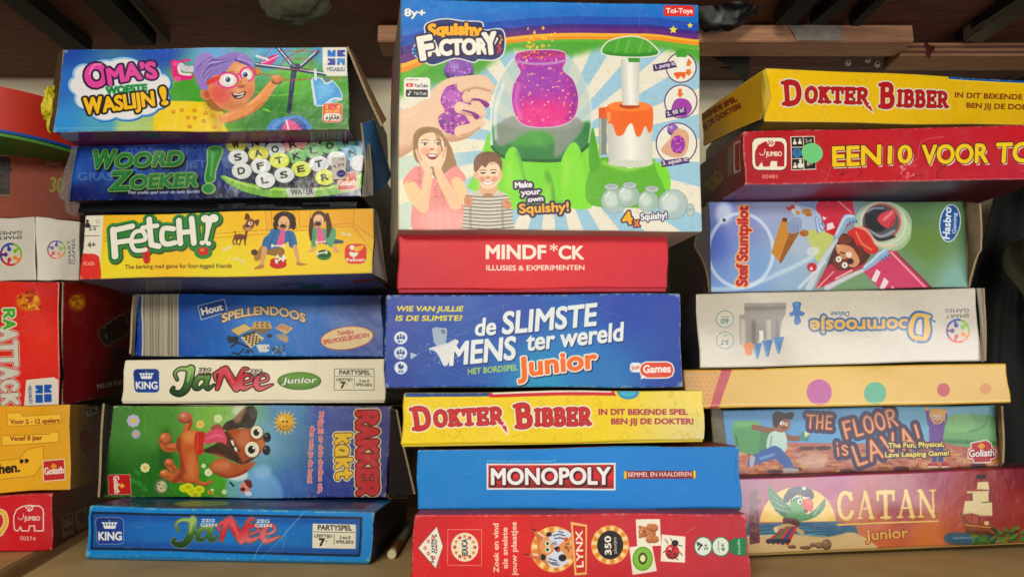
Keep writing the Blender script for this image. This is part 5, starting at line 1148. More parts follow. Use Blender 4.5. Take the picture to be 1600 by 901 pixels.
def art_lynx(A):
    A.bg([(645, 810, 'c42430'), (780, 850, 'd42824'), (645, 900, 'd0242c'), (900, 820, 'c42c34'), (1000, 860, 'c02e3c'), (1160, 810, 'b42c3c'), (1160, 895, 'b83044')], 2)  # pinker right end keeps a little window glare painted into the red
    A.fr(620, 780, .35625)
    A.p([176, 118, 202, 205, 170, 302, 97, 212], 'ece8dc', False, o=[(2, '5c3028')])
    A.t('Id ntity', 163, 276, 165, 152, 14, '2c2c2c', b=.14); A.t('Gam s', 178, 236, 176, 152, 12, '2c2c2c', b=.14)
    for x, y in ((140, 182), (126, 212), (140, 236), (163, 256), (160, 168)): A.e(x, y, 7, 8, 'd8605c'); A.e(x, y, 3, 3, 'ece8dc')
    A.l([224, 130, 372, 130, 372, 288, 222, 288], 2.5, 'f0a8a0', False, closed=True)
    A.e(298, 208, 60, 64, 'ece4d0')
    for k in range(12): A.p([v for j in range(10) for v in (298 + 44 * math.cos(k * .5236) + (11 if j % 2 == 0 else 5) * math.cos(j * .628), 208 + 48 * math.sin(k * .5236) + (11 if j % 2 == 0 else 5) * math.sin(j * .628))], ('b83024', 'dc8c34')[k % 2], False)
    A.t('EDUCA', 311, 246, 309, 172, 24, '1c1c1c', b=.12)
    for tx, x, y0, y1 in (('Zoek en vind', 447, 318, 104), ('als snelste', 486, 300, 122), ('jouw plaatjes', 526, 330, 98)): A.t(tx, x, y0, x - 2, y1, 22, 'f0dcc8', b=.22)
    def ring(cx, cy, R, r):
        A.e(cx, cy, R, R, 'd88c34')
        for k in range(12): a0 = k * .5236; A.p([cx + r * .9 * math.cos(a0), cy + r * .9 * math.sin(a0), cx + R * math.cos(a0), cy + R * math.sin(a0), cx + R * math.cos(a0 + .26), cy + R * math.sin(a0 + .26), cx + r * .9 * math.cos(a0 + .26), cy + r * .9 * math.sin(a0 + .26)], 'f0d8a0', False, bl=1.5)
        A.l(np.stack([cx + (R - 2) * np.cos(np.linspace(0, 6.28, 30)), cy + (R - 2) * np.sin(np.linspace(0, 6.28, 30))], 1).ravel(), 3, 'f4d47c')
    A.fr(820, 805, .2219)
    ring(205, 235, 160, 120); A.e(205, 235, 118, 118, 'c88440')
    # the cat, head turned sideways
    A.l([110, 160, 60, 95], [50, 8], 'c87848'); A.l([100, 290, 10, 272], [50, 8], 'c87848'); A.l([75, 105, 52, 92], 8, '2c1c14'); A.l([30, 274, 5, 270], 8, '2c1c14'); A.l([135, 145, 95, 118], 18, 'ecc8b0'); A.l([90, 275, 60, 270], 16, 'ecc8b0')
    A.p([110, 180, 170, 130, 260, 110, 330, 130, 320, 200, 330, 280, 240, 330, 160, 300, 110, 240], 'dc9c68')
    A.p([170, 150, 250, 95, 330, 130, 270, 180, 230, 220, 270, 260, 300, 330, 200, 365, 150, 300, 200, 250, 200, 200], 'd4dcec')
    for q in ([200, 140, 240, 130, 280, 140], [210, 160, 250, 155, 280, 165], [240, 110, 270, 118], [165, 320, 200, 340, 240, 345], [170, 300, 220, 315], [190, 330, 230, 330]): A.l(q, 7, '3c3c4c')
    A.e(170, 130, 20, 16, '202028'); A.e(265, 295, 28, 24, '202028'); A.e(130, 290, 18, 22, '202028'); A.e(290, 165, 16, 14, 'c85c30')
    for y in (195, 238): A.e(162, y, 20, 20, 'ecece0'); A.e(160, y, 12, 13, '3c8c3c'); A.e(160, y, 6, 7, '101010')
    A.p([205, 228, 235, 215, 250, 238, 232, 255], '1c1c20'); A.e(240, 240, 12, 10, 'c83c3c'); A.e(210, 195, 18, 14, '8c94ac', bl=4); A.speck(14, 270, 190, 320, 250, ['8c4c24'], 4, 7)
    A.p([322, 42, 438, 65, 436, 410, 350, 418], 'f0bc7c', False, o=[(2, '8c4c1c')]); A.p([340, 68, 424, 80, 424, 392, 366, 398], 'c42c24', False, o=[(3, 'b46c2c')]); A.t('LYNX', 412, 358, 404, 106, 46, 'f4ece0', b=.2)
    ring(600, 205, 132, 92); A.e(600, 205, 92, 98, '1c1814'); A.t('350', 608, 270, 604, 145, 42, 'f4ece0', b=.24); A.t('plaatjes', 646, 262, 642, 152, 22, 'f0e8dc', b=.1)
    for q in ([782, 32, 952, 28, 962, 212, 790, 216], [735, 220, 896, 204, 930, 385, 758, 410], [965, 135, 1133, 148, 1130, 332, 957, 320]): A.p(q, 'ece6d6', False)
    for x, y, a_, b_ in ((835, 118, 34, 38), (885, 122, 40, 36), (905, 90, 36, 28), (912, 168, 34, 26), (880, 165, 28, 30), (880, 85, 24, 24), (812, 85, 12, 12), (812, 150, 12, 12)): A.ball(x, y, a_, b_, 'c47c4c', ah=.35, al=.3)
    A.e(828, 108, 4, 4, '201008'); A.e(830, 128, 4, 4, '201008'); A.e(845, 116, 7, 8, '5c2c1c'); A.e(820, 118, 8, 10, 'e0b080')
    A.e(830, 300, 72, 82, '5c8c2c', ang=.1); A.e(830, 300, 66, 76, '80b83c', ang=.1); A.e(830, 300, 42, 50, '9ccc5c', bl=6); 
    for k in range(26): a_ = k * .2417; A.l([830 + 22 * math.cos(a_), 298 + 27 * math.sin(a_), 830 + 32 * math.cos(a_), 298 + 40 * math.sin(a_)], 5, '241c10')
    A.e(830, 298, 18, 24, 'e4e4b8')
    for q in ([1010, 195, 990, 170], [1000, 240, 975, 260], [1050, 290, 1080, 310], [1085, 210, 1110, 215], [1085, 250, 1112, 280], [1040, 180, 1028, 165]): A.l(q, 5, '1c1c1c')
    A.ball(1040, 255, 50, 52, 'c42c30', ah=.7); A.e(1060, 195, 24, 22, '1c1c20'); A.e(1020, 250, 8, 9, '1c1010'); A.e(1055, 270, 8, 9, '1c1010'); A.e(1045, 235, 6, 6, '1c1010'); A.l([1060, 215, 1010, 300], 4, '2c1010')
    for cx_ in (1258, 1382): A.e(cx_, 217, 58, 64, 'dce4d8', o=[(7, '2c7c5c')])
    A.t('2+', 1290, 242, 1288, 200, 24, '1c3c2c', b=.12); A.l([1215, 190, 1240, 205, 1225, 240], 9, '1c1c1c'); A.e(1245, 210, 9, 9, '1c1c1c'); A.e(1222, 205, 8, 8, '1c1c1c'); A.t('6+', 1410, 245, 1408, 195, 24, '1c3c2c', b=.12); A.t('LEEFTIJD', 1372, 258, 1370, 175, 10, '3c5c4c')
    A.e(1495, 217, 58, 62, '1c7c4c'); A.r(1490, 155, 1566, 280, '1c7c4c'); A.t('Familie', 1522, 268, 1518, 165, 18, 'dcecdc', b=.14)
    A.l([1460, 0, 1455, 433], 3, '8c2434', a=.5)

def elephant(A, x0, y0, x1, y1, fg, bgc, ol=None):
    w_, h = x1 - x0, y1 - y0
    def q(*v): return [x0 + a * w_ if i % 2 == 0 else y0 + a * h for i, a in enumerate(v)]
    A.p(q(.07, .87, .05, .6, .06, .41, .15, .21, .33, .1, .6, .08, .83, .1, .92, .18, .94, .3, .94, .89, .72, .89, .72, .72, .53, .72, .5, .89, .3, .89, .27, .74, .21, .8, .15, .9), fg, False, o=ol)
    A.l(q(.19, .47, .25, .53, .32, .5, .35, .42, .35, .34), h * .03, bgc)
    A.p(q(.42, .05, .64, .05, .63, .2, .53, .26, .44, .2), bgc)
    for i in range(4):
        for j in range(3):
            if (i + j) % 2 == 0: A.r(x0 + w_ * (.44 + i * .045), y0 + h * (.07 + j * .045), x0 + w_ * (.485 + i * .045), y0 + h * (.115 + j * .045), fg)
    A.t('JUMBO', x0 + w_ * .38, y0 + h * .56, x0 + w_ * .86, y0 + h * .56, h * .14, bgc, b=.25)
def art_een10(A):
    A.bg([(1165, 210, 'b41c28'), (1600, 200, 'c01c2c'), (1165, 285, 'ac1828'), (1600, 275, 'b81838'), (1350, 250, 'c01c2c')], 2)
    A.fr(1080, 90, .325)
    A.rr(296, 388, 458, 540, 24, 'f0e8d4', o=[(3, '4c1014')]); elephant(A, 300, 392, 456, 540, 'b01c28', 'f0e8d4'); A.t('00481', 340, 580, 414, 580, 18, 'f0b0a0', b=.1)
    A.p([476, 382, 594, 378, 600, 538, 480, 542], 'ece4d4', False); A.p([481, 386, 536, 384, 538, 430, 482, 432], '1c1814', False); A.p([540, 384, 590, 382, 592, 430, 542, 430], '241c18', False); A.p([482, 436, 536, 434, 537, 484, 483, 486], '1c1814', False); A.p([540, 434, 594, 432, 595, 484, 541, 484], '201814', False); A.p([483, 490, 537, 488, 538, 536, 484, 538], '1c1814', False); A.p([541, 488, 596, 487, 597, 534, 543, 536], '201814', False)
    person_icon(A, 497, 408, 16, 'ece4d4'); person_icon(A, 522, 406, 16, 'ece4d4'); A.e(508, 460, 24, 23, '3c7cac'); A.l([508, 460, 508, 444], 3, '1c1c1c'); person_icon(A, 524, 512, 24, 'ece4d4'); person_icon(A, 498, 520, 16, 'ece4d4')
    A.t('2-4', 548, 410, 580, 408, 16, 'ece4d4', b=.15); A.t('8+', 556, 520, 584, 518, 18, 'ece4d4', b=.15)
    for tx, x0, y0, x1, y1, h in (('EEN', 682, 522, 912, 512, 92), ('10', 950, 508, 1060, 504, 82), ('VOOR', 1112, 510, 1425, 504, 88), ('TOLN', 1466, 504, 1790, 498, 90)):
        A.t(tx, x0 + 6, y0 + 8, x1 + 6, y1 + 8, h, 'f0e8dc', b=.2, sh=.04); A.t(tx, x0, y0, x1, y1, h, 'ecc820', b=.2, o=[(4, '2c1408')], sh=.04)
    A.l([640, 595, 665, 545, 672, 520], 3, 'dc7c8c', a=.7); A.l([1215, 380, 1120, 395, 1095, 440, 1090, 480, 1050, 520, 1075, 515], 4, 'dc8494', a=.7); A.speck(26, 1010, 520, 1080, 580, ['d0404c', 'e8a0a8'], 4, 10, .7)
    for q in ([805, 530, 820, 555, 800, 580], [700, 540, 740, 535, 720, 565, 760, 545], [1190, 530, 1230, 515, 1180, 560, 1195, 580], [1060, 580, 1110, 560]): A.l(q, 4, '5c0c14', a=.8)
def art_een10_left(A):
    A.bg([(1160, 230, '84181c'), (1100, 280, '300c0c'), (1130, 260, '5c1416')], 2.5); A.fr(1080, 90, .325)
    A.t('EURO', 108, 640, 162, 575, 50, '7c5c14', b=.14); A.p([205, 410, 238, 395, 238, 545, 205, 560], 'b8a090', False); A.p([212, 420, 236, 410, 234, 540, 214, 545], '84181c', False); A.p([178, 430, 200, 420, 200, 560, 178, 575], '6c5c54', False)
def art_een10_bottom(A):
    A.bg([(1130, 300, '8c6c94'), (1250, 300, '9c7ca0'), (1300, 300, 'a03c58'), (1400, 305, '7c7c8c'), (1550, 300, '5c1c28')], 3)
def art_stef(A):
    A.bg([(1115, 325, '7c88c0'), (1110, 380, '5c74c4'), (1115, 445, '84a4d8'), (1160, 350, '8c98cc'), (1200, 330, 'a8b0d0'), (1180, 420, '8cacd8'), (1230, 420, 'a4bcd4'), (1250, 380, 'b4c4d4'), (1300, 330, '8c9cb0'), (1330, 440, '7c9c74'), (1420, 330, '5c7c54'), (1440, 380, '6c8c40'), (1500, 330, '6c8c64'), (1500, 440, '8cb4a8'), (1420, 420, '74986c')], 3)
    t_ = np.linspace(0, 2 * math.pi, 26)
    A.fr(1060, 300, .3375); A.l(np.stack([290 + 150 * np.cos(t_), 270 + 170 * np.sin(t_)], 1).ravel(), 16, 'e0ecf8', bl=5, a=.75); A.e(210, 100, 40, 50, 'dce4f4', bl=14, a=.8); A.l([150, 450, 300, 440, 480, 370, 620, 300], 20, 'dcecf4', bl=8, a=.6); A.l([560, 440, 680, 320], 14, 'e4ecf0', bl=5, a=.7); A.e(210, 130, 8, 8, '4c5c4c')
    A.st('stef stuntpilot'.replace('stef stuntpilot', ''), 0, 0, 1, 1, 1, .1, 'ffffff') if False else None
    A.t('Stef Stuntpilot', 318, 432, 322, 66, 48, 'b83430', b=.26, o=[(7, 'ecb47c')]); A.t('Stef Stuntpilot', 318, 432, 322, 66, 48, 'b42c34', b=.22)
    A.fr(1180, 310, .175)
    # wing, upper and lower
    A.p([530, -20, 860, -20, 900, 200, 740, 300, 660, 330, 560, 200], 'c42c48', False); A.l([720, 10, 860, 130], 12, 'e8a0a8'); A.p([630, 290, 760, 250, 720, 330, 640, 330], 'c8242c', False); A.p([640, 230, 690, 215, 710, 265, 640, 290], 'ecdce0', False); A.p([600, 160, 640, 180, 610, 200], 'e4dce4', False)
    A.p([960, 650, 1200, 460, 1260, 470, 1570, 810, 1110, 810, 1010, 700], 'cc4870', False); A.l([1210, 480, 1530, 810], 14, 'f0b0b8'); A.l([1260, 490, 1570, 800], 20, '8c3450')
    for q in ([1080, 630, 1118, 660, 1075, 750, 1035, 725], [1150, 705, 1190, 745, 1150, 815, 1108, 800], [1220, 780, 1250, 815, 1210, 830]): A.p(q, 'f0dce4', False)
    # fuselage behind
    A.p([740, 360, 860, 330, 1020, 500, 960, 620, 800, 680, 640, 780, 540, 790, 640, 600], 'b83450', False); A.l([560, 790, 700, 650], 14, 'ec9c9c'); A.l([720, 710, 860, 640], 16, 'f0b4b4')
    A.p([735, 370, 820, 320, 1000, 480, 1020, 520, 930, 600, 760, 640, 680, 580, 640, 610], '5c2c28'); 
    A.l([640, 790, 780, 720, 960, 640], [50, 40, 30], 'e4dce8', bl=6, a=.85); A.l([480, 800, 600, 560, 730, 370], [60, 46, 30], 'd8dce4', bl=8, a=.8)
    # propeller and nose
    A.e(1140, 240, 255, 220, 'b8ccb0', a=.75); A.e(1230, 300, 160, 170, 'ccdcc0', a=.6)
    A.e(1130, 210, 170, 165, 'c86c68'); A.l(np.stack([1140 + 200 * np.cos(t_), 225 + 190 * np.sin(t_)], 1).ravel(), 16, 'e8e0d4', bl=6, a=.7)
    A.e(1120, 215, 160, 155, '5c5c60'); A.e(1090, 190, 110, 115, '2c2c34'); A.l([1010, 280, 1120, 340, 1240, 290], 24, 'a4a4b4', bl=8); A.l([980, 260, 1100, 370, 1240, 340], 22, '2c2428', bl=6); A.l([1000, 120, 1060, 90, 1140, 90], 20, '9ca4b8', bl=8)
    A.p([1090, 180, 1150, 120, 1230, 105, 1250, 170, 1230, 240, 1180, 262, 1130, 240], 'cc4c58'); A.l([1220, 120, 1150, 190], 24, 'f0a0a0', bl=10, a=.8); A.l([1200, 250, 1240, 190], 16, '8c2430', bl=6, a=.7)
    A.p([900, 255, 960, 250, 1010, 280, 1060, 400, 1100, 450, 1050, 500, 920, 440, 870, 350, 820, 310], 'cc3428'); A.l([900, 300, 950, 400, 1040, 460], 14, 'ec9880', bl=6); A.l([905, 250, 1000, 290, 1100, 410, 1230, 420], 26, 'e8c8b4', bl=6, a=.8)
    # gripping gloves
    for q in ([730, 340, 780, 240, 820, 180, 880, 170], [980, 620, 1060, 560, 1110, 510, 1170, 470]):
        A.l(q, [44, 60, 70, 40], '9cb8d4'); A.l(np.array(q) - 10, 16, 'dce8f4', bl=6, a=.9); b = np.array(q).reshape(-1, 2)
        for k in range(3): x, y = b[2] + (b[3] - b[2]) * k / 2.2 + [20, 30]; A.e(x, y, 17, 22, '8ca8c8'); A.e(x + 8, y + 8, 9, 11, '3c5470', a=.8)
    # pilot upside down
    A.e(800, 370, 60, 40, '7c3c24'); A.e(910, 470, 60, 50, '6c3420'); A.p([720, 430, 760, 410, 850, 430, 900, 490, 930, 560, 890, 610, 830, 600, 840, 560, 790, 520, 740, 500], 'd49c74'); A.e(770, 560, 74, 70, '7c3c2c'); A.e(790, 510, 40, 30, 'c88c64'); A.p([800, 490, 850, 480, 860, 510, 830, 530], 'f0dcd0'); A.l([760, 480, 800, 490], 10, '3c1c14'); A.l([730, 420, 760, 440], 16, 'e0b088'); A.e(850, 560, 26, 26, '3c1c18')
    for x, y in ((745, 540), (798, 592)): A.e(x, y, 26, 26, 'ecece4'); A.e(x, y, 8, 9, '2c5c7c')
    A.e(510, 610, 44, 40, 'c43444'); A.p([490, 615, 512, 605, 520, 630, 500, 640], 'f0e4e4', False)
    # chicken and plank
    A.p([500, 270, 620, 300, 700, 350, 640, 460, 560, 560, 510, 440, 470, 360], 'c4cc7c'); A.e(520, 470, 60, 40, 'dce4e8', bl=6, a=.7)
    A.p([240, 185, 290, 195, 310, 290, 400, 300, 230, 580, 145, 480], 'c8903c', False); A.p([310, 300, 400, 300, 232, 580, 215, 560], '9c6424', False); A.p([250, 170, 290, 175, 285, 210, 245, 205], '6c4020', False)
    A.p([380, 20, 440, -10, 550, -10, 560, 40, 510, 90, 430, 80], '8c9cc4'); A.p([330, 110, 400, 70, 500, 90, 580, 150, 590, 230, 520, 280, 440, 270, 380, 200], 'b4c0d8')
    A.p([290, 230, 330, 180, 400, 170, 420, 230, 400, 290, 350, 310, 300, 300], '98a8c8'); 
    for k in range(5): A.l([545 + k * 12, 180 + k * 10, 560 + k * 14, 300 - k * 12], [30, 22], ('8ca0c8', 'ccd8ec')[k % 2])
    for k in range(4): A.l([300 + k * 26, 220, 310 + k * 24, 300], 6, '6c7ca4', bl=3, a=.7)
    A.e(365, 100, 46, 36, 'd4dce8'); A.e(352, 118, 12, 12, 'f0f0f0'); A.e(356, 118, 5, 5, '101010'); A.p([370, 110, 405, 130, 370, 145], 'cc8c34'); A.l([290, 85, 310, 100, 330, 70, 345, 85], 22, 'c83038'); A.e(370, 20, 18, 20, 'c83038'); A.e(460, 120, 40, 26, 'c08440'); A.e(480, 150, 30, 14, 'b07430'); A.e(440, 310, 40, 30, 'b8742c'); A.l([410, 300, 440, 330], 6, '7c4414')
    A.fr(1060, 300, .3375)
    A.e(1256, 144, 44, 84, '1c5c9c', ang=.12, o=[(5, 'dce4ec')]); A.t('Hasbro', 1254, 218, 1262, 72, 32, 'ecf0f4', b=.2, sh=.1); A.t('Gaming', 1284, 192, 1286, 96, 17, 'ecf0f4', b=.14)
def art_doorn(A):
    A.bg([(1090, 465, 'c8c0b0'), (1525, 455, 'ccc4b8'), (1095, 570, 'd0c8b8'), (1530, 560, 'd4ccc0'), (1300, 510, 'd4ccbc')], 2)
    A.fr(1060, 300, .3375)
    for y, a_, b_ in ((588, '60', 'opdrachten'), (685, '3-7', 'jaar')):
        A.e(216, y, 38, 37, 'd0c8b8', o=[(2.5, '2c7c7c')]); A.t(a_, 232, y - 2, 198, y - 2, 22, '2c6c6c', b=.12); A.t(b_, 236, y + 20 - 34, 196, y + 20 - 34, 7, '2c6c6c') if y == 588 else A.t(b_, 226, y - 26, 206, y - 26, 8, '2c6c6c')
    # castle hangs upside down
    A.p([305, 515, 500, 512, 498, 560, 480, 600, 470, 680, 390, 680, 380, 640, 370, 700, 285, 705, 282, 570, 308, 565], '9c948c', False); A.clip([305, 515, 500, 512, 498, 560, 480, 600, 470, 680, 390, 680, 380, 640, 370, 700, 285, 705, 282, 570, 308, 565], False)
    A.l([300, 600, 300, 700], 22, 'c4bcb0', bl=8); A.l([420, 600, 420, 680], 20, 'c4c0b4', bl=8); A.l([310, 540, 495, 535], 16, '7c7468', bl=6); A.l([350, 600, 350, 700], 16, '746c64', bl=8); A.l([460, 600, 460, 680], 14, '7c746c', bl=6); A.clip()
    A.p([375, 640, 395, 640, 395, 690, 378, 690], 'e8e4dc', False)
    for x0, x1, yt, yb in ((345, 388, 700, 768), (388, 440, 685, 760), (440, 492, 672, 745)): A.p([x0, yt, x1, yt - 4, (x0 + x1) / 2 + 4, yb, (x0 + x1) / 2 - 6, yb], '2c74ac', False); A.l([x0 + 8, yt + 4, (x0 + x1) / 2 - 2, yb - 6], 5, '6cacd8', bl=3)
    A.e(326, 712, 26, 18, 'd88c3c'); A.e(326, 735, 18, 20, 'd88434')
    A.p([530, 512, 568, 512, 564, 545, 586, 560, 572, 575, 562, 570, 568, 600, 548, 615, 536, 600, 538, 572, 520, 575, 514, 560, 532, 548], '2c6cac')
    A.e(548, 520, 12, 8, '6ca4d4', a=.7)
    # the name, upside down
    A.t('oornroosje', 1068, 588, 612, 594, -0 + 62, 'd4a848', b=.2, o=[(9, '2c68a0')]); A.t('oornroosje', 1068, 588, 612, 594, 62, 'dcb058', b=.16)
    A.l([1160, 575, 1100, 570, 1075, 620, 1085, 670, 1140, 680, 1150, 640, 1145, 580], [16, 24, 26, 22, 20, 30, 24], '2c68a0', o=[(9, '2c68a0')]); A.l([1160, 575, 1100, 570, 1075, 620, 1085, 670, 1140, 680], [14, 20, 24, 20, 18], 'dcb048'); A.l([1145, 580, 1150, 640, 1140, 680], [22, 30, 20], 'dcb048'); A.l([1100, 690, 1110, 668], 10, 'dcb048'); A.l([1170, 590, 1186, 600], 8, '2c68a0')
    A.t('Deluxe', 792, 552, 708, 554, 22, '2c5c94', b=.05, sh=.2)
    A.t('SMART', 1348, 562, 1236, 566, 16, '4c4a4c', b=.06); A.t('GAMES', 1348, 538, 1234, 540, 16, '4c4a4c', b=.06); smart_ring(A, 1294, 642, 52, .0)
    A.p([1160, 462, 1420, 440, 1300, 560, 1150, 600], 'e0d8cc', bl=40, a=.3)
def art_dots(A):
    A.bg([(1080, 585, 'd8b44c'), (1570, 575, 'dab650'), (1100, 632, 'd4ac40'), (1575, 625, 'd0a83c'), (1300, 605, 'deba54')], 2)
    A.fr(1060, 560, .3784)
    A.p([0, 40, 175, 40, 130, 210, 0, 215], 'd09c28', False)
    for i in range(9):
        for j in range(10): A.e(10 + i * 20 + (j % 2) * 10, 60 + j * 18, 3.2, 3.2, 'b46c14') if 10 + i * 20 + (j % 2) * 10 < 168 - (j * 18) * .26 else None
    A.p([178, 42, 222, 42, 168, 202, 130, 206], 'b42430', False); A.p([308, 38, 358, 36, 345, 44, 320, 44], 'c86020')
    A.e(581, 138, 52, 52, 'b8509a'); A.e(811, 142, 46, 45, '4caa88'); A.e(1096, 128, 27, 27, 'b42838'); A.e(1269, 124, 23, 22, 'c88408')
    A.l([0, 195, 700, 182, 1400, 172], 6, 'e4cc84', a=.6)
def art_lava(A):
    A.bg([(1135, 650, '4c84bc'), (1300, 645, '6ca8d4'), (1550, 640, '7cacc0'), (1300, 680, '6ca4cc'), (1130, 700, '7c7090'), (1200, 705, 'a06860'), (1330, 700, 'a8706c'), (1450, 715, 'b08450'), (1550, 700, 'a48464'), (1200, 735, 'a86c3c'), (1400, 735, 'ac7438'), (1550, 670, '7ca494')], 3)
    A.fr(1060, 560, .3784)
    A.p([140, 190, 1340, 180, 1340, 340, 720, 352, 140, 360], ('5c98c8', '78b0d8', '84b4c0', (200, 300, 1300, 260)), False); A.p([230, 355, 430, 345, 720, 350, 1320, 330, 1330, 500, 230, 500], 'b87868', False)
    rg = random.Random(4)
    for _ in range(500):
        x, y = rg.uniform(240, 1325), rg.uniform(360, 480); A.e(x, y, rg.uniform(6, 26), rg.uniform(3, 8), rg.choice(['c88048', 'd8b060', '7c3c34', 'a85c48', 'dc9848', 'ccb0a0', '9c4c3c']), a=.5)
    for x, y in ((530, 370), (600, 368), (400, 465), (700, 462), (920, 450), (1240, 440), (480, 455)): A.e(x, y, 34, 9, '4c2c34', a=.85)
    A.e(560, 420, 60, 34, 'dcc8b8', bl=14, a=.6)
    A.p([232, 262, 330, 262, 345, 290, 400, 300, 392, 385, 320, 395, 250, 380, 232, 330], '5c9c64'); A.p([340, 300, 400, 300, 400, 380, 330, 400], '4c8c5c', False); A.l([240, 270, 330, 270], 20, '7cb878', bl=8); A.l([250, 380, 240, 320], 8, '3c7448')
    A.p([1080, 300, 1110, 240, 1200, 228, 1290, 235, 1318, 240, 1322, 350, 1200, 365, 1090, 340], '7cac7c'); A.p([1120, 240, 1200, 232, 1220, 290, 1110, 300], '8cbc84', bl=6); A.l([1200, 300, 1260, 280, 1280, 230], 4, '4c7c5c'); A.l([1100, 340, 1320, 350], 16, '4c8460', bl=6)
    # running boy
    A.l([390, 300, 350, 290, 312, 282], [26, 22, 22], '8c5c42'); A.l([440, 320, 480, 330, 530, 322], [24, 20, 20], '8c5c42'); A.p([380, 305, 430, 298, 448, 330, 440, 385, 375, 385, 365, 350], 'c4dcd4'); A.l([385, 320, 380, 370], 8, '8cb0a8', bl=4)
    A.l([400, 385, 330, 410, 300, 430], [50, 40, 30], '3c68a8'); A.l([410, 390, 450, 430, 462, 455], [50, 40, 30], '3c68a8'); A.l([395, 395, 340, 412], 10, '7ca0d0', bl=4); A.p([435, 452, 490, 452, 496, 466, 440, 468], 'b8b0ac'); A.p([300, 400, 318, 410, 306, 448, 294, 436], 'b8b4c0')
    A.e(425, 270, 38, 34, '9c684a'); A.p([392, 270, 390, 230, 410, 218, 440, 225, 476, 222, 470, 250, 440, 248, 420, 262, 405, 285], '2c1c1c'); A.e(428, 266, 9, 8, 'ecece8'); A.e(446, 270, 7, 7, 'ecece8'); A.e(430, 267, 3, 3, '101010'); A.e(447, 270, 3, 3, '101010'); A.l([425, 285, 445, 286], 4, '3c1c14')
    A.p([510, 300, 545, 310, 535, 342, 500, 335], '4c8c8c', False); A.p([520, 300, 545, 310, 525, 325], 'e8dc90', False)
    # jumping child
    for q in ([1040, 270, 1030, 230, 1026, 205], [1090, 270, 1100, 240, 1100, 215]): A.l(q, [26, 20, 18], '74549c'); A.e(q[4], q[5] + 2, 10, 10, 'dca480')
    A.p([1040, 275, 1095, 275, 1092, 330, 1090, 365, 1038, 365, 1035, 320], '74549c'); A.e(1068, 240, 28, 30, 'dca884'); A.p([1038, 245, 1040, 212, 1068, 205, 1098, 215, 1098, 262, 1088, 235, 1060, 228], 'dcb058'); A.e(1058, 240, 7, 7, 'f0f0ec'); A.e(1074, 240, 7, 7, 'f0f0ec'); A.e(1058, 241, 3, 3, '202020'); A.e(1074, 241, 3, 3, '202020'); A.l([1056, 256, 1068, 262, 1080, 256], 4, '8c3c34')
    A.r(1045, 365, 1065, 425, '34508c'); A.r(1072, 365, 1092, 425, '34508c'); A.e(1050, 438, 24, 10, 'b42c34'); A.e(1100, 438, 18, 10, 'b42c34'); A.l([1030, 444, 1070, 446], 5, 'ecece8'); A.l([1086, 446, 1114, 446], 5, 'ecece8')
    # title
    def lava(ws, x0, y0, x1, y1, h, **k): A.st(ws, x0, y0, x1, y1, h, .2, 'd8946c', font=POSTER, o=[(16, '3c3c64'), (5, '5c2c34'), (3, '6c2c30')], **k)
    lava('THE', 530, 285, 635, 290, 52); lava('FLOOR', 690, 330, 905, 275, 66); lava('is', 655, 400, 705, 395, 52); lava('LAVA!', 735, 440, 1010, 345, 76)
    for ws, a_ in (('THE', (530, 285, 635, 290, 52)), ('FLOOR', (690, 330, 905, 275, 66)), ('is', (655, 400, 705, 395, 52)), ('LAVA!', (735, 440, 1010, 345, 76))): A.st(ws, *a_, .19, 'c05c4c', font=POSTER); A.st(ws, *a_, .11, 'e0b484', font=POSTER)
    A.t('The Fun, Physical,', 866, 366, 1096, 362, 19, 'ecdc6c', b=.26, o=[(5, '4c3450')]); A.t('Lava Leaping Game!', 854, 404, 1116, 398, 19, 'ecdc6c', b=.26, o=[(5, '4c3450')])
    A.p([1210, 350, 1270, 338, 1290, 350, 1292, 372, 1308, 378, 1305, 408, 1288, 412, 1286, 425, 1222, 428, 1218, 412, 1198, 408, 1200, 376, 1212, 372], 'b42c34', False, o=[(5, 'e4dcdc')]); A.t('Goliath', 1202, 406, 1304, 400, 28, 'ecE8e4'.lower(), b=.2, o=[(3, '8c2028')]); A.p([1250, 346, 1268, 360, 1252, 376, 1234, 362], 'dc9c34', False)
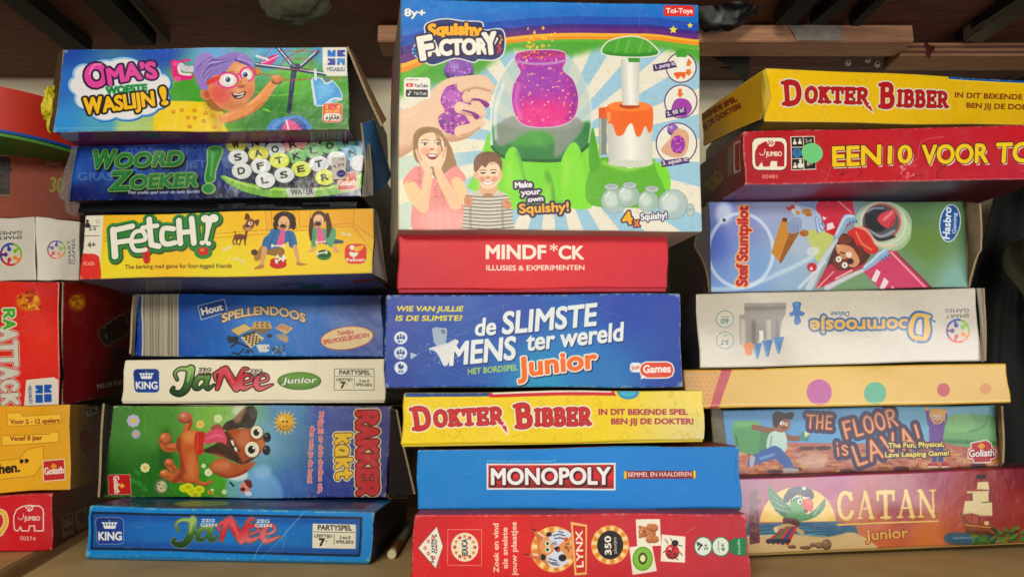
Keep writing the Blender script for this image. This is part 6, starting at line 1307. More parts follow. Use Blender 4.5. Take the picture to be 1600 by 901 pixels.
def art_catan(A):
    A.bg([(1160, 750, '9c4474'), (1300, 745, 'a8407c'), (1450, 740, '9c2c5c'), (1600, 735, '7c1830'), (1250, 780, 'a85068'), (1400, 790, '9c3448'), (1550, 790, '942c34'), (1380, 835, 'c86834'), (1450, 845, 'cc7834'), (1330, 835, 'c87844'), (1520, 830, 'b0502c'), (1250, 855, 'd0b480'), (1590, 800, '983028'), (1640, 800, '8c2c24')], 3)
    A.fr(1180, 640, .2625)
    # setting sun, sea and beach
    A.clip([-120, 675, -120, 380, 480, 380, 480, 668], False); A.e(255, 680, 225, 225, 'e8c468'); A.e(255, 690, 180, 180, 'ecd488', bl=20, a=.7); A.clip()
    A.p([-120, 688, 490, 670, 600, 700, 620, 760, 500, 800, -120, 790], '2c6888', False, bl=2)
    for k in range(26): y = 695 + k * 3.6; x = -80 + (k * 97) % 480; A.l([x, y, x + 60, y - 3, x + 110, y], 4, ('7ca8ac', '1c4c70', 'b0ccc4')[k % 3], a=.5)
    A.p([-120, 770, 200, 752, 420, 765, 600, 740, 700, 880, -120, 880], 'd4b888', bl=6); A.l([-60, 765, 200, 748, 420, 762], 6, 'e4ecdc', bl=3, a=.7)
    for x, y, a_, b_ in ((425, 812, 30, 34), (380, 818, 24, 20), (300, 832, 34, 12), (345, 815, 20, 14), (220, 826, 26, 12)): A.ball(x, y, a_, b_, '8c6c50', al=.6, ah=.3)
    # green parrot with a hat
    A.p([70, 450, 100, 470, 150, 520, 200, 570, 230, 640, 180, 650, 120, 600, 85, 540], '2c7c4c'); 
    for k in range(7): A.l([80 + k * 6, 470 + k * 22, 130 + k * 12, 540 + k * 14], [6, 14], ('1c5c3c', '5ca864')[k % 2])
    A.p([415, 530, 410, 590, 360, 640, 290, 665, 280, 640, 350, 600], '2c8444'); 
    for k in range(5): A.l([410 - k * 24, 560 + k * 16, 370 - k * 22, 620 + k * 6], [5, 12], ('1c5c3c', '6cb468')[k % 2])
    A.p([180, 640, 250, 560, 300, 610, 270, 680, 210, 700], '3c8c44'); A.e(250, 565, 44, 50, '4c9c4c'); A.e(264, 545, 14, 18, 'e8ecdc'); A.e(266, 547, 7, 9, '101810'); A.p([282, 540, 320, 530, 346, 560, 335, 610, 310, 600, 285, 590], 'cc3c2c'); A.l([300, 545, 330, 560], 12, 'f08868', bl=5); A.e(300, 605, 12, 12, '2c1c14')
    A.p([165, 530, 200, 470, 260, 455, 330, 470, 350, 510, 330, 535, 250, 505, 190, 560], '242840'); A.l([185, 560, 240, 515, 320, 525], 8, 'dcdcd4', False); 
    for k in range(8): A.l([195 + k * 16, 552 - k * 6, 200 + k * 16, 540 - k * 6], 5, '242840')
    A.e(290, 465, 14, 12, 'c8ccd0'); A.e(245, 480, 40, 14, '404868', bl=6)
    A.p([165, 650, 250, 655, 260, 700, 190, 710], '5c2c34'); A.l([120, 715, 200, 695, 280, 740], 24, 'c4a878'); A.e(125, 720, 14, 18, 'dcc89c')
    for k in range(5): A.l([190 + k * 12, 710, 80 + k * 28, 795 + k * 2], [20, 26], ('b02c2c', '2c7c4c', 'c83c30', '2c4c8c', 'b83028')[k]); A.e(82 + k * 28, 790, 18, 14, '1c2448')
    A.p([-30, 480, 18, 475, 30, 800, -30, 810], '74343c', False); A.speck(30, -20, 490, 22, 790, ['4c2434', 'a06c5c'], 6, 14, .6)
    # title
    A.st('CATAN', 490, 655, 1080, 640, 158, .17, 'dcA848'.lower(), o=[(4, '8c4c28')]); A.st('CATAN', 487, 653, 1077, 638, 158, .12, 'e8c878')
    A.l([490, 690, 1092, 668], 10, 'e4bc6c', False, o=[(2, '9c5428')])
    A.t('Junior', 660, 785, 915, 768, 60, 'e0ac4c', b=.16, o=[(5, '8c3c20')])
    A.l([400, 570, 700, 600, 1060, 590], 2, '6c2434', a=.5)
    # ship
    A.p([1140, 745, 1300, 740, 1420, 760, 1420, 800, 1160, 805], '2c5c74', bl=8); A.l([1180, 770, 1300, 765], 8, 'a8c4c0', bl=3, a=.7)
    A.l([1345, 400, 1335, 700], 8, '3c2418'); A.l([1290, 500, 1290, 680], 5, '3c2418'); A.l([1400, 460, 1390, 680], 5, '3c2418'); A.l([1222, 620, 1270, 680], 8, '6c3c20')
    A.p([1220, 630, 1250, 665, 1330, 680, 1420, 685, 1412, 730, 1380, 755, 1290, 755, 1255, 720], '8c4824'); A.l([1250, 690, 1400, 705], 8, 'c08c4c'); A.l([1260, 730, 1390, 740], 18, '4c2414', bl=6, a=.7); A.r(1365, 668, 1392, 690, 'dcc890')
    for q in ([1325, 432, 1385, 430, 1392, 480, 1320, 478], [1262, 488, 1392, 486, 1388, 500, 1264, 500], [1295, 500, 1388, 490, 1390, 560, 1300, 562], [1250, 548, 1300, 545, 1340, 560, 1340, 630, 1290, 620, 1238, 625], [1330, 555, 1410, 550, 1412, 636, 1332, 634]): A.p(q, 'e0d0a4', False); A.l([q[-2], q[-1], q[-4], q[-3]], 6, 'a08c60', bl=3, a=.7)
    A.p([1315, 392, 1370, 388, 1372, 410, 1318, 414], '2c2424', False); A.l([1350, 555, 1410, 552], 5, '5c3824')
    for _ in range(90): x = A.rng.uniform(1290, 1800); y = A.rng.uniform(720, 800) - max(0, (x - 1450)) * .12; A.e(x, y + 20 - (20 if x > 1420 else 0), 24, 10, ('2c5c24', '4c7c2c', '1c3c1c', '6c8c34')[A.rng.randint(4)], ang=A.rng.uniform(-1, 1), a=.8)
def art_cobra_front(A):
    A.bg([(10, 450, 'd83824'), (80, 450, 'c82c28'), (10, 620, 'dc3024'), (80, 620, 'd42c24'), (60, 530, 'e03c28')], 2)
    A.fr(0, 430, .5226); A.e(85, 80, 34, 26, 'd89c20', bl=8, a=.9); A.speck(50, 55, 50, 120, 110, ['e8c040', 'c86c18', '9c2418'], 2, 8, .7)
    A.st('ATTACK', 4, 160, 10, 384, 42, .34, 'd8d4c8', font={**POSTER, 'C': (.75, [[.65, .8, .4, 1, .12, .75, .12, .25, .4, 0, .68, .2]])}, o=[(4, 'e8e0d0'), (2, '9c2018')])
    A.st('RA', 12, 100, 14, 160, 30, .3, '5cac34', font=POSTER, o=[(4, 'e8e0d0')])
    A.p([78, 312, 160, 304, 172, 312, 174, 386, 72, 390], 'e4dcd0', False)
    for x, y in ((106, 328), (132, 326), (106, 356), (132, 354)): A.r(x, y, x + 22, y + 24, '1c60b0')
    A.p([106, 338, 114, 340, 106, 346], 'e4dcd0', False); A.p([154, 336, 146, 340, 154, 344], 'e4dcd0', False); A.t('MEGABLEU', 84, 330, 88, 382, 9, '2c4478', b=.1)
def art_cobra_side(A):
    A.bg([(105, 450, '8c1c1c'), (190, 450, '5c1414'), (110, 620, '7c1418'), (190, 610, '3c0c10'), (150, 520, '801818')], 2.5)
    A.fr(0, 430, .5226); A.e(225, 82, 22, 24, 'c07c18', bl=6); A.speck(24, 205, 60, 245, 105, ['d8a830', '9c5414'], 2, 7, .7)
    A.st('COBRA', 308, 208, 400, 150, 44, .34, '3c2c20', font={**POSTER, 'C': (.75, [[.65, .8, .4, 1, .12, .75, .12, .25, .4, 0, .68, .2]]), 'B': (.75, [[.15, 0, .15, 1], [.15, 1, .5, 1, .62, .75, .4, .53, .15, .52], [.15, .52, .5, .5, .7, .26, .5, 0, .15, 0]])}, o=[(3, '847060')])
    A.t('PAS OP WANN', 286, 340, 376, 322, 13, 'a89c90', b=.2); A.e(350, 240, 30, 24, '1c0c0c', bl=6, a=.6)
def art_yellow(A):
    A.bg([(10, 640, 'e8ac1c'), (105, 640, 'dca824'), (10, 760, 'ecb424'), (105, 760, 'e0ac28')], 2)
    A.fr(0, 430, .5226)
    for q in ([20, 412, 58, 410, 66, 420, 182, 414, 184, 440, 22, 450], [4, 480, 150, 474, 158, 466, 176, 470, 176, 496, 6, 508]): A.p(q, 'f4c844', False, o=[(1.5, 'a07414')])
    A.t('Voor 2 - 12 spelers', 30, 444, 180, 438, 13, '8c3818', b=.18); A.t('Vanaf 8 jaar', 30, 494, 126, 490, 13, '8c3818', b=.18)
    A.p([-60, 560, 60, 548, 80, 520, 128, 510, 130, 560, 100, 600, -60, 612], 'f0bc30', False, o=[(1.5, '9c7010')]); A.t('chen.', -22, 592, 58, 586, 27, '24180c', b=.24); A.t('”', 62, 578, 86, 576, 26, '24180c', b=.3)
    goliath(A, [130, 556, 190, 550, 193, 608, 132, 614], 134, 596, 190, 590, 20); A.p([161, 560, 172, 570, 161, 580, 150, 570], 'dca030', False)
def art_yellow_side(A):
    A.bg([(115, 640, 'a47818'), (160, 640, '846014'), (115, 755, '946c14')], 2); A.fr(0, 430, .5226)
    A.p([242, 470, 300, 400, 320, 400, 290, 580, 240, 585], '8c6010', False, o=[(1.5, '6c4c0c')]); A.p([256, 398, 292, 388, 296, 412, 262, 424], 'd0c8b8', False, o=[(1.5, '241c14')]); A.t('TIK', 262, 416, 290, 406, 15, '141414', b=.2)
    A.st('BO', 262, 535, 318, 510, 50, .3, '8c1c18', font={'B': (.75, [[.15, 0, .15, 1], [.15, 1, .5, 1, .62, .75, .4, .53, .15, .52], [.15, .52, .5, .5, .7, .26, .5, 0, .15, 0]]), 'O': POSTER['O']}, o=[(2, '2c1008')])
def art_jumbo(A):
    A.bg([(10, 780, 'd02030'), (80, 780, 'c82030'), (10, 855, 'd42030'), (80, 850, 'c81c2c')], 2); A.fr(0, 430, .5226)
    elephant(A, 38, 682, 134, 770, 'cc2030', 'f0e4d8', [(4, 'f0e4d8')])
    A.t('00374', 60, 790, 108, 792, 12, 'f0d8cc', b=.12); A.l([0, 704, 12, 712, 16, 740, 0, 772], 12, 'e8c038', o=[(3, 'f0e8d8')])
def art_jumbo_side(A):
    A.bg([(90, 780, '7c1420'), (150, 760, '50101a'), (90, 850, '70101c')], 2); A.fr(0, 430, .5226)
    for q in ([184, 720, 220, 706, 222, 772, 186, 784], [226, 704, 262, 690, 262, 752, 228, 764]): A.p(q, 'a49c94', False)
    A.p([188, 722, 217, 712, 218, 756, 190, 766], '78141e', False); person_icon(A, 197, 742, 15, 'a49c94'); person_icon(A, 209, 736, 15, 'a49c94'); A.e(245, 722, 14, 16, '78141e'); A.t('3+', 198, 778, 210, 775, 7, '2c1c1c')
def art_smart(A, k):
    A.bg([(5, 350, 'dcd6cc'), (50, 430, 'e0dace'), (100, 350, 'd0cac0'), (120, 430, 'ccc4ba')], 2)
    A.fr(0, 120, .3774)
    if k == 0:
        smart_ring(A, 44, 735, 44, 0); A.t('SMART', 90, 656, -8, 660, 14, '3c3a3c', b=.05); A.t('GAMES', 90, 636, -8, 640, 14, '3c3a3c', b=.05)
    else:
        smart_ring(A, 234, 716, 36, .4); A.t('SMART', 296, 776, 292, 676, 13, '3c3a3c', b=.05); A.t('GAMES', 312, 776, 310, 672, 13, '3c3a3c', b=.05)
def art_brown(A):
    A.bg([(10, 240, '8c3c1c'), (110, 250, '803414'), (10, 330, '903e16'), (110, 330, '743016')], 2); A.fr(0, 120, .3774)
    A.t('Every', 194, 366, 252, 366, 18, 'a88c7c', b=.02); A.t('30', 206, 476, 262, 480, 60, '8c8428', b=.16); A.r(-60, 318, 40, 500, '2c1c14'); A.r(-60, 318, 40, 330, '7c6038'); A.r(-60, 486, 40, 498, '7c6038'); A.speck(40, -10, 340, 34, 480, ['3c3028', '140c08', '504038'], 6, 16, .6)
# ------------------------------------------------------------------ the setting: shelf boards, wall, framework above
BOARD = plain('c0a26c', .75, .22, 14, .35, 'chipboard')
BOARD2 = plain('c49a68', .75, .22, 14, .35, 'chipboard')
def wood_mat(name, c0, c1, rough=.7, sc=(3, 40, 40), ring=6):
    m, nt, N, L, b = new_mat(name)
    tc = N.new('ShaderNodeTexCoord'); mp = N.new('ShaderNodeMapping'); mp.inputs['Scale'].default_value = sc
    L.new(tc.outputs['Object'], mp.inputs[0])
    nz = N.new('ShaderNodeTexNoise'); nz.inputs['Scale'].default_value = ring; nz.inputs['Detail'].default_value = 8; nz.inputs['Distortion'].default_value = .8
    L.new(mp.outputs[0], nz.inputs[0])
    r = N.new('ShaderNodeValToRGB'); r.color_ramp.elements[0].color = lin(c0); r.color_ramp.elements[1].color = lin(c1); r.color_ramp.elements[0].position = .3; r.color_ramp.elements[1].position = .72
    L.new(nz.outputs['Fac'], r.inputs[0]); L.new(r.outputs[0], b.inputs['Base Color']); b.inputs['Roughness'].default_value = rough
    bp = N.new('ShaderNodeBump'); bp.inputs['Strength'].default_value = .3; bp.inputs['Distance'].default_value = .001; L.new(nz.outputs['Fac'], bp.inputs['Height']); L.new(bp.outputs[0], b.inputs['Normal'])
    return m
PLANK = wood_mat('dark_plywood', '3e2012', '6e3c24')
BATTEN = wood_mat('weathered_batten', '94664a', 'b48460')
GREYB = wood_mat('grey_batten', '8c7c60', 'a08c6c')
WALL = plain('eee2c6', .9, .05, 8, .1, 'plaster')
STEEL = plain('0e0c0b', .6, .2, 40, .2, 'black_steel', spec=.2)
def sheet(name, pts, th, mat):       # flat plate over a footprint of (x, y), top at z
    bm = bmesh.new(); top = [bm.verts.new(p) for p in pts]; bot = [bm.verts.new((p[0], p[1], p[2] - th)) for p in pts]
    bm.faces.new(top); bm.faces.new(bot[::-1])
    for i in range(len(pts)): j = (i + 1) % len(pts); bm.faces.new([top[i], bot[i], bot[j], top[j]])
    bmesh.ops.bevel(bm, geom=list(bm.edges), offset=.0015, segments=2, affect='EDGES')
    return link_mesh(name, bm, mat)
a, b_ = atz(35, 899, 0), atz(132, 842, 0)
d = (b_ - a) / (b_[1] - a[1])
x_at = lambda y: a[0] + d[0] * (y - a[1])
struct(sheet('shelf_board', [(x_at(.50), .50, 0), (1.6, .50, 0), (1.6, 1.3, 0), (x_at(1.3), 1.3, 0)], .018, BOARD))
struct(sheet('shelf_board', [(-1.6, .50, 0), (x_at(.50) - .028, .50, 0), (x_at(1.3) - .028, 1.3, 0), (-1.6, 1.3, 0)], .018, BOARD2))
struct(solid_box('floor', (-2.5, -2.6, -.62), (2.5, 1.35, -.6), plain('4c443a', .8, .2, 6, .2, 'floor_finish'), bev=0))
YW = 1.14
struct(solid_box('back_wall', (-2.5, YW, -.6), (2.5, YW + .08, 1.6), WALL, bev=0))
def rail(y0, y1, x0, x1, mat, proud=.012):
    zt, zb = at(300, y0, YW - proud)[2], at(300, y1, YW - proud)[2]
    return solid_box('wall_rail', (x0, YW - proud, zb), (x1, YW - .001, zt), mat, bev=.002)
struct(rail(98, 114, -1.5, 1.5, GREYB))
ZU = .672
upper = struct(solid_box('upper_shelf', (-1.6, .895, ZU), (1.6, YW - .014, ZU + .018), PLANK, bev=.001))
def bar(name, p, q, w_, h, mat, z, label, cat, parent=None):
    """angle bar seen under the upper shelf between two photo points on the plane z"""
    A_, B_ = atz(*p, z), atz(*q, z); dd = B_ - A_; dd /= np.linalg.norm(dd); n = np.array([-dd[1], dd[0], 0]) * w_ / 2
    bm = bmesh.new(); vs = []
    for zz in (z, z + h):
        for v in (A_ - n - dd * .25, B_ - n, B_ + n, A_ + n - dd * .25): vs.append(bm.verts.new((v[0], v[1], zz)))
    for f in ((0, 1, 2, 3), (7, 6, 5, 4), (0, 4, 5, 1), (1, 5, 6, 2), (2, 6, 7, 3), (3, 7, 4, 0)): bm.faces.new([vs[i] for i in f])
    bmesh.ops.bevel(bm, geom=list(bm.edges), offset=.0015, segments=2, affect='EDGES')
    c = tuple((A_ + B_) / 2)
    o = link_mesh(name, bm, mat, None, c)
    return tag(o, label, cat, 'metal bars under the upper shelf')
bar('steel_bar', (20, 0), (125, 82), .036, .02, STEEL, ZU - .021, 'black steel bar under the upper shelf, the leftmost one', 'metal bar')
bar('steel_bar', (150, 0), (222, 72), .040, .02, STEEL, ZU - .021, 'wide black steel bar under the upper shelf above the grandmother box', 'metal bar')
bar('steel_bar', (205, 0), (262, 68), .008, .014, plain('30241c', .6, .2, 40, .2, 'rusty_steel'), ZU - .015, 'thin rusty steel strip beside the wide bar above the grandmother box', 'metal bar')
for p, q, w_, tx in (((1262, 0), (1225, 40), .03, 'left'), ((1322, 0), (1275, 40), .02, 'middle'), ((1378, 0), (1335, 42), .016, 'right')):
    bar('steel_bar', p, q, w_, .018, STEEL, ZU - .02, 'black slanting steel bar above the right wooden batten, the %s one' % tx, 'metal bar')
bar('steel_bar', (1620, 0), (1520, 66), .03, .02, plain('4c4438', .35, .4, 60, .4, 'stained_steel'), ZU - .022, 'stained grey steel bar slanting at the top right corner', 'metal bar')
bar('steel_bar', (1590, 0), (1500, 66), .014, .012, STEEL, ZU - .014, 'thin black steel bar just left of the stained grey one', 'metal bar')
# wooden batten and plywood edge at the right
t = thing('wooden_batten', 'weathered orange-brown batten with a grey patch, above the yellow box at right', 'batten', (.3, .97, .655))
zt, zb = at(1250, 39, .955)[2], at(1250, 65, .955)[2]
xl, xr = at(590, 50, .955)[0], at(1427, 50, .955)[0]
yb = .955 + .045
solid_box('beam', (xl, .955, zb), (xr, yb, zt), BATTEN, t, .0012, (.3, .97, .655))
p0, p1 = at(1232, 40, .954), at(1318, 64, .954)
panel('plaster_patch', [(p0[0], .9533, p0[2]), (p1[0], .9533, p0[2]), (p1[0] - .004, .9533, p1[2]), (p0[0] + .01, .9533, p1[2])], .0012, plain('8c8478', .9, .3, 90, .6, 'plaster_smear'), t, (.3, .97, .655))
t = thing('plywood_strip', 'layered plywood edge with a dark red stain, right of the batten end', 'plywood', (.6, 1.0, .65))
zt2, zb2 = at(1500, 67, .985)[2], at(1500, 88, .985)[2]
xa, xb = at(1405, 70, .985)[0], at(1700, 70, .985)[0]
for i in range(5):
    h0 = zb2 + (zt2 - zb2) * i / 5; h1 = zb2 + (zt2 - zb2) * (i + 1) / 5
    solid_box('veneer', (xa, .985 + (.0006 if i % 2 else 0), h0), (xb, 1.03, h1 - .0002), wood_mat('veneer', *(('84583c', 'a07450') if i % 2 == 0 else ('4c2c1c', '6c4430'))), t, 0, (.6, 1.0, .65))
p0 = at(1452, 77, .984)
bm = bmesh.new(); bmesh.ops.create_uvsphere(bm, u_segments=14, v_segments=8, radius=1)
for v in bm.verts:
    k = 1 + .35 * math.sin(3 * math.atan2(v.co.z, v.co.x) + 1) + .15 * math.sin(7 * math.atan2(v.co.z, v.co.x))
    v.co = Vector((p0[0] + v.co.x * .0065 * k, .9848 + v.co.y * .0006, p0[2] + v.co.z * .0105 * k))
link_mesh('paint_stain', bm, plain('4c0c10', .5, .2, 50, .2, 'red_stain'), t, (.6, 1.0, .65), True)
struct(solid_box('wall_rail', (.24, 1.03, at(1300, 106, 1.03)[2]), (1.5, 1.07, zb2 + .004), wood_mat('underside', '3c2418', '54382a'), bev=.001))
scr = plain('b4ac9c', .35, .2, 60, .1, 'zinc', metal=.3)
for i, (x, y) in enumerate(((1325, 98), (1356, 93), (1371, 100))):
    p = at(x, y, 1.028); bm = bmesh.new()
    bmesh.ops.create_cone(bm, cap_ends=True, segments=18, radius1=.0052, radius2=.0036, depth=.003)
    for v in bm.verts: v.co = Vector((p[0] + v.co.x, p[1] - v.co.z, p[2] + v.co.y))
    o = link_mesh('screw', bm, scr, None, tuple(p)); tag(o, ('leftmost', 'topmost, middle', 'rightmost')[i] + ' of three round screw heads above the yellow box at right', 'screw', 'screws under the batten')
    hm = bmesh.new(); bmesh.ops.create_cone(hm, cap_ends=True, segments=12, radius1=.0018, radius2=.0018, depth=.0006)
    for v in hm.verts: v.co = Vector((p[0] + v.co.x, p[1] - .0018 - v.co.z, p[2] + v.co.y))
    link_mesh('socket', hm, DARKIN, o, tuple(p))

def lump(name, P, R, mat, label, cat, seg=24, seed=0, amp=.12, squash=(1, 1, 1)):
    """crumpled soft thing: a noisy ball with folds"""
    from mathutils import noise
    bm = bmesh.new(); bmesh.ops.create_icosphere(bm, subdivisions=5, radius=1)
    for v in bm.verts:
        n = noise.noise(v.co * 1.6 + Vector((seed, 0, 0))) * amp * 2 + abs(noise.noise(v.co * 4 + Vector((0, seed, 0)))) * amp
        c = v.co * (1 + n); v.co = Vector((P[0] + c.x * R[0], P[1] + c.y * R[1], P[2] + c.z * R[2]))
    o = link_mesh(name, bm, mat, None, tuple(P), True)
    return tag(o, label, cat)
CLOTH_K = plain('0e0c0b', .8, .3, 90, .5, 'black_fabric')
o = drape('black_coat', at(1572, 122, 1.0), at(1800, 110, 1.0), at(1790, 765, .96), at(1478, 765, .98), CLOTH_K, 4, .012, 40, 1)
tag(o, 'black cloth hanging in folds behind the right stack, at the right edge', 'coat')
o = drape('olive_cloth', at(1571, 385, .90), at(1680, 350, .88), at(1680, 560, .88), at(1606, 520, .90), plain('26260f', .9, .3, 300, .9, 'olive_weave'), 2, .006, 30, 4)
tag(o, 'dark olive woven cloth hanging at the right edge of the photo', 'cloth')
lump('black_bag', at(1130, -15, .93), (.055, .03, .055), plain('0d0b0a', .4, .3, 60, .5, 'black_plastic'), 'black plastic bag resting above the batten, right of the toy box', 'bag', seed=5)
lump('grey_cloth', at(462, -12, .90), (.048, .03, .044), plain('4c4a38', .9, .2, 120, .5, 'grey_cloth'), 'grey-green cloth corner hanging down at the top, above the grandmother box', 'cloth', seed=9, amp=.08)
panel('dark_rag', [at(1108, 86, 1.02), at(1172, 86, 1.02), at(1166, 136, 1.01), at(1146, 108, 1.01)], .004, plain('24201c', .9, .3, 120, .5, 'dark_rag'), None, (0, 0, 0), 2, .01)
o = bpy.data.objects['dark_rag']; tag(o, 'dark pointed rag hanging behind the toy box, left of the yellow box', 'rag')
lump('dark_bundle', at(565, 30, 1.04), (.035, .03, .05), plain('3c2a1c', .85, .3, 50, .4, 'brown_bundle'), 'dark brown bundle hanging in the gap left of the toy box', 'bundle', seed=12, amp=.06)

# ------------------------------------------------------------------ the boxes
Y_ = lambda dy: dy
# left stack, bottom to top
game_box('game_box', 'blue box with a green and red script title, bottom of the left stack', [(140, 789), (586, 800), (578, 881), (132, 873)], .734, .709, .235, art_jnb,
         arts={'top': art_jnb_top, 'right': art_jnb_right}, cols={'*': '185898'}, seed=1, rough=.4, wear=1.3, tray='1c70a8')
K = hexa([(176, 633), (614, 634), (604, 777), (160, 777)], .80, .79, .21)
t, K, og = game_box('game_box', 'green to purple box with a brown cartoon dog lying sideways, in the left stack', None, 0, 0, 0, art_rakker, K=K, lid=False,
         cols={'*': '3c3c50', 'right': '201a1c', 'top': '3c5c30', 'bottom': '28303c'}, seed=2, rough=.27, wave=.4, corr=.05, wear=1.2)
panel('flap', [at(164, 630, .785), at(175, 634, .799), at(160, 778, .799), at(155, 776, .785)], .002, [DARKIN, DARKIN, EDGE], t, og, 1)
panel('flap', [at(612, 634, .79), at(618, 640, .74), at(645, 771, .71), at(606, 777, .788)], .002, [plain('1c1614', .8, .2, 60, .2, 'flap_dark'), GREYCARD, EDGE], t, og, 4, .004)
panel('flap', [at(605, 770, .80), at(637, 764, .78), at(636, 776, .76), at(606, 778, .79)], .0015, [plain('8c8460', .7, .2, 60, .2, 'flap_cream')] * 3, t, og, 5)
game_box('game_box', 'cream box with a green and red script title, in the left stack', [(195, 562), (601, 560), (602, 629), (188, 630)], .79, .785, .22, art_jnw, cols={'*': 'b4ac98'}, seed=3, rough=.34, wear=.5, tray='d8d0bc')
K = hexa([(217, 459), (597, 460), (600, 558), (209, 556)], .805, .805, .2)
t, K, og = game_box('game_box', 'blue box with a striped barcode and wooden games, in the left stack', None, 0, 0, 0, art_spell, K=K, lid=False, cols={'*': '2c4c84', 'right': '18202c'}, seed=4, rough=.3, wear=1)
panel('flap', [at(211, 461, .80), at(218, 459, .806), at(209, 556, .806), at(204, 552, .79)], .002, [GREYCARD, GREYCARD, EDGE], t, og, 1)
panel('flap', [at(597, 461, .806), at(603, 464, .78), at(604, 560, .78), at(600, 558, .806)], .0015, [plain('1c2438', .6, .2, 60, .2, 'flap_blue'), GREYCARD, EDGE], t, og, 1)
t, K, og = game_box('game_box', 'yellow box with two crawling children and a bone shaped title, in the left stack', [(133, 336), (584, 325), (582, 427), (123, 437)], .73, .72, .25, art_fetch, lid=False,
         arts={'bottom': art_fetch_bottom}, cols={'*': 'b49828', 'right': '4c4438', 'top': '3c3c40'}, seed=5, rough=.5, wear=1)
panel('flap', [at(584, 326, .721), at(590, 334, .74), at(606, 440, .74), at(582, 427, .7205)], .0015, [plain('948c88', .6, .2, 60, .2, 'flap_white'), GREYCARD, EDGE], t, og, 3)
panel('flap', [at(586, 330, .735), at(613, 372, .86), at(615, 448, .86), at(598, 438, .74)], .0015, [plain('6c5c18', .6, .2, 60, .2, 'flap_yellow'), GREYCARD, EDGE], t, og, 3)
t, K, og = game_box('game_box', 'dark blue box with round letter tiles and a green title, in the left stack', [(118, 228), (570, 219), (566, 308), (104, 314)], .735, .73, .24, art_woord, lid=False,
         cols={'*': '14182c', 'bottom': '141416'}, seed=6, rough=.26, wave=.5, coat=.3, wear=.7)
K2 = hexa([(126, 315), (560, 309), (558, 326), (122, 333)], .752, .747, .2)
box_mesh('inner_tray', K2, {'*': plain('1c2024', .18, .3, 30, .9, 'film_wrapped_tray')}, .001, .0015, 6, t, og)
panel('flap', [at(566, 192, .72), at(582, 186, .74), at(612, 272, .80), at(576, 308, .73)], .0018, [plain('2c5c90', .5, .2, 60, .2, 'flap_blue'), plain('14181c', .6, .2, 60, .2, 'flap_back'), EDGE], t, og, 5, .006)
panel('flap', [at(570, 220, .731), at(577, 226, .72), at(581, 305, .72), at(566, 308, .731)], .0018, [GREYCARD, GREYCARD, EDGE], t, og, 2)
film, nt, N, L, bs = new_mat('clear_film'); bs.inputs['Roughness'].default_value = .08; bs.inputs['Base Color'].default_value = (.8, .78, .74, 1); bs.inputs['Alpha'].default_value = .28
nz = N.new('ShaderNodeTexNoise'); nz.inputs['Scale'].default_value = 60; bp = N.new('ShaderNodeBump'); bp.inputs['Strength'].default_value = 1; bp.inputs['Distance'].default_value = .01; L.new(nz.outputs['Fac'], bp.inputs['Height']); L.new(bp.outputs[0], bs.inputs['Normal'])
panel('plastic_wrap', [at(114, 236, .736), at(121, 228, .73), at(106, 318, .73), at(92, 300, .75)], .0004, film, t, og, 4, .004)
panel('plastic_wrap', [at(98, 306, .75), at(124, 318, .735), at(119, 338, .735), at(104, 330, .745)], .0004, film, t, og, 7, .004)
panel('price_sticker', [at(518, 246, .7293), at(541, 245, .7293), at(540, 280, .7293), at(519, 281, .7293)], .0003, plain('d0c8c0', .6, .05, 60, .1, 'sticker_paper'), t, og)
A = Art([at(518, 246, .729), at(541, 245, .729), at(540, 280, .729), at(519, 281, .729)], S=2.5, base='d4ccc4')
A.fr(80, 190, .35); A.t('10', 1288, 175, 1306, 174, 12, '605c64', b=.05); A.t('4,99', 1258, 208, 1308, 200, 15, '54505c', b=.02); A.e(1294, 232, 20, 16, '3c3c84'); A.t('kado', 1281, 236, 1307, 235, 7, 'dcdce8')
t.children[-1].data.materials[0] = print_mat('price_sticker_print', A.image('price_sticker'), .6, .05)
t, K, og = game_box('game_box', 'blue and green box of a purple haired grandmother, top of the left stack', [(100, 77), (543, 73), (546, 203), (82, 207)], .70, .70, .24, art_oma, lid=False,
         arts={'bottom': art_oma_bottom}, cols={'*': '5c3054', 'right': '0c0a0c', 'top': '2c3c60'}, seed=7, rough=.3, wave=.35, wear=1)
panel('flap', [at(543, 73, .70), at(549, 78, .74), at(604, 186, .70), at(598, 196, .66)], .0022, [KRAFT, DARKIN, EDGE], t, og, 3)
panel('flap', [at(94, 86, .74), at(100, 78, .702), at(83, 206, .702), at(77, 200, .74)], .0018, [plain('4a3a28', .85, .2, 180, .4, 'kraft_dark'), KRAFT, EDGE], t, og, 2, .003)
lump('yellow_bag', at(82, 168, .715), (.005, .012, .018), plain('c8b81c', .35, .2, 60, .4, 'yellow_plastic'), 'crumpled yellow plastic bag peeking from the left end of the grandmother box', 'plastic bag', seed=4, amp=.35)

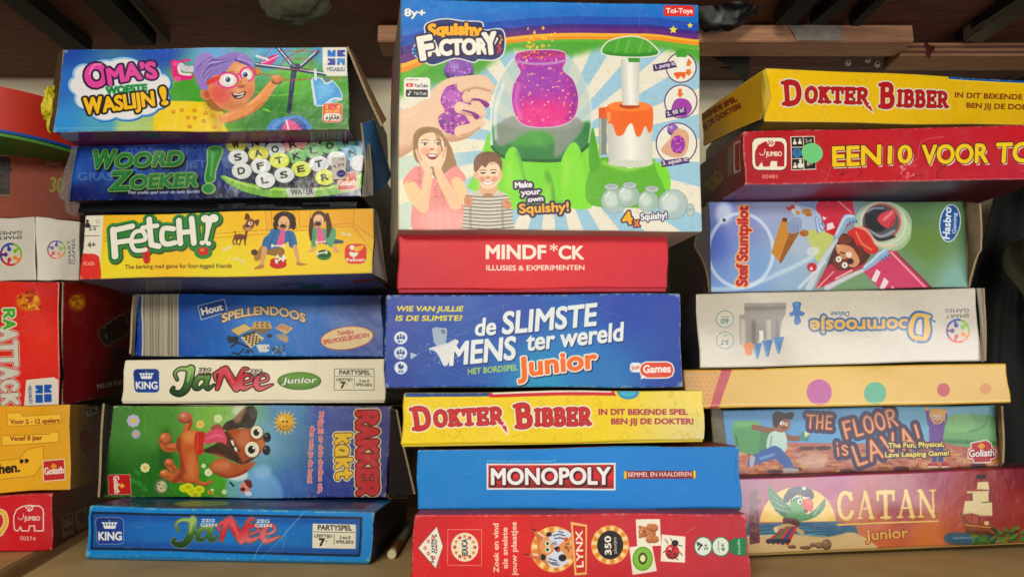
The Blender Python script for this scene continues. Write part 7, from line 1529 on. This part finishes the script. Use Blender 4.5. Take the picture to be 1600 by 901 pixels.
# middle stack, bottom to top
K = hexa([(648, 803), (1167, 802), (1175, 914), (640, 914)], .63, .63, .27)
game_box('game_box', 'red box with a lynx head and picture tiles, bottom of the middle stack', None, 0, 0, 0, art_lynx, K=K, lid=False, cols={'*': 'a02028', 'left': '8c2424', 'top': 'a42c2c'}, seed=8, rough=.5, wear=1.1)
game_box('game_box', 'bright blue box with a red and white title plate, in the middle stack', [(652, 702), (1155, 696), (1161, 797), (652, 799)], .66, .655, .265, art_mono, arts={'top': art_mono_top}, cols={'*': '146ca8'}, seed=9, rough=.5, wear=.7, tray='2c3c54')
game_box('game_box', 'yellow box with a red title, on the bright blue box in the middle stack', [(631, 613), (1099, 609), (1101, 690), (625, 698)], .652, .65, .26, art_dokm, cols={'*': 'b49c20'}, seed=10, rough=.4, wear=.9, tray='d0b828')
game_box('game_box', 'blue box with white slanted title and torn patch, in the middle stack', [(603, 460), (1063, 458), (1068, 605), (601, 606)], .67, .67, .26, art_slim, cols={'*': '3c4870', 'top': '6c7480', 'bottom': '5c6068'}, seed=11, rough=.42, wear=1.2, lid=False)
game_box('game_box', 'plain red box with a heavy white title, under the big toy box', [(622, 362), (1043, 362), (1043, 455), (620, 457)], .672, .672, .25, art_mind, cols={'*': 'a82030'}, seed=12, rough=.5, wear=.25, tray='b02438', lidgap=.003)
K = hexa([(626, -2), (1092, 7), (1098, 362), (622, 359)], .652, .652, .14, 545)
t, K, og = game_box('toy_box', 'large white, blue and green toy box with two laughing children, top centre', None, 0, 0, 0, art_squishy, K=K, lid=False,
         arts={'left': art_squishy_left}, cols={'*': 'b0a898', 'right': '5c5850'}, seed=13, rough=.45, wear=.9, wave=.35)

# right stack, bottom to top
game_box('game_box', 'long red box with a parrot and a ship, bottom of the right stack', [(1150, 746), (1640, 729), (1640, 848), (1160, 869)], .734, .79, .26, art_catan, cols={'*': '6c2430'}, seed=14, rough=.22, wave=.25, coat=1, wear=.5, tray='9c8040')
K = hexa([(1128, 640), (1557, 632), (1561, 728), (1140, 748)], .77, .80, .2)
t, K, og = game_box('game_box', 'blue and orange box with a running boy and jagged title, in the right stack', None, 0, 0, 0, art_lava, K=K, lid=False, cols={'*': '5c6c7c'}, seed=15, rough=.3, corr=.07, wear=.8)
panel('flap', [at(1557, 632, .80), at(1565, 634, .79), at(1566, 722, .79), at(1561, 728, .80)], .002, [KRAFT, GREYCARD, EDGE], t, og, 2)
panel('flap', [at(1112, 636, .765), at(1129, 640, .77), at(1141, 748, .77), at(1118, 735, .76)], .002, [GREYCARD, GREYCARD, EDGE], t, og, 5)
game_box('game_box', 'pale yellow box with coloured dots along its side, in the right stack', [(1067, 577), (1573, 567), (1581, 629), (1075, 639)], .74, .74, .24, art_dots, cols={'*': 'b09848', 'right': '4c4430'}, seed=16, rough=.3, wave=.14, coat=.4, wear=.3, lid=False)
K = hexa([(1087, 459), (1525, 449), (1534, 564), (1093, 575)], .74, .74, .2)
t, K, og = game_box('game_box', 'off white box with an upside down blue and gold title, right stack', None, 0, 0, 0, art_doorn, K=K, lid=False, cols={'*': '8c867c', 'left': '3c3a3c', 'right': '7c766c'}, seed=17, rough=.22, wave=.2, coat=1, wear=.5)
panel('flap', [at(1526, 450, .7405), at(1537, 450, .735), at(1539, 563, .735), at(1534, 565, .7405)], .0015, [plain('a8a090', .5, .1, 60, .1, 'flap_white'), GREYCARD, EDGE], t, og, 2)
K = hexa([(1107, 315), (1507, 314), (1514, 449), (1111, 457)], .758, .758, .2)
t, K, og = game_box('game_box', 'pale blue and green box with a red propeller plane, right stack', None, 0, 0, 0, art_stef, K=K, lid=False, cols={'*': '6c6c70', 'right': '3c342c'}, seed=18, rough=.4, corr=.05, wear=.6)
panel('flap', [at(1092, 330, .72), at(1107, 316, .757), at(1111, 457, .757), at(1088, 385, .72)], .002, [plain('4c4640', .8, .2, 60, .2, 'flap_grey'), GREYCARD, EDGE], t, og, 5, .003)
panel('flap', [at(1508, 315, .757), at(1531, 318, .74), at(1532, 390, .74), at(1514, 448, .757)], .002, [plain('6c5c44', .8, .2, 90, .3, 'flap_kraft'), GREYCARD, EDGE], t, og, 8, .003)
t, K, og = game_box('game_box', 'long red box with yellow lettering and a green dot sticker, right stack', [(1161, 205), (1640, 194), (1640, 280), (1164, 289)], .705, .705, .24, art_een10, vpx=600,
         arts={'left': art_een10_left, 'bottom': art_een10_bottom}, cols={'*': '741820'}, seed=19, rough=.42, wear=1.1, lid=False)
c = at(1269, 239, .7042)
bm = bmesh.new(); bmesh.ops.create_cone(bm, cap_ends=True, segments=32, radius1=.0105, radius2=.0105, depth=.0004)
for v in bm.verts: v.co = Vector((c[0] + v.co.x, c[1] + v.co.z, c[2] + v.co.y * .98))
link_mesh('round_sticker', bm, plain('6cc878', .6, .08, 60, .1, 'green_sticker'), t, og)
t, K, og = game_box('game_box', 'long yellow box with a red title and torn corner, top of the right stack', [(1198, 106), (1640, 127), (1640, 196), (1194, 190)], .705, .79, .24, art_dokr,
         cols={'*': '8c6c14', 'bottom': 'a08438', 'left': '241c14'}, seed=20, rough=.42, wear=1.1, lid=False, warp=.0008)
fl = [at(1097, 178, .84), at(1197, 107, .708), at(1190, 186, .712), at(1099, 228, .84)]
panel('flap', fl, .0016, [KRAFT, KRAFT, EDGE], t, og, 3, .002)
A = Art(fl, base='d0a408'); art_dokr_left(A); A.wear(1.2)
t.children[-1].data.materials[0] = print_mat('yellow_flap_print', A.image('yellow_flap'), .45)
panel('flap', [at(1187, 120, .712), at(1198, 106, .706), at(1205, 150, .7055), at(1193, 190, .706)], .0016, [plain('c4a428', .5, .1, 60, .1, 'flap_yellow'), KRAFT, EDGE], t, og, 6, .002)

# far left pile, bottom to top
game_box('game_box', 'red box with a white elephant badge, bottom of the far left pile', [(-110, 776), (83, 770), (82, 859), (-110, 868)], .765, .775, .22, art_jumbo, vpx=455, arts={'right': art_jumbo_side}, cols={'*': '8c1420'}, seed=21, rough=.42, wear=.8, lid=False, group='boxes in the far left pile')
game_box('game_box', 'mustard yellow box with player count labels, in the far left pile', [(-110, 637), (110, 631), (110, 765), (-110, 774)], .775, .785, .22, art_yellow, vpx=520, arts={'right': art_yellow_side}, cols={'*': 'a48020'}, seed=22, rough=.42, wear=.8, lid=False, group='boxes in the far left pile')
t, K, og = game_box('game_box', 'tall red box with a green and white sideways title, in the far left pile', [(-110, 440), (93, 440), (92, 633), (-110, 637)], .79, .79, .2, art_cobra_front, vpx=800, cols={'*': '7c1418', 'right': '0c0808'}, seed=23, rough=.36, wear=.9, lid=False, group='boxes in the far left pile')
fl = [at(98, 440, .795), at(212, 442, .93), at(206, 612, .93), at(98, 632, .795)]
panel('side_flap', fl, .0016, [KRAFT, KRAFT, EDGE], t, og, 3, .002)
A = Art(fl); art_cobra_side(A); A.wear(1)
t.children[-1].data.materials[0] = print_mat('red_flap_print', A.image('red_flap'), .4)
K = hexa([(-80, 344), (54, 338), (57, 438), (-80, 440)], .81, .80, .1)
t, K, og = game_box('game_box', 'white puzzle box with coloured ring emblems on two sides, in the far left pile', None, 0, 0, 0, lambda A: art_smart(A, 0), K=K, lid=False, cols={'*': '8c867c'}, seed=24, rough=.45, wear=.5, group='boxes in the far left pile')
fl = [at(54.5, 338, .80), at(125, 346, .815), at(123, 438, .815), at(57.5, 438, .80)]
K3 = {(0, 0, 1): fl[0], (1, 0, 1): fl[1], (1, 0, 0): fl[2], (0, 0, 0): fl[3]}
for k_, v in list(K3.items()): K3[(k_[0], 1, k_[2])] = v + np.array([0, .09, 0])
A = Art(fl); art_smart(A, 1); A.wear(.5)
box_mesh('side_wall', K3, {'*': plain('8c867c', .5, .1, 60, .1, 'white_card'), 'front': print_mat('white_side_print', A.image('white_side'), .45)}, .001, .0005, 3, t, og)
game_box('game_box', 'rust brown box with a dark picture and green number, in the far left pile', [(-90, 214), (121, 238), (126, 345), (-90, 337)], .80, .85, .12, art_brown, cols={'*': '4c2010'}, seed=25, rough=.6, wear=.3, lid=False, group='boxes in the far left pile')
# round tin on top of it
c = at(-40, 230, .88); zt, z1, z2, zb = at(0, 147, .78)[2], at(0, 212, .78)[2], at(0, 217, .78)[2], at(0, 222, .78)[2]
R_ = .135; cx, cy = -.63, .875
t = thing('round_tin', 'large round red tin with blue and green rims, on the rust brown box', 'tin', (cx, cy, zb))
def drum(name, z0, z1, r, mat):
    bm = bmesh.new(); bmesh.ops.create_cone(bm, cap_ends=True, segments=96, radius1=r, radius2=r, depth=z1 - z0)
    for v in bm.verts: v.co = Vector((cx + v.co.x, cy + v.co.y, (z0 + z1) / 2 + v.co.z))
    for e in bm.edges: e.smooth = not (abs(e.verts[0].co.z - e.verts[1].co.z) < 1e-6)
    o = link_mesh(name, bm, mat, t, (cx, cy, zb))
    for p in o.data.polygons: p.use_smooth = abs(p.normal.z) < .9
drum('lid', z1, zt, R_, plain('c02c1c', .45, .08, 30, .1, 'red_lacquer'))
drum('blue_rim', z2, z1 - .0003, R_ + .004, plain('1c4c9c', .45, .08, 30, .1, 'blue_lacquer'))
drum('green_rim', zb, z2 - .0003, R_ + .002, plain('4c8c34', .45, .08, 30, .1, 'green_lacquer'))
# the stub between the stacks
p0, p1 = atz(612, 866, .004), atz(641, 822, .004)
t = thing('cigarette_stub', 'white and brown cigarette stub lying on the shelf between left and middle stacks', 'cigarette', tuple(p0))
def rod(name, f0, f1, r, mat):
    A_, B_ = p0 + (p1 - p0) * f0, p0 + (p1 - p0) * f1; A_[2] = B_[2] = .0045
    bm = bmesh.new(); bmesh.ops.create_cone(bm, cap_ends=True, segments=24, radius1=r, radius2=r, depth=float(np.linalg.norm(B_ - A_)))
    q = Vector(B_ - A_).to_track_quat('Z', 'Y').to_matrix().to_4x4(); q.translation = Vector((A_ + B_) / 2)
    bmesh.ops.transform(bm, matrix=q, verts=bm.verts)
    for e in bm.edges: e.smooth = not any(len(f.verts) > 4 for f in e.link_faces)
    o = link_mesh(name, bm, mat, t, tuple(p0))
    for p in o.data.polygons: p.use_smooth = len(p.vertices) == 4
rod('filter', 0, .06, .0042, plain('d8cca8', .8, .1, 200, .3, 'filter_white'))
rod('tip_paper', .0605, .36, .0043, plain('8c5c34', .6, .35, 160, .2, 'cork_paper'))
rod('paper_tube', .3605, 1, .0042, plain('a09c90', .6, .15, 160, .2, 'grey_paper'))
